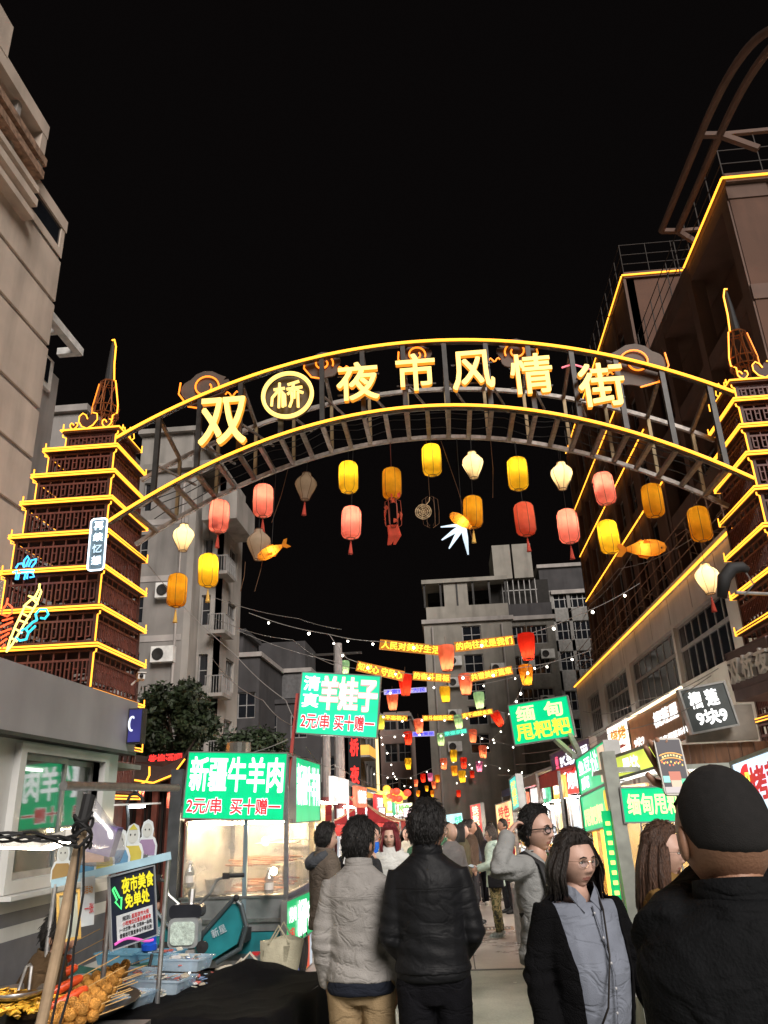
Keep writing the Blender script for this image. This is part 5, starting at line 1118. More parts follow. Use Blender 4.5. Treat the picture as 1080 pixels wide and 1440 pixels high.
# bowl with tongs
bc = PZ(22, 1404, .86); bc.z = pc.z + .10; bw = thing('sauce_bowl', 'steel bowl of sauce with metal tongs at left edge', 'bowl', bc)
k = MB(); k.lathe([(.05, 0), (.13, .03), (.16, .06), (.155, .06), (.12, .032), (.0, .02)], bc, 20, cap=False); k.build('bowl_body', STEEL, bw, True)
k = MB(); k.lathe([(.0, .035), (.125, .036)], bc, 18, cap=False); k.build('sauce', mat('sauce', (.22, .10, .02), .3, 0, 30, .4), bw)
k = MB(); k.tube([bc + Vector((.0, .02, .05)), bc + Vector((.02, .04, .16)), bc + Vector((.035, .05, .17)), bc + Vector((.05, .04, .16)), bc + Vector((.06, .02, .05))], .009, 6); k.build('tongs', STEEL, bw)
# pole, lamp bar and cables
YL = 3.95
pl = thing('lamp_pole', 'leaning pale pole carrying the lamp bar in front of kiosk', 'pole', PY(55, 1440, YL))
k = MB(); k.tube([PY(42, 1500, YL), PY(58, 1440, YL), PY(80, 1340, YL), PY(112, 1185, YL), PY(116, 1165, YL)], .026, 12); k.build('shaft', mat('pale_pole', (.42, .30, .19), .6, 0, 12, .25), pl)
k = MB(); k.tube([PY(112, 1175, YL), PY(122, 1135, YL + .02), PY(126, 1118, YL + .03)], .03, 10); k.build('black_sleeve', BLACK, pl)
lb = thing('lamp_bar', 'white angled LED lamp bar hanging at left edge over food', 'lamp', PY(60, 1188, YL))
cnr = PY(66, 1186, YL + .35); e0 = PY(-40, 1182, YL + .2); e1 = PY(103, 1172, YL + .1)
for a, b in ((e0, cnr), (cnr, e1)):
    d = (b - a).normalized(); k = MB(); k.beam(a, b - d * .004, .075, .045); hs = k.build('housing', mat('lamp_white', (.75, .73, .68), .4), lb)
    k = MB(); k.beam(a + Vector((0, 0, -.027)), b - d * .01 + Vector((0, 0, -.027)), .06, .012); k.build('diffuser', emis('lamp_diffuser', (1, .86, .68), 40), hs)
for j in range(4):
    pts = []
    for i in range(15):
        t_ = i / 14; q = PY(-30 + 140 * t_, 1172 + 5 * math.sin(t_ * 9 + j * 2) + 4 * j * .5 + (6 * t_), YL - .1); q.y += .02 * math.cos(t_ * 14 + j); pts.append(q)
    k = MB(); k.tube(pts, .007, 5); k.build('cable', BLACK, lb)
for (ua, va, ub, vb) in ((112, 1190, 72, 1440), (118, 1180, 105, 1330), (104, 1330, 84, 1440)):
    k = MB(); a, b = PY(ua, va, YL - .04), PY(ub, vb, YL - .12); k.tube([a, a.lerp(b, .5) + Vector((.02, 0, -.01)), b], .006, 5); k.build('cable', BLACK, pl)
c = PY(115, 1178, YL - .02); k = MB()
k.tube([c + Vector((.045 * math.cos(a), .045 * math.sin(a), .02 * math.sin(a * 2.3) + .006 * a - .05)) for a in np.linspace(0, 25, 90)], .008, 5); k.build('cable_coil', BLACK, pl)
# steel rail with the hung plastic bag
yr = 5.0
rl = thing('steel_rail', 'horizontal steel rail crossing in front of kiosk window', 'rail', PY(170, 1108, yr)); a, b = PY(89, 1105, yr - .6), PY(249, 1108, yr + .9)
k = MB(); k.tube([a, b], .026, 10); k.build('tube', STEEL, rl)
bgc = PY(145, 1165, 4.75); bt = thing('plastic_bag', 'clear plastic bag with purple box hung from steel rail', 'bag', bgc)
top = PY(128, 1118, 4.75); k = MB(); pr = [(.012, top.z - bgc.z + .02), (.03, top.z - bgc.z - .01), (.07, .07), (.12, -.02), (.14, -.12), (.12, -.19), (.05, -.205)]
k.lathe(pr, bgc, 18, sy=.6, cap=False); k.v = [(x + (top.x - bgc.x) * max(0, (z - bgc.z + .05)) / (top.z - bgc.z) + .012 * math.sin(z * 60 + y * 40), y + .01 * math.sin(x * 70), z) for x, y, z in k.v]
k.build('film', glassm('bag_film', (.88, .88, .9), .12, .15, .22, (.7, .68, .7)), bt, True)
k = MB(); k.box(bgc + Vector((.015, 0, -.06)), (.15, .08, .16), Matrix.Rotation(.25, 3, 'Y')); k.build('purple_box', mat('purple_box', (.16, .12, .30), .5), bt)
k = MB(); k.box(bgc + Vector((-.03, .01, -.15)), (.13, .08, .06)); k.build('food_packet', mat('food_packet', (.5, .3, .2), .6), bt)
# gooseneck lamp
gl = thing('gooseneck_lamp', 'small arched reading lamp glowing white left of skewer cart', 'lamp', PY(178, 1180, 6))
k = MB(); k.tube([PY(178, 1215, 6), PY(180, 1150, 6), PY(178, 1130, 6), PY(183, 1118, 6), PY(193, 1116, 6), PY(200, 1122, 6), PY(201, 1132, 6)], .012, 6); k.build('neck', BLACK, gl)
k = MB(); k.box(PY(193, 1134, 6), (.10, .06, .018)); k.build('lamp_head', emis('lamp_cool', (.8, .95, 1), 40), gl); k = MB(); k.box(PY(193, 1134, 6) + Vector((0, 0, .016)), (.34, .07, .012)); k.build('shade', WHITE, gl)
# ------------------------------------------------------------------ notice stand: rail, clips, cut-outs, boards
YS = 5.15
ns = thing('notice_stand', 'pale blue clip rail on steel tube legs holding the notices', 'stand', PY(150, 1235, YS))
ra, rb_ = PY(72, 1243, YS - .15), PY(240, 1203, YS + .15)
k = MB(); k.beam(ra, rb_, .05, .045); k.build('rail', mat('pale_blue', (.35, .55, .65), .5), ns)
for u, v, dy in ((78, 1243, -.15), (160, 1222, 0), (237, 1204, .15)):
    a = PY(u, v, YS + dy); k = MB(); k.tube([a, Vector((a.x - .03, a.y, 0))], .016, 8); k.build('leg', STEEL, ns)
cuts = [(85, 1240, 36, 'brown robed'), (121, 1232, 30, 'blue'), (146, 1226, 34, 'yellow and blue'), (166, 1222, 38, 'blue hooded'), (184, 1217, 40, 'yellow hatted'), (205, 1205, 36, 'mauve')]
cc_ = {'brown robed': (.34, .22, .08), 'blue': (.10, .28, .45), 'yellow and blue': (.5, .42, .08), 'blue hooded': (.10, .25, .40), 'yellow hatted': (.55, .46, .08), 'mauve': (.32, .22, .36)}
for i, (u, v, h, nm) in enumerate(cuts):
    yy = YS - .13 + .3 * (u - 78) / 160; c = PY(u, v, yy); H_ = h / 1075 * 6.6; W_ = H_ * .3
    t = thing('card_cutout', '%s printed card figure clipped on notice rail' % nm, 'card', c, 0, 'card figures clipped to the rail'); 
    body = [(-1, 0), (-1.05, .3), (-.8, .5), (-.55, .55), (-.62, .75), (-.45, .95), (0, 1.02), (.45, .95), (.62, .75), (.55, .55), (.8, .5), (1.05, .3), (1, 0)]
    def sc_p(f, o): return [(c.x + W_ * a * f, c.z + H_ * (b * f + o)) for a, b in body][::-1]
    k = MB(); k.prism(sc_p(1, 0), .006, Matrix.Translation((0, c.y, 0))); k.build('card', mat('card_white', (.66, .72, .74), .6), t)
    k = MB(); k.prism([(c.x + W_ * a, c.z + H_ * b) for a, b in [(-.85, .04), (-.88, .3), (-.6, .47), (.6, .47), (.88, .3), (.85, .04)][::-1]], .002, Matrix.Translation((0, c.y - .003, 0))); k.build('print', mat('print_%d' % i, cc_[nm], .6), t)
    k = MB(); k.lathe([(0, 0), (W_ * .5, 0)], (c.x, c.y - .003, c.z + H_ * .72), 14, sy=1.3, M=Matrix.Rotation(PI / 2, 3, 'X').to_4x4(), cap=False); k.build('print', mat('print_pale', (.55, .58, .55), .6), t)
    for e_ in (-1, 1): k = MB(); k.ball((c.x + e_ * W_ * .2, c.y - .006, c.z + H_ * .74), (W_ * .06, .002, W_ * .09), 8, 6); k.build('print', TXK, t)
    if 'hat' in nm or 'yellow' in nm: k = MB(); k.prism([(c.x - W_ * .4, c.z + H_ * .86), (c.x + W_ * .4, c.z + H_ * .86), (c.x, c.z + H_ * 1.0)][::-1], .002, Matrix.Translation((0, c.y - .005, 0))); k.build('print', mat('print_y', (.6, .55, .08), .6), t)
    k = MB(); k.box((c.x, c.y - .01, c.z - .0), (.03, .03, .03)); k.build('clip', STEEL, ns)
P = panel_px((166, 1234), (233, 1214), (220, 1314), (157, 1336), 5.05, 5.3)
NV = mat('navy_print', (.012, .018, .04), .5)
nb = sign('notice_board', 'dark blue hanging notice board with yellow headline and green arrow', 'notice', P, NV, [('夜市美食', .24, .72, .97, .95, emis('t_y', (.85, .75, .03), .55), dict(bold=.03)), ('免单处', .30, .50, .86, .71, emis('t_y', (.85, .75, .03), .55), dict(bold=.03))], mat('board_edge', (.3, .33, .36), .5), .015, None, .006)
k = MB(); P.slab(k, P.w * .12, P.h * .09, P.w * .93, P.h * .44, .001, .004); k.build('white_panel', mat('notice_white', (.62, .66, .70), .6), nb)
for body, a, b, c2, d2, m in (('规则: ', .24, .345, .42, .41, TXK), ('逛逛夜市大街', .44, .345, .84, .41, mat('t_red', (.6, .04, .05), .6)), ('小吃摊位任意品尝美食', .24, .27, .88, .335, mat('t_red', (.6, .04, .05), .6)), ('(一次仅限一单, 仅限单一品类)', .17, .19, .9, .255, TXK), ('套餐类可重复参与不得兑换!', .17, .115, .9, .18, TXK)):
    k = MB(); P.text(k, body, a, b, c2, d2, bold=.018, proud=.005, depth=.001); k.build('lettering', m, nb)
k = MB(); ar = [(.05, .82), (.14, .66), (.10, .64), (.22, .52), (.24, .68), (.20, .68), (.09, .85), (.05, .82)]; k.tube([P.P(a * P.w, b * P.h, .006) for a, b in ar], .005, 5); k.build('arrow', emis('arrow_green', (.1, 1, .25), 1.0), nb)
k = MB(); k.tube([P.P(P.w * (.06 + .5 * t_), P.h * (.06 + .05 * math.sin(t_ * 3) - .04 * t_), .004) for t_ in np.linspace(0, 1.7, 10)], .008, 5); k.build('swirl', emis('swirl_pink', (.8, .12, .5), .6), nb)
P = panel_px((117, 1236), (140, 1229), (132, 1300), (112, 1304), 5.02, 5.08)
sign('paper_notice', 'white paper notice with red characters clipped left of blue board', 'notice', P, mat('paper_white', (.60, .66, .70), .6), [('活动', .2, .66, .8, .82, mat('t_orange', (.6, .25, .03), .6), dict(bold=.01)), ('一张', .25, .25, .9, .45, mat('t_red', (.6, .04, .05), .6), dict(bold=.015))], None, .006)
P = panel_px((93, 1258), (117, 1254), (110, 1316), (84, 1322), 4.6, 4.65)
sign('framed_notice', 'small yellow wooden framed notice hanging by the leaning pole', 'frame', P, mat('frame_paper', (.36, .40, .36), .3, 0, 3, .3), [], mat('frame_wood', (.55, .36, .10), .5), .02, None, .014)
# green cloth camp chair behind the notices
gc = thing('camp_chair', 'dark green cloth camp chair below the notice rail', 'chair', (PY(140, 1360, 6).x, 6.2, 0))
c = PY(140, 1330, 6.2)
k = MB(); vs = []
for j in range(9):
    for i in range(9):
        a = -.3 + .6 * i / 8; t_ = j / 8; y = c.y - .2 + .35 * t_ ; z = .38 + .02 + (.55 * max(0, t_ - .35)) - .08 * math.sin(PI * i / 8) * (1 - t_ * .5)
        vs.append((c.x + a, y + .12 * max(0, t_ - .4), z))
k.add(vs, [(j * 9 + i, j * 9 + i + 1, (j + 1) * 9 + i + 1, (j + 1) * 9 + i) for j in range(8) for i in range(8)]); k.build('sling', mat('green_canvas', (.02, .08, .06), .85, 0, 15, .2, .2), gc, True)
for s in (-1, 1):
    for (ya, za, yb2, zb2) in ((-.2, 0, .25, .8), (.25, 0, -.2, .45)): k = MB(); k.tube([(c.x + s * .31, c.y + ya, za), (c.x + s * .31, c.y + yb2, zb2)], .012, 6); k.build('leg', BLACK, gc)
# ------------------------------------------------------------------ right: Burmese snack cart and signs
SC = thing('snack_cart', 'glass snack cart with green fascia at right behind grey-shirted woman', 'food cart', (1.9, 7.8, 0))
YA, YB2 = 7.0, 8.6
pn_ = PY(868, 1165, YA); pf_ = PY(832, 1170, YB2)       # near and far top corners of the street side
pxn, pxf = pn_.x, pn_.x
GP = mat('grey_post', (.36, .38, .34), .45, .3, 8, .2, dirt=.2)
xr = pn_.x; ztp = 1.66
k = MB(); k.beam((xr + .06, YA, 0), (xr + .0, YA, 2.15), .13, .11); k.build('post', GP, SC)
k = MB(); k.beam((xr, YB2, 0), (xr, YB2, 2.0), .06); k.build('post', GP, SC)
k = MB(); k.beam((xr + 1.3, YA, 0), (xr + 1.3, YA, 2.0), .06); k.build('post', GP, SC)
k = MB(); k.mm((xr + .02, YA + .06, .0), (xr + 1.3, YB2, .82)); k.build('base', mat('cart_base', (.45, .47, .42), .5, 0, 4, .2, dirt=.3), SC)
k = MB(); k.mm((xr - .03, YA + .02, .82), (xr + 1.34, YB2, .86)); k.build('counter', STEEL, SC)
G2 = glassm('clear_glass', (.93, .95, .95), .10, .03)
k = MB(); k.mm((xr - .004, YA + .08, .88), (xr + .004, YB2 - .04, ztp)); k.build('glass_pane', G2, SC)
k = MB(); k.mm((xr + .08, YA - .004, .88), (xr + 1.25, YA + .004, ztp)); k.build('glass_pane', G2, SC)
k = MB(); k.mm((xr, YA, 1.98), (xr + 1.3, YB2, 2.02)); k.build('roof', GP, SC)
for i in range(8):
    x = xr + .2 + i * .14; k = MB(); k.tube([(x, YA + .02, .9), (x, YA + .02, 1.62)], .008, 6); k.build('rack_rod', STEEL, SC)
for i in range(3):
    k = MB(); k.mm((xr + .1, YA + .4 + i * .35, 1.58), (xr + 1.2, YA + .43 + i * .35, 1.61)); k.build('tube_lamp', emis('snack_lamp', (1, .97, .92), 32), SC)
k = MB(); k.mm((xr + .04, YB2 - .06, .9), (xr + 1.3, YB2 - .03, 1.6)); k.build('back_panel', mat('amber_panel', (.55, .30, .06), .4), SC)
for i in range(2):
    k = MB(); k.tube([(xr + .04, YA + .95 + i * .45, .9), (xr + .04, YA + .95 + i * .45, 1.6)], .02, 6); k.build('amber_lamp', emis('amber_tube', (1, .45, .05), 4), SC)
for i in range(5):
    k = MB(); k.lathe([(.10, 0), (.12, .02), (.12, .2), (.10, .22)], (xr + .25 + i * .22, YA + .35 + .1 * (i % 2), .86), 14); k.build('food_jar', mat('jar_%d' % (i % 3), [(.45, .12, .06), (.6, .35, .1), (.5, .45, .4)][i % 3], .3), SC)
k = MB(); k.lathe([(.09, 0), (.02, .32), (.0, .33)], (xr + .18, YA + .85, .86), 10); k.build('cone_stack', mat('cone', (.6, .38, .2), .6), SC)
for i in range(14):
    z = .62 + i * .074; k = MB(); k.box((xr - .075, YA - .02, z), (.035, .02, .03)); k.build('led_dot', emis('led_lime', (.65, 1, .15), 1.6), SC)
k = MB(); k.box((xr - .078, YA + .0, 1.12), (.07, .02, 1.12)); k.build('led_backing', GREEN2, SC)
P = panel_px((877, 1109), (956, 1107), (956, 1154), (879, 1156), 6.93, 6.93)
sign('fascia_sign', 'green front sign with pale characters above the snack cart window', 'sign', P, GREEN, [('缅甸甩粑粑', .08, .2, 1.3, .84, TXPY, dict(bold=.022))], FRM, .06, 'green snack cart signs', .012)
P = panel_px((808, 1119), (858, 1106), (868, 1158), (823, 1170), 8.5, 7.05)
sign('fascia_sign', 'slanted green street-side sign over snack cart glass', 'sign', P, GREEN, [('甩粑粑', .08, .12, .72, .62, TXPY, dict(bold=.03)), ('!', .78, .1, .9, .9, emis('t_corn', (.9, .6, .05), .9), dict(bold=.06))], FRM, .06, 'green snack cart signs', .012)
P = panel_px((806, 1072), (842, 1040), (858, 1098), (817, 1118), 8.4, 7.3)
sg = sign('fascia_sign', 'upper green box sign with fish characters and food picture', 'sign', P, GREEN, [('鱼豆', .08, .5, .5, .9, TXW, dict(bold=.02)), ('大达', .52, .3, .75, .95, TXW, dict(bold=.02)), ('腐', .1, .08, .4, .42, TXW, dict(bold=.02))], FRM, .12, 'green snack cart signs', .012)
k = MB(); P.slab(k, P.w * .77, P.h * .05, P.w * .98, P.h * .95, .002, .006); k.build('food_picture', lightbox('food_pic', (.75, .55, .38), .9, .6), sg)
P = panel_px((716, 991), (800, 980), (808, 1034), (725, 1047), 9.5, 9.3)
sg = sign('fascia_sign', 'raised green two-line sign on slanting pole at street right', 'sign', P, GREEN, [('缅', .1, .54, .42, .94, TXPY, dict(bold=.024)), ('甸', .58, .54, .9, .94, TXPY, dict(bold=.024)), ('甩粑粑', .05, .06, .97, .5, emis('t_lime', (.75, 1, .05), 1.0), dict(bold=.024))], FRM, .1, 'green snack cart signs', .012)
for a, b in (((.65, 0), (808, 1064)), ((.9, .1), (815, 1060))):
    k = MB(); k.beam(P.P(a[0] * P.w, a[1] * P.h, -.1), PY(*b, 8.4), .05); k.build('pole', GP, sg)
# shop fascias behind
def shop_sign(tl, tr, br, bl, yl, yr, name, label, m, texts, fm=FRM, th=.12, **k): 
    return sign(name, label, 'sign', panel_px(tl, tr, br, bl, yl, yr), m, texts, fm, th, **k)
DK = mat('durian_dark', (.05, .06, .06), .4); TAN = mat('durian_tan', (.26, .12, .045), .5)
shop_sign((962, 968), (1030, 962), (1037, 1018), (975, 1030), 10.6, 10.6, 'shop_fascia', 'dark durian shop sign with glowing white characters by right tower', DK, [('榴 莲', .12, .52, .78, .92, TXW, dict(bold=.03)), ('9块9', .16, .1, .85, .46, TXW, dict(bold=.03))])
P = panel_px((882, 1014), (960, 968), (973, 1032), (892, 1066), 13.2, 10.65)
sg = sign('shop_fascia', 'tan durian house fascia with white characters along street', 'sign', P, TAN, [('榴莲屋', .48, .46, .88, .84, TXW, dict(bold=.03)), ('9块9', .06, .22, .26, .46, TXW, dict(bold=.02)), ('现开现卖榴莲新鲜', .34, .06, .98, .22, TXW, dict(bold=.02))], None, .12)
k = MB(); k.tube([P.P(0, P.h + .02, .02), P.P(P.w, P.h + .02, .02)], .02, 6); k.build('light_strip', emis('led_warm_white', (1, .8, .5), 2.2), sg)
shop_sign((856, 1021), (881, 1012), (889, 1058), (860, 1070), 14.6, 13.3, 'shop_fascia', 'overexposed white lit shop sign left of durian fascia', lightbox('white_hot', (1, .92, .8), 1.5, .3), [('烧烤', .15, .45, .9, .85, emis('t_or', (1, .35, .05), .9), dict(bold=.03))])
shop_sign((862, 1066), (924, 1049), (926, 1076), (866, 1094), 7.3, 6.8, 'shop_fascia', 'yellow-green lit strip sign below durian fascia', lightbox('lime_box', (.62, .70, .10), 1.0, .4), [('果饮', .25, .15, .62, .85, TXW, dict(bold=.03))])
shop_sign((771, 1059), (829, 1041), (833, 1068), (778, 1090), 16.5, 14.5, 'shop_fascia', 'purple neon-striped shop sign behind the raised green sign', lightbox('purple_box', (.12, .05, .75), 1.7), [('K歌吧', .25, .15, .95, .8, TXW, dict(bold=.03)), ('!', .12, .15, .2, .8, emis('t_pinkred', (1, .1, .2), 1.2), dict(bold=.06))])
P = panel_px((1022, 926), (1080, 889), (1090, 950), (1032, 971), 9.9, 9.0); 
sg = sign('tower_board', 'mauve board with raised white characters on the right tower', 'sign', P, mat('mauve_board', (.13, .085, .085), .6), [], mat('mauve_edge', (.16, .10, .10), .6), .1, None, .01)
for i, ch in enumerate('双桥夜市'):
    k = MB(); P.text(k, ch, .06 + .33 * i, .14, .06 + .33 * i + .29, .78, bold=.024, depth=.05, solid=True); k.build('raised_character', mat('char_white', (.8, .76, .72), .5), sg)
k = MB(); P.slab(k, P.w, 0, P.w + 1.2, P.h, -.1, -.002); P.slab(k, -.01, -.14, P.w + 1.2, -.012, -.9, .0); k.build('board_extension', MT['mauve_board'], sg)
shop_sign((1037, 1080), (1100, 1050), (1106, 1140), (1048, 1152), 6.0, 5.4, 'grill_sign', 'bright white grill sign with red characters at right edge', lightbox('pale_blue_box', (.62, .80, .95), 1.15), [('烤', .38, .25, .78, .85, TXR, dict(bold=.03)), ('苕皮', .80, .25, 1.5, .85, TXR, dict(bold=.03))], WFR, .08)
rg = thing('round_badge', 'red oval badge with yellow character on the grill sign', 'badge', PY(1052, 1090, 5.85)); c = PY(1055, 1094, 5.82)
k = MB(); k.lathe([(.0, 0), (.065, 0), (.065, .012), (0, .012)], c, 20, sy=1.5, M=Matrix.Rotation(PI / 2, 3, 'X').to_4x4(), cap=False); k.build('disc', emis('badge_red', (.75, .03, .03), .9), rg)
Pb = Panel(c + Vector((-.045, -.015, -.05)), c + Vector((.045, -.015, -.05)), .1); k = MB(); Pb.text(k, '吃', .05, .05, .95, .95, bold=.03); k.build('lettering', TXY, rg)
# timber shop front under the durian sign
SF = thing('timber_shop', 'brown timber shop front below the durian sign', 'shop front', (3.6, 11, 0))
a, b = PY(935, 1065, 10.9), PY(1045, 1060, 10.9)
for i in range(9):
    x = a.x + (b.x + .5 - a.x) * i / 9; k = MB(); k.mm((x, 10.9, 0), (x + (b.x + .5 - a.x) / 9 - .012, 10.95, a.z + .15)); k.build('plank', mat('timber', (.22, .11, .06), .6, 0, 4, .3, stretch=(6, 6, .6)), SF)
k = MB(); k.mm((a.x + .3, 10.8, a.z + .17), (b.x + .2, 10.89, a.z + .62)); k.build('panel', mat('taupe', (.20, .18, .15), .6), SF)
# ------------------------------------------------------------------ stalls along the street
CV = {'red': mat('canopy_red', (.42, .03, .035), .7, 0, 3, .15), 'grey': mat('canopy_grey', (.32, .28, .26), .8, 0, 3, .2), 'scarlet': mat('canopy_scarlet', (.55, .05, .04), .7, 0, 3, .15), 'blue': mat('canopy_blue', (.05, .07, .16), .7)}
def tent(name, label, x, y, w_, d_, ze, zp, col, trim=True):
    zb = gz(y); t = thing(name, label, 'canopy', (x, y, zb))
    n = 8; rim = []; k = MB(); vs = []
    corners = [(-w_ / 2, -d_ / 2), (w_ / 2, -d_ / 2), (w_ / 2, d_ / 2), (-w_ / 2, d_ / 2)]
    for r in range(n + 1):
        f = r / n; zz = ze + (zp - ze) * (f ** 1.7)
        for a, b in corners:
            vs.append((x + a * (1 - f), y + b * (1 - f), zz))
    k.add(vs, [(r * 4 + i, r * 4 + (i + 1) % 4, (r + 1) * 4 + (i + 1) % 4, (r + 1) * 4 + i) for r in range(n) for i in range(4)]); k.build('canopy_top', CV[col], t)
    k = MB()
    for i in range(4):
        a, b = corners[i], corners[(i + 1) % 4]; k.beam((x + a[0], y + a[1], ze - .13), (x + b[0], y + b[1], ze - .13), .01, .24)
    k.build('valance', CV['scarlet' if col == 'red' else col], t)
    for a, b in corners: k = MB(); k.beam((x + a, y + b, zb), (x + a, y + b, ze), .04); k.build('post', STEEL, t)
    if trim:
        for i in range(4):
            a = corners[i]; k = MB(); k.tube([(x + a[0] * (1 - r / n), y + a[1] * (1 - r / n), ze + (zp - ze) * ((r / n) ** 1.7) + .01) for r in range(n + 1)], .02, 5); k.build('piping', mat('piping', (.6, .42, .25), .7), t)
    return t
c = PY(511, 1128, 20); tent('market_tent', 'red pointed market tent at left beyond the cart', c.x, 20, 1.9, 2.0, PY(511, 1158, 19).z, c.z, 'red')
c = PY(497, 1118, 24); tent('market_tent', 'second red pointed tent half hidden behind the first', c.x - .3, 24, 2.2, 2, PY(470, 1146, 23).z, c.z + .1, 'red')
def slant(name, label, x0, x1, y0, y1, z0, z1, col):
    t = thing(name, label, 'canopy', ((x0 + x1) / 2, (y0 + y1) / 2, gz(y0)))
    k = MB(); N_ = 10; vs = []
    for j in range(N_ + 1):
        for i in range(N_ + 1): vs.append((x0 + (x1 - x0) * i / N_, y0 + (y1 - y0) * j / N_, z0 + (z1 - z0) * i / N_ - .12 * math.sin(PI * i / N_) + .05 * math.sin(j * 2.1)))
    k.add(vs, [(j * (N_ + 1) + i, j * (N_ + 1) + i + 1, (j + 1) * (N_ + 1) + i + 1, (j + 1) * (N_ + 1) + i) for j in range(N_) for i in range(N_)]); k.build('sheet', CV[col], t, True)
    k = MB(); k.beam((x0, y0, z0 - .1), (x0, y1, z0 - .1), .02, .22); k.build('valance', CV[col], t)
    for yy in (y0, y1):
        k = MB(); k.beam((x0, yy, gz(yy)), (x0, yy, z0), .05); k.build('post', STEEL, t)
        k = MB(); k.beam((x1, yy, gz(yy)), (x1, yy, z1), .05); k.build('post', STEEL, t)
    return t
slant('market_awning', 'scarlet awning over right stalls behind glasses man', 1.75, 3.6, 13.5, 16.5, 2.25, 3.0, 'scarlet')
slant('market_awning', 'grey canvas awning left of the scarlet one', 1.75, 3.8, 17.0, 21, 2.35, 3.3, 'grey')
slant('market_awning', 'dark red awning deep in the street on the right', 1.9, 3.8, 22, 27, 2.2, 2.9, 'red')
slant('market_awning', 'dark blue awning furthest down the street', 2.0, 4.0, 28, 34, 2.3, 3.0, 'blue')
slant('market_awning', 'grey awning on left side behind the red tents', -1.9, -4.2, 27, 33, 2.2, 2.9, 'grey')
cols_ = [(1, .75, .35), (.9, .95, 1), (1, .6, .25), (1, .9, .75), (.95, .5, .35), (.8, .9, 1)]
def stall(i, x, y, side, label, w_=1.6):
    zb = gz(y); t = thing('market_stall', label, 'stall', (x, y, zb), 0, 'food stalls lining the street')
    s = side; xo_ = x + s * 1.0
    k = MB(); k.mm((x, y, zb), (xo_, y + w_, zb + .85)); k.build('counter', mat('stall_counter_%d' % (i % 3), [(.4, .36, .3), (.35, .08, .06), (.45, .45, .47)][i % 3], .5), t)
    k = MB(); k.mm((x - s * .01, y + .06, zb + .2), (x - s * .03, y + w_ - .06, zb + .8)); k.build('front_poster', lightbox('stall_poster_%d' % (i % 6), cols_[i % 6], .75, .6), t)
    k = MB(); k.mm((xo_ - s * .05, y, zb + .85), (xo_, y + w_, zb + 2.1)); k.build('back_board', lightbox('stall_back_%d' % (i % 6), cols_[(i + 2) % 6], .55, .7), t)
    for yy in (y + .03, y + w_ - .03): k = MB(); k.beam((x, yy, zb + .85), (x, yy, zb + 2.2), .04); k.build('post', STEEL, t)
    k = MB(); k.mm((x - s * .02, y, zb + 2.0), (x + s * .06, y + w_, zb + 2.42)); k.build('header', lightbox('stall_head_%d' % (i % 5), [(.75, .05, .05), (.95, .6, .1), (.05, .5, .25), (.9, .85, .8), (.8, .2, .1)][i % 5], .9, .4), t)
    P = Panel((x - s * .025, y if s > 0 else y + w_, zb + 2.04), (x - s * .025, y + w_ if s > 0 else y, zb + 2.04), .34)
    P = Panel((x - .025, y + w_, zb + 2.04), (x - .025, y, zb + 2.04), .34) if s > 0 else Panel((x + .025, y, zb + 2.04), (x + .025, y + w_, zb + 2.04), .34)
    k = MB(); P.text(k, ['烤串', '奶茶', '炒饭', '米线', '煎饼', '豆腐', '凉粉', '烧饵块'][i % 8], .12, .1, .88, .9, bold=.03); k.build('lettering', TXW, t)
    k = MB(); k.mm((x + s * .2, y + .1, zb + 2.0), (x + s * .26, y + w_ - .1, zb + 2.03)); k.build('tube_lamp', emis('stall_lamp_%d' % (i % 3), [(1, .92, .8), (.92, .97, 1), (1, .8, .55)][i % 3], 90), t)
    for q in range(6):
        a = y + .15 + q * (w_ - .3) / 5; k = MB(); k.lathe([(.08, 0), (.10, .08), (.09, .1)], (x + s * random.uniform(.2, .8), a, zb + .85), 10); k.build('food_dish', mat('dish_%d' % (q % 4), [(.5, .2, .06), (.6, .4, .1), (.35, .35, .1), (.55, .5, .45)][q % 4], .5), t)
yy = 13.6
SL = ['first', 'second', 'third', 'fourth', 'fifth', 'sixth', 'seventh', 'eighth', 'ninth']
for i in range(8): stall(i, 2.1 + .05 * (i % 2), 13.2 + i * 2.6, 1, '%s lit food stall counted along the right kerb' % SL[i], 1.9)
for i in range(6): stall(i + 3, -2.0, 13.4 + i * 3.2 + (1 if i > 1 else 0), -1, '%s lit food stall counted along the left kerb' % SL[i], 2.0)
def board(tl, tr, br, bl, yl, yr, label, m, texts): return sign('stall_sign', label, 'sign', panel_px(tl, tr, br, bl, yl, yr), m, texts, FRM, .08, 'lit stall signs down the street', .02)
board((664, 1132), (679, 1131), (680, 1180), (665, 1181), 22, 21, 'red vertical neon sign board in mid street right', lightbox('red_box', (.8, .02, .03), 1.0), [('铁\n板\n鱿\n鱼', .2, .04, .8, .96, emis('t_yellowish', (1, .8, .5), 1.4), dict(bold=.03))])
board((698, 1134), (722, 1124), (724, 1170), (701, 1174), 18, 16.5, 'warm yellow lit menu board on right stall row', lightbox('menu_warm', (1, .62, .25), 1.0, .5), [('特色\n小吃', .15, .1, .85, .9, TXR, dict(bold=.02))])
board((712, 1096), (722, 1092), (731, 1134), (722, 1140), 12.0, 11.6, 'tilted narrow teal vertical sign above the stall row', lightbox('teal_box', (.05, .55, .50), 1.1, .4), [('柠\n檬\n茶', .15, .1, .85, .9, TXY, dict(bold=.02))])
board((630, 1146), (652, 1143), (652, 1162), (630, 1165), 30, 30, 'pale blue and green lit sign far down street', lightbox('paleblue2', (.45, .8, .85), 1.1, .3), [('炸鸡', .5, .15, .95, .85, emis('t_g', (.05, .6, .3), 1), dict(bold=.03))])
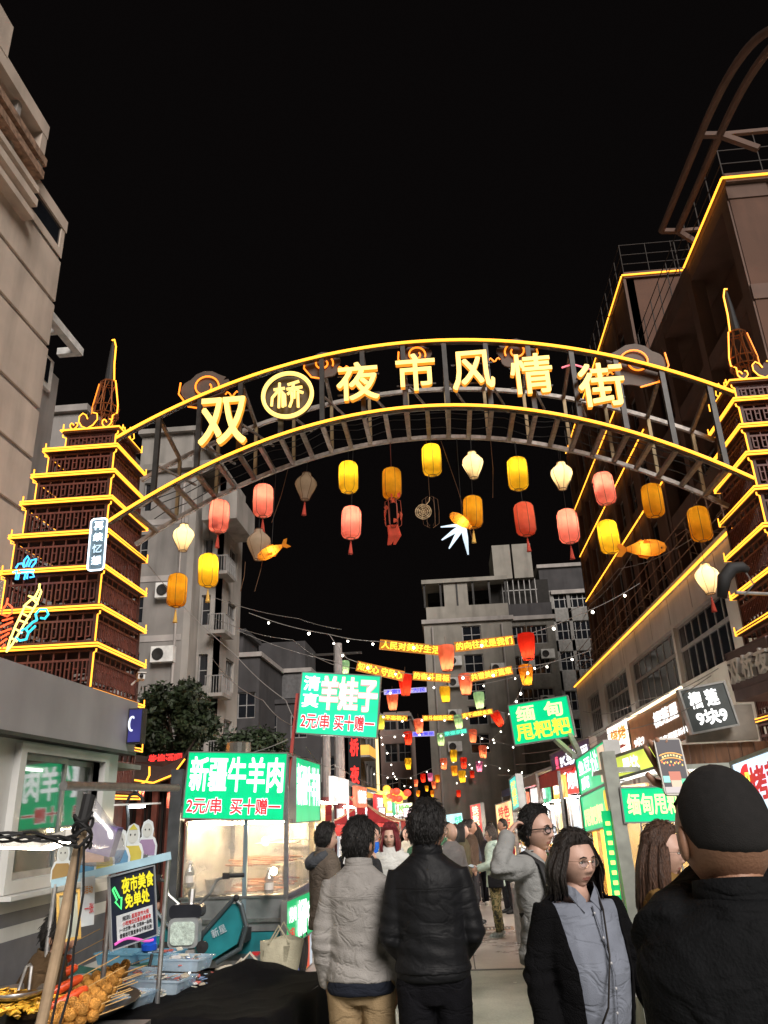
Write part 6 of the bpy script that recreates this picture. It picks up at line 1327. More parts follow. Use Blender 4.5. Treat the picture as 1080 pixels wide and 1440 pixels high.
board((558, 1130), (580, 1129), (580, 1143), (558, 1144), 30, 30, 'small yellow-white lit sign above the crowd at centre', lightbox('yw', (.95, .95, .55), 1.3, .3), [('特色', .1, .15, .9, .85, emis('t_g2', (.1, .5, .1), .8), dict(bold=.03))])
board((568, 1137), (584, 1136), (584, 1148), (568, 1149), 27, 27, 'small pink-white lit sign right of the yellow one', lightbox('pw', (1, .75, .8), 1.3, .3), [])
board((533, 1136), (541, 1136), (541, 1170), (533, 1170), 21, 21, 'narrow white lit column sign beside the red tent', lightbox('wcol', (.9, .97, 1), 1.5, .2), [])
# flower lantern garland cluster over the left stalls
gar = thing('lantern_garland', 'cluster of tiny red and yellow lanterns over the far stalls', 'garland', PY(545, 1122, 27))
GL = [emis('gl_%d' % i, c_, 1.2) for i, c_ in enumerate([(1, .08, .04), (1, .5, .05), (1, .75, .15)])]
_gm = []
for g_ in GL: k = MB(); k.ball((0, 0, 0), (.13, .13, .11), 8, 6); _gm.append(k.mesh('lantern_ball', g_, True))
for i in range(34):
    o = link('lantern_ball', _gm[i % 3], gar); p = PY(545 + random.gauss(0, 13), 1121 + random.gauss(0, 5), 26 + random.random() * 2); o.location = WM[gar].inverted() @ p
# ------------------------------------------------------------------ sky lanterns over the street
SLC = {'pink': paper('sl_pink', (.98, .28, .16)), 'red': paper('sl_red', (.95, .06, .03)), 'yellow': paper('sl_yellow', (.98, .62, .04)), 'teal': paper('sl_teal', (.50, .80, .50)), 'orange': paper('sl_orange', (.98, .42, .04)), 'purple': paper('sl_purple', (.85, .25, .60)), 'lime': paper('sl_lime', (.75, .75, .10))}
_sl = {}
def skyl(col):
    if col not in _sl:
        prof = [(.105, -.25), (.13, -.15), (.165, .05), (.175, .17), (.16, .235), (.10, .25), (.0, .252)]
        k = MB(); k.lathe(prof, n=8, cap=False); sh = k.mesh('shade', SLC[col])
        k = MB(); k.ball((0, 0, -.15), .032, 8, 6); bu = k.mesh('bulb', emis('sl_bulb', (1, .78, .45), 52))
        k = MB(); k.tube([(.106 * math.cos(q * PI / 8), .106 * math.sin(q * PI / 8), -.25) for q in range(17)], .006, 4); k.beam((-.1, 0, -.25), (.1, 0, -.25), .006); k.tube([(0, 0, .25), (0, 0, .42)], .004, 4); _sl[col] = (sh, bu, k.mesh('frame', RIB))
    return _sl[col]
rows = [('nearest banner row', [(485, 939, 20, 'teal'), (628, 925, 36, 'pink'), (741, 909, 37, 'red')]),
 ('second banner row', [(570, 963, 30, 'red'), (655, 962, 30, 'pink'), (740, 949, 29, 'orange')]),
 ('third row', [(552, 986, 25, 'pink'), (626, 976, 23, 'yellow'), (674, 985, 24, 'teal')]),
 ('fourth row with yellow banners', [(535, 1016, 20, 'lime'), (589, 1021, 21, 'pink'), (645, 1015, 20, 'teal'), (700, 1011, 22, 'red')]),
 ('fifth row with blue banner', [(574, 1038, 19, 'red'), (620, 1040, 18, 'teal'), (665, 1035, 19, 'pink')]),
 ('sixth row', [(574, 1074, 16, 'yellow'), (638, 1063, 17, 'yellow'), (679, 1057, 18, 'pink')]),
 ('seventh row', [(624, 1074, 16, 'pink'), (652, 1073, 16, 'red'), (674, 1078, 15, 'purple')]),
 ('eighth row', [(605, 1093, 12, 'purple'), (639, 1084, 15, 'orange'), (650, 1092, 17, 'yellow'), (664, 1089, 10, 'red')]),
 ('ninth row', [(585, 1101, 10, 'pink'), (595, 1094, 12, 'red'), (615, 1095, 11, 'orange'), (610, 1104, 10, 'pink')]),
 ('farthest row', [(588, 1116, 9, 'orange'), (600, 1109, 8, 'yellow'), (608, 1116, 9, 'orange'), (645, 1116, 10, 'red')])]
ORD = ['first', 'second', 'third', 'fourth']
def yfor(u, v, h, H_=.5): return H_ / ((PY(u, v - h / 2, 1) - PY(u, v + h / 2, 1)).length)
rowy = {}
for rn, ls in rows:
    for i, (u, v, h, col) in enumerate(ls):
        y = min(yfor(u, v, h), 46); rowy.setdefault(rn, []).append(y); c = PY(u, v, y); sc = (PY(u, v - h / 2, y) - PY(u, v + h / 2, y)).length / .5
        t = thing('sky_lantern', '%s paper sky lantern, %s from left in the %s' % ({'lime': 'yellow-green', 'teal': 'teal and yellow'}.get(col, col), ORD[i], rn), 'lantern', c, 0, 'sky lanterns strung over the street'); t.scale = (sc,) * 3
        t.rotation_euler = (0, .5 if (u, v) == (700, 1011) else random.uniform(-.05, .05), random.random() * 6)
        for nm, me in zip(('shade', 'bulb', 'frame'), skyl(col)): link(nm, me, t)
# banners
BNY = lightbox('banner_amber', (.62, .22, .03), .55, .2); BNB = lightbox('banner_lilac', (.45, .42, .75), .6, .2); BNG = lightbox('banner_teal', (.05, .45, .38), .6, .2)
TBY = emis('banner_text', (1, .78, .05), 1.5); TBB = emis('banner_blue_text', (.03, .03, .9), 1.2); TBG = emis('banner_green_text', (.1, .9, .6), 1.0)
ban = [((533, 899), (621, 908), 14, 15.0, '人民对美好生活', BNY, TBY), ((640, 903), (724, 893), 14, 15.0, '的向往就是我们', BNY, TBY),
 ((500, 929), (566, 944), 14, 17.5, '知党心 守民心', BNY, TBY), ((580, 944), (633, 948), 12, 17.5, '的奋斗目标', BNY, TBY), ((662, 947), (722, 936), 12, 17.5, '共谱美好篇章', BNY, TBY),
 ((540, 970), (600, 966), 7, 22, '人富家和 为民', BNB, TBB), ((541, 1005), (573, 1006), 8, 26, '不忘初心', BNY, TBY), ((594, 1006), (638, 1005), 8, 26, '奋斗创造历史', BNY, TBY), ((650, 1003), (694, 996), 8, 26, '实干成就未来', BNY, TBY),
 ((580, 1029), (611, 1028), 7, 29, '建设美丽', BNB, TBB), ((625, 1029), (657, 1024), 7, 29, '幸福家园', BNG, TBG)]
blab = ['amber banner left in the nearest row', 'amber banner right in the nearest row', 'amber banner left in the second row', 'short amber banner centre in the second row', 'amber banner right in the second row', 'lilac banner with blue characters behind red lantern', 'small amber banner left in the fourth row', 'small amber banner centre in the fourth row', 'small amber banner right in the fourth row', 'small lilac banner in the fifth row', 'small teal banner in the fifth row']
for (a, b, h, y, tx, m, tm), lab in zip(ban, blab):
    A_ = PY(a[0], a[1] + h, y); B_ = PY(b[0], b[1] + h, y); P = Panel(A_, B_, (PY(*a, y) - A_).length)
    sign('lit_banner', lab + ' of street banners', 'banner', P, m, [(tx, .03, .12, .97, .9, tm, dict(bold=.016))], None, .03, 'lit banners across the street')
    for q in (0, P.w): pass
# cables with bulbs
_bm = MB(); _bm.ball((0, 0, 0), .027, 8, 6); BLB = _bm.mesh('bulb', BULBW, True)
CAB = mat('cable_grey', (.22, .21, .20), .7)
def stringl(label, pts, y, nb=0, r=.008, bulbs=None):
    P3 = [PY(u, v, yy) for (u, v), yy in zip(pts, y if isinstance(y, (list, tuple)) else [y] * len(pts))]
    t = thing('string_light' if nb or bulbs else 'overhead_cable', label, 'string lights' if nb or bulbs else 'cable', P3[0], 0, 'cables over the street')
    k = MB(); path = []
    for a, b in zip(P3[:-1], P3[1:]):
        for i in range(8): t_ = i / 8; q = a.lerp(b, t_); q.z -= .18 * math.sin(PI * t_) * min(1, (b - a).length / 6); path.append(q)
    path.append(P3[-1]); k.tube(path, r, 5); k.build('cable', CAB, t)
    for i in range(nb):
        q = path[int((i + .5) * len(path) / nb)]; o = link('bulb', BLB, t); o.location = WM[t].inverted() @ (q + Vector((0, 0, -.06))); s = random.uniform(.75, 1.1); o.scale = (s, s, s)
    return t
stringl('string of bulbs along the nearest banner row', [(350, 862), (463, 892), (533, 902), (630, 906), (724, 896), (810, 866), (900, 820)], 15.0, 11)
stringl('string of bulbs along the second banner row', [(463, 892), (488, 926), (566, 946), (640, 950), (725, 940), (830, 915)], 17.5, 9)
stringl('string of bulbs along the lilac banner row', [(470, 985), (540, 972), (610, 964), (690, 960), (780, 930)], 22, 9)
stringl('string of bulbs along the fourth row of lanterns', [(520, 990), (545, 1010), (600, 1010), (650, 1008), (700, 1000), (790, 1010)], 26, 9)
stringl('string of bulbs along the fifth row of lanterns', [(530, 1035), (580, 1030), (660, 1030), (730, 1050)], 29, 9)
stringl('string of bulbs dropping down the street at left', [(505, 960), (530, 1020), (548, 1060), (555, 1090), (580, 1105)], [20, 24, 30, 36, 42], 10)
stringl('string of bulbs dropping down the street at right', [(745, 930), (720, 990), (690, 1040), (660, 1080), (640, 1100)], [17, 22, 28, 36, 42], 12)
stringl('string of bulbs crossing low over the crowd', [(520, 1085), (570, 1095), (630, 1068), (690, 1075), (740, 1085)], 36, 12)
for i, (pts, yy) in enumerate([([(300, 840), (420, 870), (480, 885)], 14), ([(302, 870), (412, 900), (470, 935)], [13, 15, 17]), ([(205, 790), (330, 920), (402, 985), (413, 1010)], [11.5, 10.5, 9.8, 9.6]), ([(298, 925), (370, 985), (410, 1020)], [14, 11, 9.7]), ([(330, 885), (470, 930), (500, 940)], [16, 17, 18]), ([(725, 1075), (860, 1030), (990, 985)], [16, 12, 10]), ([(735, 1060), (880, 1010), (1000, 950)], [16, 12, 10]), ([(700, 1090), (820, 1060), (960, 1040)], [16, 12, 10]), ([(780, 930), (830, 850), (900, 760)], [20, 16, 12]), ([(430, 1050), (470, 1075), (560, 1100)], [10, 14, 20]), ([(405, 1040), (340, 1062), (300, 1070)], 9.5), ([(820, 1000), (900, 985), (1010, 940)], [16, 12, 9.8]), ([(800, 860), (870, 800), (985, 750)], [18, 14, 11])]):
    stringl('thin overhead cable %s' % ['highest at left below lanterns', 'second at left under the highest', 'running from left tower to green halal sign', 'steep from white block to sign pole', 'faint, crossing toward second banner row', 'crossing before the shop podium, lowest pair', 'crossing before podium windows, upper', 'low across purple sign to grill shop', 'rising steeply beside brown building', 'sagging beside halal sign to the tents', 'looping from sign pole to chimney', 'slanting across the podium window bays', 'high, from far block to right tower'][i], pts, yy, 0, .006)
# utility poles at left
for u, v0, y, lab in ((475, 905, 22, 'grey utility pole with wires behind the green halal sign'), (458, 960, 26, 'second grey utility pole left of the first')):
    a = PY(u, v0, y); t = thing('utility_pole', lab, 'pole', (a.x, a.y, gz(y)))
    k = MB(); k.tube([(a.x, a.y, gz(y)), a], [.17, .12], 10); k.build('shaft', mat('pole_concrete', (.30, .28, .27), .8, dirt=.3), t)
    k = MB(); k.tube([(a.x, a.y, gz(y)), (a.x, a.y, gz(y) + 2.6)], .19, 10); k.build('red_band', mat('pole_red', (.25, .07, .07), .7), t)
    for dz in (.3, 1.2): k = MB(); k.beam((a.x - .7, a.y, a.z - dz), (a.x + .7, a.y, a.z - dz), .06); k.build('crossarm', DARK, t)
# street lamp head at the right tower
sl_ = thing('floodlight', 'black floodlight on a bracket beside the right tower', 'lamp', PY(1035, 810, 9.7)); a = PY(1030, 812, 9.7)
k = MB(); k.tube([a + Vector((-.18, 0, -.25)), a + Vector((-.1, 0, .0)), a + Vector((.02, 0, .12)), a + Vector((.15, 0, .13)), a + Vector((.22, 0, .08))], [.06, .09, .09, .07, .04], 10, flat=.7); k.build('head', BLACK, sl_, True)
k = MB(); k.tube([a + Vector((.0, 0, -.2)), a + Vector((.45, .1, -.22))], .025, 8); k.tube([a + Vector((.18, 0, .05)), a + Vector((.24, 0, -.1)), a + Vector((.1, 0, -.24))], .01, 6); k.build('bracket', STEEL, sl_)
# small rubbish bin in street
bn = thing('litter_bin', 'grey metal litter bin behind the glasses man', 'bin', (.95, 12.4, gz(12.4))); k = MB(); k.lathe([(.17, 0), (.2, .02), (.21, .75), (.19, .77)], (.95, 12.4, gz(12.4)), 14, sy=.8); k.build('drum', STEEL, bn); k = MB(); k.lathe([(.215, .72), (.215, .78), (.1, .82), (.0, .83)], (.95, 12.4, gz(12.4)), 14, sy=.8, cap=False); k.build('lid', mat('bin_lid', (.5, .45, .42), .5), bn)
# ------------------------------------------------------------------ people
TS = bpy.data.scenes.new('scratch'); TV = TS.view_layers[0]
def crease(m, st=.36, sc=5.):
    """long soft fold lines on top of the weave"""
    nt = m.node_tree; b = nt.nodes['Principled BSDF']; L = nt.links.new
    if 'crease' in nt.nodes: return m
    tc = nt.nodes.new('ShaderNodeTexCoord'); mp = nt.nodes.new('ShaderNodeMapping'); mp.inputs['Scale'].default_value = (1, 1, 1.7); mp.inputs['Rotation'].default_value = (.3, .5, 0); L(tc.outputs['Object'], mp.inputs[0])
    n = nt.nodes.new('ShaderNodeTexNoise'); n.name = 'crease'; n.inputs['Scale'].default_value = sc; n.inputs['Detail'].default_value = 2.5; n.inputs['Distortion'].default_value = 1.1; L(mp.outputs[0], n.inputs['Vector'])
    a = nt.nodes.new('ShaderNodeMath'); a.operation = 'SUBTRACT'; a.inputs[1].default_value = .5; L(n.outputs['Fac'], a.inputs[0])
    c = nt.nodes.new('ShaderNodeMath'); c.operation = 'ABSOLUTE'; L(a.outputs[0], c.inputs[0])
    r = nt.nodes.new('ShaderNodeMapRange'); r.inputs[1].default_value = 0; r.inputs[2].default_value = .09; r.interpolation_type = 'SMOOTHSTEP'; L(c.outputs[0], r.inputs[0])
    bp = nt.nodes.new('ShaderNodeBump'); bp.inputs['Strength'].default_value = st; bp.inputs['Distance'].default_value = .012; L(r.outputs[0], bp.inputs['Height'])
    old = b.inputs['Normal'].links
    if old: L(old[0].from_socket, bp.inputs['Normal'])
    L(bp.outputs[0], b.inputs['Normal']); return m
def cloth(name, c, rough=.85, bump=.25, bs=140, var=.14, spec=.12): return crease(mat(name, c, rough, 0, 7, var, bump, bs, spec))
SKIN = mat('skin', (.46, .26, .18), .5, 0, 14, .10, .1, 150); SKIN2 = mat('skin_tan', (.36, .19, .12), .5, 0, 14, .10, .1, 150); SKIN3 = mat('skin_fair', (.58, .36, .28), .5, 0, 14, .08, .1, 150)
LIP = mat('lip', (.36, .15, .12), .45); BROW = mat('brow_hair', (.018, .013, .011), .8); EYEW = mat('eye_white', (.55, .52, .48), .3); EYED = mat('eye_dark', (.012, .008, .006), .15)
def hairm(name, c, rough=.5):
    return mat(name, c, rough, 0, 30, .55, .6, 45, .5, (5, 5, .7))
HB = hairm('hair_black', (.006, .005, .005)); HD = hairm('hair_dark_brown', (.014, .009, .007)); HR = hairm('hair_red', (.16, .012, .02)); HBR = hairm('hair_brown', (.075, .035, .02)); HG = hairm('hair_grey', (.10, .08, .07)); HBZ = mat('hair_buzz', (.007, .006, .006), .9, 0, 60, .3, .2, 400)
def organic(mb, name, m, parent, vox=.016, sm=5, wr=.005, wf=6.5, seed=0., cut=None, solid=0., folds=()):
    me = mb.mesh('t', m); ob = bpy.data.objects.new('t', me); TS.collection.objects.link(ob)
    r = ob.modifiers.new('r', 'REMESH'); r.mode = 'VOXEL'; r.voxel_size = vox; r.use_smooth_shade = True
    if sm: s = ob.modifiers.new('s', 'SMOOTH'); s.factor = .5; s.iterations = sm
    TV.update(); out = bpy.data.meshes.new_from_object(ob.evaluated_get(TV.depsgraph)); bpy.data.objects.remove(ob); bpy.data.meshes.remove(me)
    n = len(out.vertices); co = np.empty(n * 3); out.vertices.foreach_get('co', co); co = co.reshape(-1, 3)
    if wr > 0:
        nr = np.empty(n * 3); out.vertices.foreach_get('normal', nr); nr = nr.reshape(-1, 3)
        d = np.empty(n)
        for i in range(n):
            x, y, z = co[i]
            a = mnoise.noise((x * wf + seed, y * wf, z * wf * 1.1)); b = 1 - abs(mnoise.noise((x * wf * 1.2 + 3, y * wf * 1.2 + seed, z * wf * 2.1 + x * 6))) * 2.4
            d[i] = a * .8 + max(0, b) * .55
        for (c, rad, amp, fr) in folds:
            dist = np.linalg.norm(co - np.array(c), axis=1); d += np.exp(-(dist / rad) ** 2) * amp * np.sin(co[:, 2] * fr + co[:, 0] * 14 + 2 * np.sin(co[:, 1] * 20))
        co += nr * (d * wr)[:, None]
    out.vertices.foreach_set('co', co.ravel()); out.update()
    if cut:
        bm = bmesh.new(); bm.from_mesh(out); cut(bm); bm.to_mesh(out); bm.free()
    out.name = name
    for p in out.polygons: p.use_smooth = True
    if not out.materials: out.materials.append(m)
    o = link(name, out, parent)
    if solid:
        md = o.modifiers.new('thickness', 'SOLIDIFY'); md.thickness = solid; md.offset = -1
    return o
def gs(a, s): return math.exp(-(a / s) ** 2)
def head_grid(n1, n2, detail, wide=1.0):
    V = []; D = []
    for i in range(n1 + 1):
        th = PI * (i + .001) / (n1 + .002)
        for j in range(n2):
            ph = 2 * PI * j / n2; ph = ph - (.35 * math.sin(ph) if detail else 0)     # more columns on the face
            d = (math.sin(th) * math.sin(ph), math.sin(th) * math.cos(ph), math.cos(th)); D.append(d)
            x, y, z = .077 * wide * d[0], .098 * d[1] - .004, .118 * d[2] + .004
            t = min(1, max(0, (-z - .015) / .1))
            x *= 1 - .30 * t ** 1.4
            y *= (1 - .42 * t) if y < 0 else (1 - .10 * t)
            if d[1] > 0:
                ax = abs(x); f = min(1, d[1] * 2.5)
                y -= .007 * gs(z - .085, .04) * f
                if detail:
                    nose = gs(x, .0125) * (.016 * gs(z + .034, .013) + .009 * gs(z + .014, .016) + .004 * gs(z - .006, .014)) + .008 * gs(ax - .014, .007) * gs(z + .038, .008)
                    y += f * (nose - .011 * gs(ax - .032, .017) * gs(z - .001, .012) + .005 * gs(ax - .03, .025) * gs(z - .022, .009) + .007 * gs(x, .022) * gs(z + .069, .010)
                              - .006 * gs(x, .021) * gs(z + .069, .0026) + .009 * gs(x, .028) * gs(z + .104, .017) + .005 * gs(ax - .043, .02) * gs(z + .032, .02) - .004 * gs(x, .02) * gs(z + .086, .006))
                else: y += f * .017 * gs(x, .014) * gs(z + .03, .02)
            V.append(Vector((x, y, z)))
    Fs = [(i * n2 + j, (i + 1) * n2 + j, (i + 1) * n2 + (j + 1) % n2, i * n2 + (j + 1) % n2) for i in range(n1) for j in range(n2)]
    return V, D, Fs
def hand(mb, W, Dv, Nv, side, curl=.5, sc=1.0):
    W = Vector(W); Dv = Vector(Dv).normalized(); Nv = Vector(Nv); Nv = (Nv - Dv * Nv.dot(Dv)).normalized(); S = Dv.cross(Nv)
    mb.tube([W - Dv * .03, W, W + Dv * .03 * sc, W + Dv * .085 * sc, W + Dv * .092 * sc], [(.026, .021), (.029, .02), (.037 * sc, .017), (.041 * sc, .014), (.03, .009)], 10, up=Nv)
    for f, ln in enumerate((.070, .079, .073, .056)):
        p = W + Dv * .084 * sc + S * side * (.028 - .0185 * f) * sc; d = Dv.copy(); pts = [p]; an = 0
        for q, fr in enumerate((.44, .32, .24)):
            an += curl * (.55, .8, .6)[q]; d = Dv * math.cos(an) + Nv * math.sin(an); p = p + d * ln * fr * sc; pts.append(p)
        mb.tube(pts, [.0095 * sc, .009 * sc, .0082 * sc, .006 * sc], 7, up=S)
    p = W + Dv * .028 * sc + S * side * .032 * sc; d1 = (Dv * .65 + S * side * .65 + Nv * .35).normalized(); d2 = (Dv * .85 + S * side * .2 + Nv * (.4 + .3 * curl)).normalized()
    mb.tube([p - d1 * .02, p, p + d1 * .038 * sc, p + d1 * .038 * sc + d2 * .032 * sc], [.012, .0125, .0105, .007], 7)
TOPP = [(1.0, .165, .118), (1.12, .170, .118), (1.28, .185, .124), (1.36, .188, .115), (1.41, .165, .098), (1.45, .105, .080), (1.485, .066, .066)]
def torso_tube(mb, p, hem, flare=.0, belly=0., shw=1.0, top=1.485, lean=0.):
    prof = [(hem, .172 + flare, .122 + flare)] + [q for q in TOPP if q[0] > hem + .03 and q[0] <= top]
    pts = []; rs = []
    for z, a, b in prof:
        bl = belly * gs(z - 1.08, .16); y = bl * .6 + lean * (z - 1.0); w_ = a * (shw if z > 1.2 else 1 + bl * .6)
        pts.append((0, y - .004, z)); rs.append((w_ + p, b + p + bl * .5))
    mb.tube(pts, rs, 20, up=(0, 1, 0))
def arm_tube(mb, s, el, wr, p, shw=1.0, lean=0., short=0.):
    sh = Vector((s * .148 * shw, lean * .4, 1.395)); el = Vector(el); wr = Vector(wr); s2 = sh + (el - sh) * .18
    w2 = el.lerp(wr, 1 - short)
    mb.tube([sh, s2, sh.lerp(el, .6), el, el.lerp(w2, .5), w2], [.058 + p, .060 + p, .053 + p, .047 + p, .043 + p, .036 + p], 12)
def leg_tube(mb, s, hip, kn, an, p, cuff=.055):
    mb.tube([Vector((s * .075, 0, .98)), Vector(hip), Vector(hip).lerp(Vector(kn), .5), Vector(kn), Vector(kn).lerp(Vector(an), .45), Vector(an)], [.09 + p, .094 + p, .08 + p, .063 + p, .060 + p, cuff + p], 14)
def person(label, x, y, yaw, H, top, pants, hair=HB, hstyle='short', skin=SKIN, near=True, arms=None, hyaw=0., hpitch=0., p=.016, hem=.88, shw=1.0, belly=0., shoes=None, under=None, openw=0., legs=None, glasses=None, seat=0., vox=None, wr=.006, collar=True, curl=.5, group='people in the street', hands=True, lean=0., hand_dirs=None, hem_band=None, len_hair=.2, wide=1., cap_th=.012, hood=None, fr=.6, z=None):
    zb = gz(y) if z is None else z
    t = thing('person', label, 'person', (x, y, zb), math.radians(yaw), group); s_ = H / 1.72; t.scale = (s_, s_, s_)
    vox = vox or (.010 if near else .03); sd = random.random() * 50
    arms = arms or (((.245, -.02, 1.13), (.255, .06, .90)), ((-.245, -.02, 1.13), (-.255, .06, .90)))
    legs = legs or (((.09, 0, .88), (.10, .02, .48), (.10, -.01, .09)), ((-.09, 0, .88), (-.10, .01, .48), (-.10, -.02, .09)))
    nseg = (72, 92) if near else (18, 22)
    # ---- body: head, neck, limbs under the clothes, hands, in one mesh
    b = MB(); V, D, Fs = head_grid(*nseg, near, wide)
    HM = Matrix.Translation((0, lean * .62, 1.598)) @ Matrix.Rotation(math.radians(hyaw), 4, 'Z') @ Matrix.Rotation(math.radians(hpitch), 4, 'X') @ Matrix.Translation((0, .018, 0)) @ Matrix.Scale(1.10, 4)
    for fc in Fs:
        c = sum((V[i] for i in fc), Vector()) / 4
        b.cur = 0
        if near and c.y > .05 and abs(c.x) < .023 and abs(c.z + .069) < .0095 * (1 - (abs(c.x) / .026) ** 2): b.cur = 1
        b.f.append(fc); b.mi.append(b.cur)
    b.v = [tuple(HM @ v) for v in V]; b.cur = 0
    for s in (-1, 1):
        b.ball(HM @ Vector((s * .077 * wide, -.012, -.012)), (.010, .019, .031), 10, 8, HM.to_3x3() @ Matrix.Rotation(s * .25, 3, 'Z') @ Matrix.Rotation(-.15, 3, 'X'))
    if near:
        def surf(xx, zz): return max((v.y for v in V if abs(v.x - xx) < .006 and abs(v.z - zz) < .006 and v.y > 0), default=.08)
        for s in (-1, 1):
            ye = surf(s * .032, .0)
            b.cur = 3; b.ball(HM @ Vector((s * .032, ye - .004, .0)), (.0145, .007, .0055), 12, 8, HM.to_3x3())
            b.cur = 4; b.ball(HM @ Vector((s * .032, ye - .002, .0)), (.0062, .0065, .0056), 10, 8, HM.to_3x3())
            b.cur = 2; b.tube([HM @ Vector((s * q, surf(s * q, .021) + .0005, zz)) for q, zz in ((.014, .020), (.03, .0245), (.046, .019))], [.0022, .0036, .0014], 6)
            b.tube([HM @ Vector((s * q, surf(s * q, zz) + .0015, zz)) for q, zz in ((.018, .004), (.032, .0068), (.047, .002))], .0013, 5)
        b.cur = 0
    b.tube([(0, lean * .4, 1.40), (0, lean * .5 - .004, 1.47), (0, lean * .6 + .004, 1.56)], [(.075, .07), (.056, .058), (.054, .056)], 16)
    torso_tube(b, -.03, .9, top=1.42, lean=lean)
    for s, (el, wrs), lg in zip((1, -1), arms, legs):
        arm_tube(b, s, el, wrs, -.018, shw, lean); leg_tube(b, s, *lg, -.02, .04)
        if hands:
            dv = (Vector(wrs) - Vector(el)).normalized(); nv = Vector((-s, 0, 0))
            if hand_dirs and hand_dirs.get(s): dv, nv = [Vector(q) for q in hand_dirs[s]]
            if near: hand(b, Vector(wrs) + dv * .01, dv, nv, s if not (hand_dirs and hand_dirs.get(('side', s))) else hand_dirs[('side', s)], curl)
            else: b.ball(Vector(wrs) + dv * .06, (.03, .03, .05), 6, 5)
    link('body', b.mesh('body', [skin, LIP, BROW, EYEW, EYED], True), t)
    # ---- hair
    if hstyle != 'bald':
        k = MB(); out = []
        line = lambda yn: np.interp(yn, [-1, -.45, -.15, .12, .30, .62, 1], [-.80, -.78, -.50, -.28, .22, fr, fr + .06]) if hstyle != 'buzz' else np.interp(yn, [-1, -.45, -.15, .12, .30, .62, 1], [-.42, -.38, -.12, .16, .46, fr + .08, fr + .12])
        th = {'short': .014, 'buzz': .004, 'long': .016, 'bob': .020, 'wavy': .020}[hstyle] + cap_th - .012
        for v, d in zip(V, D):
            m_ = (d[2] - line(d[1])) / (.16 if hstyle != 'buzz' else .34); m_ = max(0, min(1, m_)); m_ = m_ * m_ * (3 - 2 * m_)
            nz = mnoise.noise((d[0] * 5 + sd, d[1] * 5, d[2] * 3)) * .3 + mnoise.noise((d[0] * 16 + sd, d[1] * 16, d[2] * 7)) * .22
            o = (th * (1 + nz) * (.75 + .5 * max(0, d[2]))) * m_ - .006 * (1 - m_)
            q = Vector(d) * o; out.append(HM @ (Vector((v.x, v.y if d[1] < .3 or not near else min(v.y, .097), v.z)) + q))
        k.v = [tuple(q) for q in out]; k.f = list(Fs); k.mi = [0] * len(Fs)
        if hstyle in ('long', 'bob', 'wavy'):
            rnd = random.Random(int(sd * 100)); nl = 120 if near else 24; lo = {'bob': .75, 'wavy': 1.0, 'long': 1.2}[hstyle]
            for i in range(nl):
                a = lo + (2 * PI - 2 * lo) * (i + rnd.random()) / nl
                st = Vector((.080 * wide * math.sin(a), .098 * math.cos(a) - .004, rnd.uniform(.03, .085) * (1 if abs(math.sin(a)) > .3 else .9))); st = Vector((st.x * math.sqrt(max(.2, 1 - (st.z / .125) ** 2)), st.y * math.sqrt(max(.2, 1 - (st.z / .125) ** 2)), st.z)); ln = (len_hair + st.z) * rnd.uniform(.82, 1.06)
                wv = rnd.uniform(0, 1.2) + a * 2; am = .009 if hstyle == 'wavy' else .003
                pts = []; outw = Vector((math.sin(a), math.cos(a) * .8, 0)); lay = rnd.uniform(-.006, .007); tg = Vector((outw.y, -outw.x, 0))
                for q in range(9):
                    f = q / 8; pts.append(HM @ (st + outw * (.008 + lay + (.024 + .35 * st.z) * math.sin(min(1, f * 1.6) * PI * .5) + am * math.sin(wv + f * 8) * f - (.020 * f * f if hstyle == 'bob' else 0)) + tg * am * math.cos(wv + f * 7) * f + Vector((0, -.015 * f, -ln * f))))
                r0 = rnd.uniform(.011, .017) * (1 if near else 2.2); r1 = .0045 * (1 if near else 2)
                k.tube(pts, [(r0 * .5, r1 * .5), (r0, r1), (r0 * 1.05, r1), (r0 * 1.05, r1), (r0, r1), (r0 * .9, r1), (r0 * .75, r1 * .8), (r0 * .5, r1 * .6), (r0 * .1, r1 * .2)], 6, up=HM.to_3x3() @ outw)
        if near and hstyle in ('short', 'long', 'bob', 'wavy'):
            rnd = random.Random(int(sd * 77)); idx = [i for i, d in enumerate(D) if d[2] > line(d[1]) + .12]
            for i in rnd.sample(idx, min(len(idx), 700 if hstyle == 'short' else 160)):
                d = Vector(D[i]); base = out[i]; nrm = (HM.to_3x3() @ d).normalized(); dn = Vector((0, -.25, -1)); tgt = dn - d * dn.dot(d)
                if tgt.length < .2: tgt = Vector((rnd.uniform(-1, 1), rnd.uniform(-1, 1), 0))
                tgt = (HM.to_3x3() @ (tgt.normalized() + Vector((rnd.gauss(0, .22), rnd.gauss(0, .22), rnd.gauss(0, .1))))).normalized(); ln = rnd.uniform(.02, .045)
                k.tube([base - nrm * .003, base + tgt * ln * .5 + nrm * rnd.uniform(.001, .005), base + tgt * ln + nrm * rnd.uniform(-.004, .004)], [.0022, .0026, .0006], 4)
        link('hair', k.mesh('hair', hair, True), t)
    # ---- clothes
    if under:
        k = MB(); torso_tube(k, p * .5, hem - .08, belly=belly, shw=shw, lean=lean, top=1.445) if openw else k.tube([(0, -.004, hem - .055), (0, -.004, hem - .03), (0, -.004, hem + .012)], [(.172 + p, .122 + p + belly * .5), (.178 + p, .128 + p + belly * .5), (.172 + p, .122 + p + belly * .5)], 26, up=(0, 1, 0)); organic(k, 'undershirt', under, t, vox, 3, wr * .7, seed=sd + 5)
    k = MB(); torso_tube(k, p, hem, .012, belly, shw, lean=lean)
    for s, (el, wrs) in zip((1, -1), arms): arm_tube(k, s, el, wrs, p * .8, shw, lean)
    cut = None
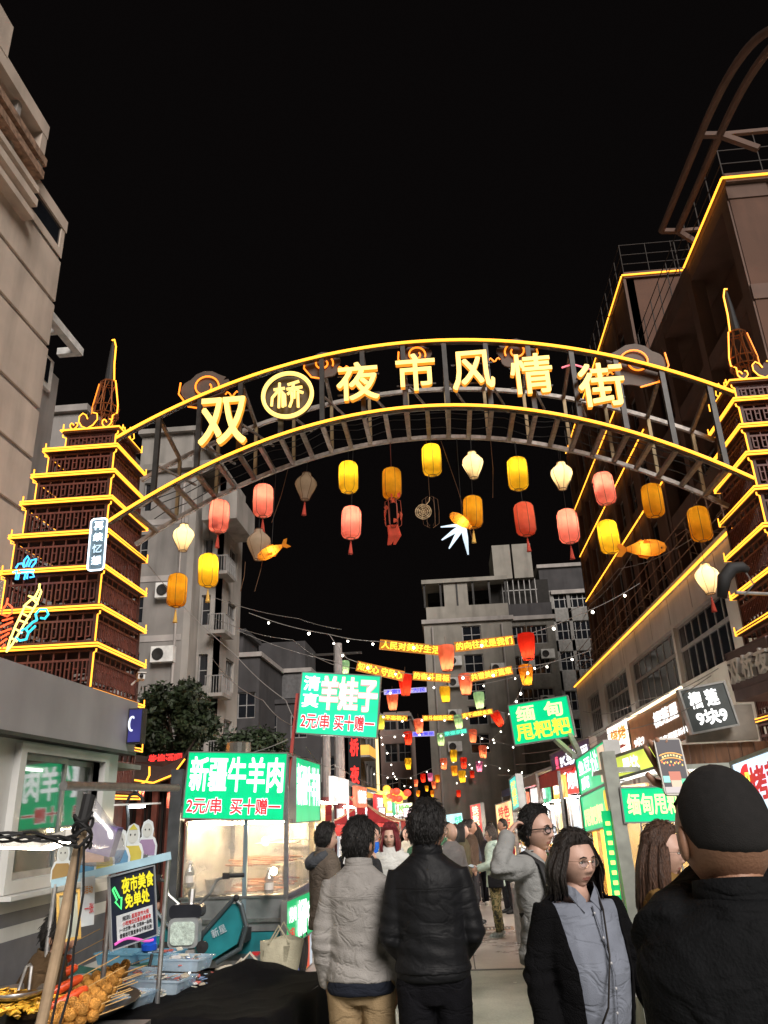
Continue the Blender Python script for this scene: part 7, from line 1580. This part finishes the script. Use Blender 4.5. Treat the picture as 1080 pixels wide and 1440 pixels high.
    if openw:
        def cut(bm):
            for sgn in (-1, 1):
                n_ = Vector((sgn, 0, -.10)).normalized(); co = Vector((sgn * openw, 0, 1.15))
                bmesh.ops.bisect_plane(bm, geom=bm.verts[:] + bm.edges[:] + bm.faces[:], plane_co=co, plane_no=n_)
            dl = [f for f in bm.faces if (lambda c: c.y > .0 and abs(c.x) < openw + .1 * (c.z - 1.15) + .0 and c.z < 1.5)(f.calc_center_median())]
            dl += [f for f in bm.faces if f.calc_center_median().z < hem + .004 or (f.normal.z < -.92 and f.calc_center_median().z < hem + .03)]
            bmesh.ops.delete(bm, geom=list(set(dl)), context='FACES')
    fl = [(arms[0][0], .10, 1.2, 95), (arms[1][0], .10, 1.2, 95), ((0, -.1, hem + .1), .2, .7, 70)] if near else []
    organic(k, 'jacket', top, t, vox, 5, wr if near else 0, seed=sd, cut=cut, solid=.008 if openw else 0, folds=fl)
    if hem_band:
        k = MB(); k.tube([(0, -.004 + lean * (hem - 1), hem - .035), (0, -.004 + lean * (hem - 1), hem - .02), (0, -.004 + lean * (hem - 1), hem + .035)], [(.165 + p, .116 + p), (.172 + p, .123 + p), (.176 + p, .127 + p)], 28, up=(0, 1, 0)); link('hem_band', k.mesh('hem_band', hem_band, True), t)
        for (el, wrs) in arms:
            e_, w_ = Vector(el), Vector(wrs); k = MB(); k.tube([e_.lerp(w_, .86), e_.lerp(w_, .9), e_.lerp(w_, 1.0)], [.035 + p, .042 + p, .034 + p], 14); link('cuff', k.mesh('cuff', hem_band, True), t)
    if collar and near:
        k = MB(); n = 28; vs = []
        for r_, (rad, zz) in enumerate(((.072 + p * .5, 1.455), (.076 + p * .5, 1.485), (.072 + p * .5, 1.515), (.064 + p * .5, 1.512), (.066 + p * .5, 1.47))):
            for j in range(n):
                a = 2 * PI * (j + .5) / n; op = .022 * max(0, math.cos(a)) ** 3 ; vs.append((rad * math.sin(a) * 1.0, rad * .98 * math.cos(a) + lean * .5 - .002, zz - op - .012 * math.cos(a)))
        k.add(vs, [(r_ * n + j, r_ * n + (j + 1) % n, (r_ + 1) * n + (j + 1) % n, (r_ + 1) * n + j) for r_ in range(4) for j in range(n)]); link('collar', k.mesh('collar', top, True), t)
    if hood:
        k = MB(); k.tube([(-.10, -.02, 1.47), (-.12, -.08, 1.44), (-.07, -.14, 1.39), (0, -.16, 1.37), (.07, -.14, 1.39), (.12, -.08, 1.44), (.10, -.02, 1.47)], [.035, .05, .055, .06, .055, .05, .035], 10); organic(k, 'hood', hood, t, vox, 3, wr, seed=sd)
    if pants:
        k = MB(); k.tube([(0, 0, .80), (0, -.005, .9), (0, 0, 1.0), (0, 0, 1.04)], [(.13, .10), (.170, .125), (.160, .112), (.155, .108)], 20, up=(0, 1, 0)) if not seat else k.ball((0, 0, .93), (.17, .14, .12), 14, 10)
        for s, lg in zip((1, -1), legs): leg_tube(k, s, *lg, .008)
        organic(k, 'trousers', pants, t, vox, 4, wr if near else 0, 7., sd + 9, folds=[(lg[1], .14, .8, 60) for lg in legs] + [(lg[2], .12, .9, 80) for lg in legs])
    for s, lg in zip((1, -1), legs):
        an = Vector(lg[2]); k = MB(); k.tube([an + Vector((s * .0, -.065, -.045)), an + Vector((0, -.05, -.03)), an + Vector((0, .02, -.035)), an + Vector((s * .005, .10, -.055)), an + Vector((s * .008, .165, -.062)), an + Vector((s * .008, .18, -.066))], [(.025, .03), (.038, .045), (.042, .045), (.045, .032), (.036, .024), (.015, .012)], 12, up=(0, 0, 1)); k.box(an + Vector((0, .055, -.083)), (.085, .25, .016)); link('shoe', k.mesh('shoe', shoes or BLACK, True), t)
    if glasses:
        k = MB()
        for s in (-1, 1):
            k.tube([HM @ Vector((s * .033 + .024 * math.cos(a), .098 - .012 * abs(math.cos(a) * s + 1) * .3, -.002 + .018 * math.sin(a))) for a in np.linspace(0, 2 * PI, 17)], glasses[1], 5)
            k.tube([HM @ Vector((s * .057, .092, .006)), HM @ Vector((s * .082 * wide, .05, .006)), HM @ Vector((s * .084 * wide, -.01, .002)), HM @ Vector((s * .08 * wide, -.03, -.012))], glasses[1], 5)
        k.tube([HM @ Vector((-.009, .099, .004)), HM @ Vector((0, .103, .007)), HM @ Vector((.009, .099, .004))], glasses[1], 5)
        g_ = link('glasses', k.mesh('glasses', glasses[0]), t)
        for s in (-1, 1):
            k = MB(); k.add([HM @ Vector((s * .033 + .022 * math.cos(a), .0975 - .003, -.002 + .0165 * math.sin(a))) for a in np.linspace(0, 2 * PI, 13)[:-1]], [tuple(range(12))]); o = link('lens', k.mesh('lens', glassm('spectacle_lens', (.85, .87, .92), .12, .02)), g_)
    return t, HM
def addp(t, name, mb, m, smooth=True): return link(name, mb.mesh(name, m, smooth), t)
GR = 'people walking in at the gate'
# 1 man in grey jacket
C_GREY = cloth('grey_jacket', (.30, .285, .27), .7); C_KHAKI = cloth('khaki', (.30, .215, .12)); C_NAVY = cloth('navy', (.015, .018, .028))
t, HM = person('man in pale grey jacket and khaki trousers seen from behind', -.57, 4.8, -4, 1.70, C_GREY, C_KHAKI, HB, 'short', SKIN2, True, arms=(((.212, -.05, 1.10), (.190, .04, .875)), ((-.218, -.05, 1.10), (-.195, .04, .875))), hyaw=-24, hpitch=-4, p=.013, hem=.90, shw=.98, belly=.02, under=C_NAVY, wr=.0055, group=GR, cap_th=.010, hem_band=None)
k = MB(); k.tube([(-.16, -.147, 1.335), (0, -.157, 1.325), (.16, -.147, 1.335)], .0025, 4); addp(t, 'back_seam', k, C_GREY)
# 2 man in black leather jacket
C_LEA = mat('black_leather', (.007, .0075, .009), .58, 0, 9, .25, .1, 80, .22); crease(C_LEA, .2, 4.); C_BLK = cloth('black_trousers', (.006, .006, .008))
GLK = (mat('glasses_dark', (.02, .018, .016), .3), .0022)
t, HM = person('tall man in black leather jacket and black trousers from behind', -.165, 4.6, 3, 1.77, C_LEA, C_BLK, HB, 'short', SKIN, True, arms=(((.222, -.02, 1.10), (.14, .14, .97)), ((-.215, -.02, 1.10), (-.13, .14, .97))), hyaw=-38, hpitch=-5, p=.015, hem=.935, shw=.98, wr=.0045, group=GR, glasses=(mat('glasses_metal', (.4, .38, .35), .25, .8), .0016), hem_band=C_LEA, cap_th=.014)
k = MB(); k.tube([(-.17, -.150, 1.33), (0, -.162, 1.322), (.17, -.150, 1.33)], .003, 4); addp(t, 'yoke_seam', k, C_LEA)
# 3 man scratching his head
C_HOOD = cloth('grey_hoodie', (.28, .285, .28)); C_TEE = cloth('yellow_tee', (.62, .42, .03))
t, HM = person('man with glasses scratching his head in grey hoodie and yellow tee', PY(756, 1200, 5.4).x, 5.4, -126, PY(752, 1133, 5.4).z * .985, C_HOOD, C_BLK, HB, 'short', SKIN3, True, arms=(((.46, -.01, 1.385), (.205, -.085, 1.575)), ((-.27, -.02, 1.11), (-.26, .07, .88))), hyaw=-4, hpitch=2, p=.018, hem=.90, shw=1.0, belly=.045, under=C_TEE, openw=.06, wr=.008, group=GR, glasses=(GLK[0], .0038), hand_dirs={1: ((-.75, .15, .6), (-.4, .5, -.5))}, curl=.75, wide=1.06, cap_th=.016, fr=.66, collar=False)
k = MB()
for s in (-1, 1): k.tube([(s * .07, -.03, 1.47), (s * .085, .075, 1.43), (s * .05, .155, 1.28), (s * .01, .185, 1.12)], .008, 5, flat=.35)
addp(t, 'lanyard', k, cloth('lanyard_green', (.02, .22, .04)))
k = MB()
for s in (-1, 1): k.tube([(s * .12, -.16, 1.40), (s * .125, -.03, 1.475), (s * .135, .10, 1.41), (s * .15, .15, 1.28), (s * .17, .08, 1.14), (s * .165, -.06, 1.12)], .026, 8, flat=.3)
addp(t, 'backpack_strap', k, BLACK)
k = MB(); k.tube([(0, -.004, .86), (0, -.004, .93)], [(.20, .155), (.205, .160)], 26, up=(0, 1, 0)); addp(t, 'hoodie_hem', k, C_HOOD)
# 4 woman in grey-blue shirt and black cardigan
C_SHIRT = cloth('blue_grey_shirt', (.20, .22, .27), .7, .2, 200); C_CARD = cloth('black_cardigan', (.005, .005, .006), .95, .6, 160)
t, HM = person('woman in grey-blue shirt, black cardigan and thin glasses walking past', PY(806, 1215, 4.1).x, 4.1, -156, PY(806, 1166, 4.1).z * .985, C_CARD, C_BLK, HD, 'wavy', SKIN3, True, arms=(((.262, -.01, 1.12), (.27, .07, .90)), ((-.285, .0, 1.13), (-.32, .10, .92))), hyaw=10, hpitch=-3, p=.026, hem=.80, shw=1.10, belly=.10, under=C_SHIRT, openw=.15, wr=.0065, group=GR, glasses=(mat('glasses_gold', (.45, .30, .2), .25, .8), .0013), len_hair=.17, wide=1.15, cap_th=.009, fr=.52, collar=False, legs=(((.09, 0, .88), (.10, .06, .48), (.10, -.02, .09)), ((-.09, 0, .88), (-.10, .10, .50), (-.10, .14, .09))))
k = MB()
for s in (-1, 1):
    vs = [Vector(q) for q in ((s * .012, .100, 1.425), (s * .055, .082, 1.478), (s * .082, .035, 1.497), (s * .090, .055, 1.462), (s * .068, .112, 1.405), (s * .048, .135, 1.375))]
    k.add(vs + [v + Vector((0, -.004, -.006)) for v in vs], [(0, 1, 4, 5), (1, 2, 3, 4), (11, 10, 7, 6), (10, 9, 8, 7)] + [(i, i + 6, (i + 1) % 6 + 6, (i + 1) % 6) for i in range(6)])
addp(t, 'shirt_collar', k, C_SHIRT, False)
def fronty(z_): 
    zz = [.7, .8, 1.0, 1.12, 1.28, 1.36, 1.41]; return float(np.interp(z_, zz, [.20, .20, .243, .258, .197, .155, .125])) + .006
for i in range(6): k = MB(); zz = 1.37 - i * .10; k.ball((.004, fronty(zz) - .006, zz), (.0065, .004, .0065), 8, 6); addp(t, 'button', k, mat('button', (.5, .5, .52), .3))
k = MB(); k.tube([(.0, fronty(z_) - .008, z_) for z_ in np.linspace(1.40, .80, 12)], .004, 4); addp(t, 'placket', k, C_SHIRT)
sy_ = lambda x_, z_: (fronty(z_) + .004) * math.sqrt(max(0, 1 - (x_ / .21) ** 2)) + .002
k = MB(); k.tube([(-.10, -.08, 1.485), (-.085, .03, 1.49), (-.045, fronty(1.38) + .002, 1.38), (.01, fronty(1.2) + .008, 1.20), (.06, fronty(1.0) + .006, 1.0), (.11, fronty(.85) - .02, .86)], .011, 6, flat=.35); addp(t, 'bag_strap', k, mat('strap_dark', (.02, .016, .014), .5))
k = MB(); k.tube([(.11, fronty(.85) - .02, .86), (.12, fronty(.85) - .02, .80)], .007, 6); k.ball((.115, fronty(.85) - .012, .835), .012, 8, 6); addp(t, 'strap_clasp', k, STEEL)
k = MB(); k.box((.14, .17, .68), (.22, .08, .2)); organic(k, 'handbag', mat('handbag', (.015, .014, .014), .4), t, .014, 5, .002)
# 5 man with phone, nearest
C_DJ = cloth('dark_jacket', (.0065, .007, .008), .8)
ph = PY(946, 1077, 2.32)
X5, Y5, H5 = .585, 1.86, 1.80; s5 = H5 / 1.72; yw5 = math.radians(-3)
inv5 = (Matrix.Translation((X5, Y5, 0)) @ Matrix.Rotation(yw5, 4, 'Z') @ Matrix.Scale(s5, 4)).inverted()
el5 = inv5 @ PY(1062, 1192, 2.26); wr5 = inv5 @ PY(966, 1116, 2.36)
t, HM = person('man in dark jacket filming with raised phone, nearest at right', X5, Y5, -3, H5, C_DJ, C_BLK, HBZ, 'buzz', SKIN2, True, arms=(((.245, -.03, 1.11), (.24, .07, .88)), (tuple(el5), tuple(wr5))), hyaw=10, hpitch=4, p=.024, hem=.84, shw=1.04, belly=.04, wr=.008, group=GR, hand_dirs={-1: ((-.42, .06, .9), (-.15, -1, 0))}, curl=.5, wide=1.08)
PH = thing('mobile_phone', 'phone held up at right showing the glowing arch on screen', 'phone', ph)
RP = Matrix.Translation(ph) @ Matrix.Rotation(math.radians(4), 4, 'Z') @ Matrix.Rotation(math.radians(-14), 4, 'X') @ Matrix.Rotation(math.radians(1.5), 4, 'Y')
def phs(mb, x0, z0, x1, z1, d0, d1):
    vs = [RP @ Vector((x, y_, z_)) for y_ in (d0, d1) for z_ in (z0, z1) for x in (x0, x1)]; mb.add(vs, [(0, 1, 3, 2), (5, 4, 6, 7), (0, 4, 5, 1), (2, 3, 7, 6), (0, 2, 6, 4), (1, 5, 7, 3)])
k = MB(); rbox(k, (0, 0, 0), .076, .160, .009, .010, RP); k.v = [tuple(v) for v in k.v]; k.build('case', mat('phone_case', (.30, .27, .22), .3), PH)
k = MB(); phs(k, -.034, -.074, .034, .074, -.0012, -.0004); sc0 = k.build('screen', emis('screen_dark', (.015, .012, .02), 1.0), PH)
def arc(z0, r, th_, m):
    k = MB(); k.tube([RP @ Vector((.032 * q, -.002, z0 - r * q * q)) for q in np.linspace(-1, 1, 11)], th_, 4); k.build('screen_picture', m, sc0)
arc(.036, .008, .0016, emis('scr_o', (1, .5, .15), .9)); arc(.022, .008, .0014, emis('scr_o', (1, .5, .15), .9))
for i, ch in enumerate('双桥夜市风情街'):
    k = MB(); P = Panel(RP @ Vector((-.027 + i * .008, -.0022, .026 - .006 * ((i - 3) / 3) ** 2)), RP @ Vector((-.021 + i * .008, -.0022, .026 - .006 * ((i - 3) / 3) ** 2)), .006); P.text(k, ch, 0, 0, 1, 1, bold=.01, proud=.0001, depth=.0001); k.build('screen_picture', emis('scr_y', (1, .85, .4), 1.1), sc0)
for i in range(12):
    k = MB(); k.ball(RP @ Vector((-.028 + i * .005, -.0018, .011 - .010 * random.random())), (.002, .0005, .003), 6, 5); k.build('screen_picture', emis('scr_%d' % (i % 2), [(1, .25, .12), (1, .75, .2)][i % 2], .9), sc0)
for x0, z0, x1, z1, c_ in ((-.034, -.046, -.016, -.028, (.3, .8, .7)), (.014, -.05, .034, -.036, (.1, .7, .4)), (-.016, -.04, .016, -.016, (.55, .16, .1)), (-.014, -.058, .014, -.04, (.8, .55, .4)), (-.034, -.074, .034, -.058, (.55, .5, .5))):
    k = MB(); phs(k, x0, z0, x1, z1, -.0022, -.0014); k.build('screen_picture', emis('scr_c%d' % int(x0 * 1000 + z0 * 10000), c_, .55), sc0)
# 6 woman with long brown hair
C_MUST = cloth('mustard_top', (.22, .13, .045))
t, HM = person('woman with long brown hair and mustard top beyond the phone man', PY(928, 1190, 4.4).x, 4.4, -112, PY(936, 1156, 4.4).z * .985, C_MUST, C_BLK, HBR, 'long', SKIN3, True, hyaw=-4, hpitch=-4, p=.012, hem=.86, shw=.92, wr=.006, group=GR, len_hair=.30, cap_th=.014, fr=.62, glasses=(mat('glasses_metal', (.4, .38, .35), .25, .8), .0012))
# 7 hooded jacket woman and companion
C_TAUPE = cloth('taupe_parka', (.13, .105, .085)); C_CHAR = cloth('charcoal', (.03, .03, .034)); JEAN = cloth('jeans', (.09, .12, .18)); WSH = mat('white_shoe', (.6, .6, .58), .5)
person('woman in taupe hooded parka facing right beside the skewer cart', -1.27, 8.0, -62, 1.63, C_TAUPE, C_CHAR, HB, 'short', SKIN3, True, p=.034, hem=.78, shw=1.0, hood=cloth('hood_grey', (.07, .075, .085)), vox=.017, group=GR, cap_th=.02, arms=(((.25, .0, 1.13), (.22, .16, .98)), ((-.25, .0, 1.13), (-.20, .18, 1.0))))
t, HM = person('woman in black coat raising a white phone behind parka woman', -1.05, 8.5, -20, 1.60, C_CHAR, C_BLK, HB, 'long', SKIN3, True, p=.028, hem=.75, vox=.018, group=GR, len_hair=.3, arms=(((.24, .10, 1.15), (.12, .28, 1.36)), ((-.245, -.02, 1.13), (-.255, .06, .90))))
pp = PY(490, 1205, 8.3); pw = thing('mobile_phone', 'small white phone held by the woman in black coat', 'phone', pp); k = MB(); rbox(k, pp, .075, .15, .009, .012, Matrix.Rotation(.3, 4, 'Y')); k.build('case', mat('phone_white', (.7, .7, .7), .3), pw); k = MB(); k.ball(pp + Vector((-.018, -.002, .05)), (.008, .004, .008), 8, 6); k.build('lens', BLACK, pw)
# 8 red-haired woman
person('red-haired woman in white hoodie walking toward the viewer', -.76, 9.5, 178, 1.585, cloth('white_hoodie', (.62, .62, .60)), cloth('pale_jeans', (.25, .29, .33)), HR, 'bob', SKIN3, True, p=.03, hem=.82, vox=.017, group=GR, len_hair=.20, cap_th=.024, hood=cloth('white_hoodie', (.6, .6, .6)), shoes=WSH, fr=.58, legs=(((.09, 0, .88), (.10, .06, .48), (.10, -.02, .09)), ((-.09, 0, .88), (-.10, .10, .50), (-.10, .16, .11))))
# 9 camouflage trousers
def camo():
    m, nt, b_ = _new('camouflage'); tc = nt.nodes.new('ShaderNodeTexCoord'); n = nt.nodes.new('ShaderNodeTexNoise'); n.inputs['Scale'].default_value = 16; n.inputs['Detail'].default_value = 2
    cr = nt.nodes.new('ShaderNodeValToRGB'); cr.color_ramp.interpolation = 'CONSTANT'; e = cr.color_ramp.elements; e[0].color = (.02, .018, .01, 1); e[1].color = (.10, .09, .035, 1); e[1].position = .43
    q = e.new(.53); q.color = (.22, .17, .08, 1); q = e.new(.62); q.color = (.05, .06, .02, 1)
    nt.links.new(tc.outputs['Object'], n.inputs['Vector']); nt.links.new(n.outputs['Fac'], cr.inputs[0]); nt.links.new(cr.outputs[0], b_.inputs['Base Color']); b_.inputs['Roughness'].default_value = .9; return m
pc9 = PZ(703, 1318, gz(13.2))
t, HM = person('person in mint hoodie and camouflage trousers holding papers', pc9.x, pc9.y, 78, 1.52, cloth('mint_hoodie', (.50, .62, .55)), camo(), HG, 'short', SKIN3, True, p=.034, hem=.78, vox=.017, group=GR, arms=(((.25, .04, 1.14), (.20, .24, 1.08)), ((-.25, .04, 1.14), (-.18, .25, 1.08))), shoes=mat('trainers', (.22, .25, .24), .6, 0, 30, .6), glasses=GLK, hood=cloth('mint_hoodie', (.5, .62, .55)))
k = MB(); k.box((.0, .34, 1.10), (.24, .20, .01), Matrix.Rotation(.3, 3, 'X')); k.box((.03, .33, 1.07), (.24, .2, .01), Matrix.Rotation(.5, 3, 'X')); pa = k.mesh('papers', mat('papers', (.55, .66, .75), .6))
pp = thing('paper_sheets', 'pale blue paper sheets held by the mint hoodie person', 'paper', (pc9.x, pc9.y, gz(pc9.y)), math.radians(78)); pp.scale = (1.52 / 1.72,) * 3; link('papers', pa, pp)
k = MB(); k.box((-.24, -.05, .88), (.10, .26, .20)); organic(k, 'shoulder_bag', cloth('pack_black', (.012, .012, .014)), t, .02, 5, .003); k = MB(); k.tube([(-.22, .0, .98), (-.12, .14, 1.25), (.08, .08, 1.49), (.12, -.08, 1.45), (-.1, -.18, 1.2), (-.22, -.1, .98)], .012, 5, flat=.4); addp(t, 'bag_strap', k, BLACK)
# 10 and others in the middle distance
def at(u, vfoot, yg): q = PZ(u, vfoot, gz(yg)); return q.x, q.y
def far(label, u, y, H, yaw, top, pants, hair=HB, st='short', **kw):
    q = PY(u, 1170, y); return person(label, q.x, y, yaw, H, top, pants, hair, st, kw.pop('skin', SKIN), False, collar=False, group='crowd further down the street', **kw)
A_ = lambda *a: a
x_, y_ = at(679, 1272, 17)
person('woman with long dark hair in black top and trousers from behind', x_, y_, 8, 1.55, C_CHAR, C_BLK, HD, 'long', SKIN, False, collar=False, len_hair=.34, shoes=WSH, vox=.022, group='crowd further down the street')
person('bald man in grey shirt behind black jacket man', PY(634, 1180, 11.6).x, 11.6, -140, 1.60, cloth('grey_shirt', (.18, .17, .17)), C_CHAR, HB, 'bald', SKIN3, False, collar=False, vox=.022, group='crowd further down the street')
person('woman in olive jacket with white stripe looking right', PY(650, 1180, 13.6).x, 13.6, -95, 1.60, cloth('olive', (.10, .09, .055)), cloth('track_white', (.10, .10, .10)), HB, 'long', SKIN3, False, collar=False, vox=.022, len_hair=.24, group='crowd further down the street')
person('man in brown jacket beside olive jacket woman', PY(662, 1180, 15).x, 15, -100, 1.66, cloth('brown_j', (.08, .055, .04)), C_CHAR, HD, 'short', SKIN, False, collar=False, vox=.022, group='crowd further down the street')
person('man in bright blue top behind red-haired woman', PY(527, 1180, 12.2).x, 12.2, 170, 1.62, cloth('blue_top', (.02, .12, .55)), JEAN, HB, 'short', SKIN3, False, collar=False, vox=.022, group='crowd further down the street')
person('person in red cap and top serving at right stall', PY(709, 1180, 16.5).x, 16.5, 120, 1.66, cloth('red_top', (.32, .03, .04)), C_CHAR, HB, 'short', SKIN, False, collar=False, vox=.022, group='crowd further down the street')
cl = [('green', (.06, .14, .08)), ('cream', (.5, .45, .36)), ('wine', (.16, .02, .03)), ('slate', (.10, .12, .16)), ('white', (.6, .6, .58)), ('camel', (.28, .18, .08)), ('navy', (.02, .03, .07)), ('pink', (.5, .25, .27)), ('black', (.015, .015, .015)), ('denim', (.10, .15, .24)), ('lilac', (.3, .24, .38)), ('rust', (.28, .08, .03))]
spots = [(590, 13.5), (572, 15), (640, 17), (668, 19), (600, 18), (555, 17.5), (625, 20.5), (652, 22), (583, 21), (610, 23.5), (690, 20), (640, 25), (566, 23), (596, 26), (660, 27), (620, 28.5), (578, 29), (645, 31), (604, 33), (630, 36), (588, 37), (542, 14.5), (672, 24), (535, 18.5), (630, 14.6), (607, 15.8), (584, 16.8), (655, 17.8), (618, 19.2), (570, 20), (640, 23.5), (600, 21.8)]
wherew = ['nearest right of red-haired woman', 'left behind the red-haired woman', 'mid-street right', 'by the right stalls', 'street middle', 'by the left tents', 'mid-street behind bald man', 'deep right', 'deep left', 'deep middle', 'at the right counter', 'deeper right', 'deeper left', 'deeper middle', 'far right', 'far middle', 'far left', 'farther right', 'farther middle', 'farthest right', 'farthest left', 'beside the left tent post', 'at the second right stall', 'under the red tent', 'just behind the bald man', 'behind black jacket man', 'behind the blue top man', 'left of the right counters', 'middle of the near crowd', 'near the red tent side', 'crossing to right stalls', 'centre of the deep crowd']
for i, (u, y) in enumerate(spots):
    nm, c_ = cl[i % 12]; fem = i % 3 == 1; q = PY(u, 1170, y); yw = [0, 175, 20, -20, 190, -90, 90, 5][i % 8]
    person('%s with %s hair in %s %s, %s' % ('walker' if yw in (0, 20, -20, 5) else 'passer-by', 'long dark' if fem else 'short dark', nm, 'coat' if i % 2 else 'jacket', wherew[i]), q.x, y, yw, 1.56 + .02 * (i % 7), cloth('crowd_' + nm, c_), [C_CHAR, JEAN, C_BLK][i % 3], [HB, HD, HBR][i % 3], 'long' if fem else 'short', [SKIN, SKIN3, SKIN2][i % 3], False, collar=False, vox=.035 if y > 20 else .026, group='crowd further down the street', hem=[.9, .72][i % 2], p=.02 + .006 * (i % 3))
# seated vendor at the lower left
vq = PY(72, 1300, 4.95)
sl2 = (((.10, .0, .92), (.14, .40, .93), (.14, .42, .52)), ((-.10, 0, .92), (-.14, .40, .93), (-.14, .42, .52)))
person('seated stall vendor in brown jacket beside the fried food', vq.x - .12, 5.05, -75, 1.66, cloth('brown_vendor', (.085, .055, .03)), C_CHAR, HB, 'short', SKIN, True, p=.03, hem=.86, seat=1, legs=sl2, vox=.017, wr=.009, hyaw=-8, hpitch=-14, z=-.42, arms=(((.27, .04, 1.12), (.20, .28, 1.02)), ((-.27, .04, 1.12), (-.18, .28, 1.0))), lean=.18, group='stall keepers')
st_ = thing('stool', 'low plastic stool under the seated vendor', 'stool', (vq.x - .12, 5.05, 0)); k = MB(); k.box((vq.x - .12, 5.05, .36), (.3, .3, .03)); k.build('seat', mat('stool_red', (.3, .04, .03), .5), st_)
for a in (-1, 1):
    for b_ in (-1, 1): k = MB(); k.beam((vq.x - .12 + a * .12, 5.05 + b_ * .12, .35), (vq.x - .12 + a * .14, 5.05 + b_ * .14, 0), .03); k.build('leg', MT['stool_red'], st_)
person('stall keeper in dark jacket standing left of the skewer cart', -3.72, 9.7, -40, 1.70, cloth('dark_green_j', (.02, .022, .02)), C_CHAR, HB, 'short', SKIN, False, collar=False, vox=.02, group='stall keepers')
person('snack seller in black standing behind right cart glass', 2.15, 9.0, 130, 1.62, C_CHAR, C_BLK, HB, 'short', SKIN, False, collar=False, vox=.02, group='stall keepers')
# goods on the right, low down
gd = thing('goods_table', 'table of bright toys glimpsed between woman and phone man', 'table', (1.35, 5.7, 0)); k = MB(); k.mm((.85, 5.4, .66), (1.9, 6.2, .70)); k.build('tabletop', WFR, gd)
for a in (.9, 1.85):
    for b_ in (5.45, 6.15): k = MB(); k.beam((a, b_, 0), (a, b_, .66), .035); k.build('leg', DARK, gd)
TC = [('orange', (.7, .3, .03)), ('magenta', (.6, .02, .35)), ('white', (.7, .7, .68)), ('yellow', (.7, .6, .05)), ('blue', (.05, .2, .6)), ('pink', (.7, .3, .4))]
for i in range(12):
    nm, c_ = TC[i % 6]; x = .93 + (i % 6) * .16; yy = 5.52 + (i // 6) * .3; tt = thing('plush_toy', '%s plush toy in the %s row of the toy table' % (nm, ['front', 'back'][i // 6]), 'toy', (x, yy, .70), 0, 'plush toys on the table')
    k = MB(); k.ball((x, yy, .76), (.06, .055, .06), 10, 8); k.ball((x, yy, .85), .045, 10, 8); k.ball((x - .035, yy, .89), .016, 8, 6); k.ball((x + .035, yy, .89), .016, 8, 6); organic_m = mat('plush_' + nm, c_, .9, 0, 20, .2, .6, 120)
    me = k.v; inv = WM[tt].inverted(); k.v = [tuple(inv @ Vector(q)) for q in me]; organic(k, 'toy_body', organic_m, tt, .01, 3, 0)
bpy.data.scenes.remove(TS)
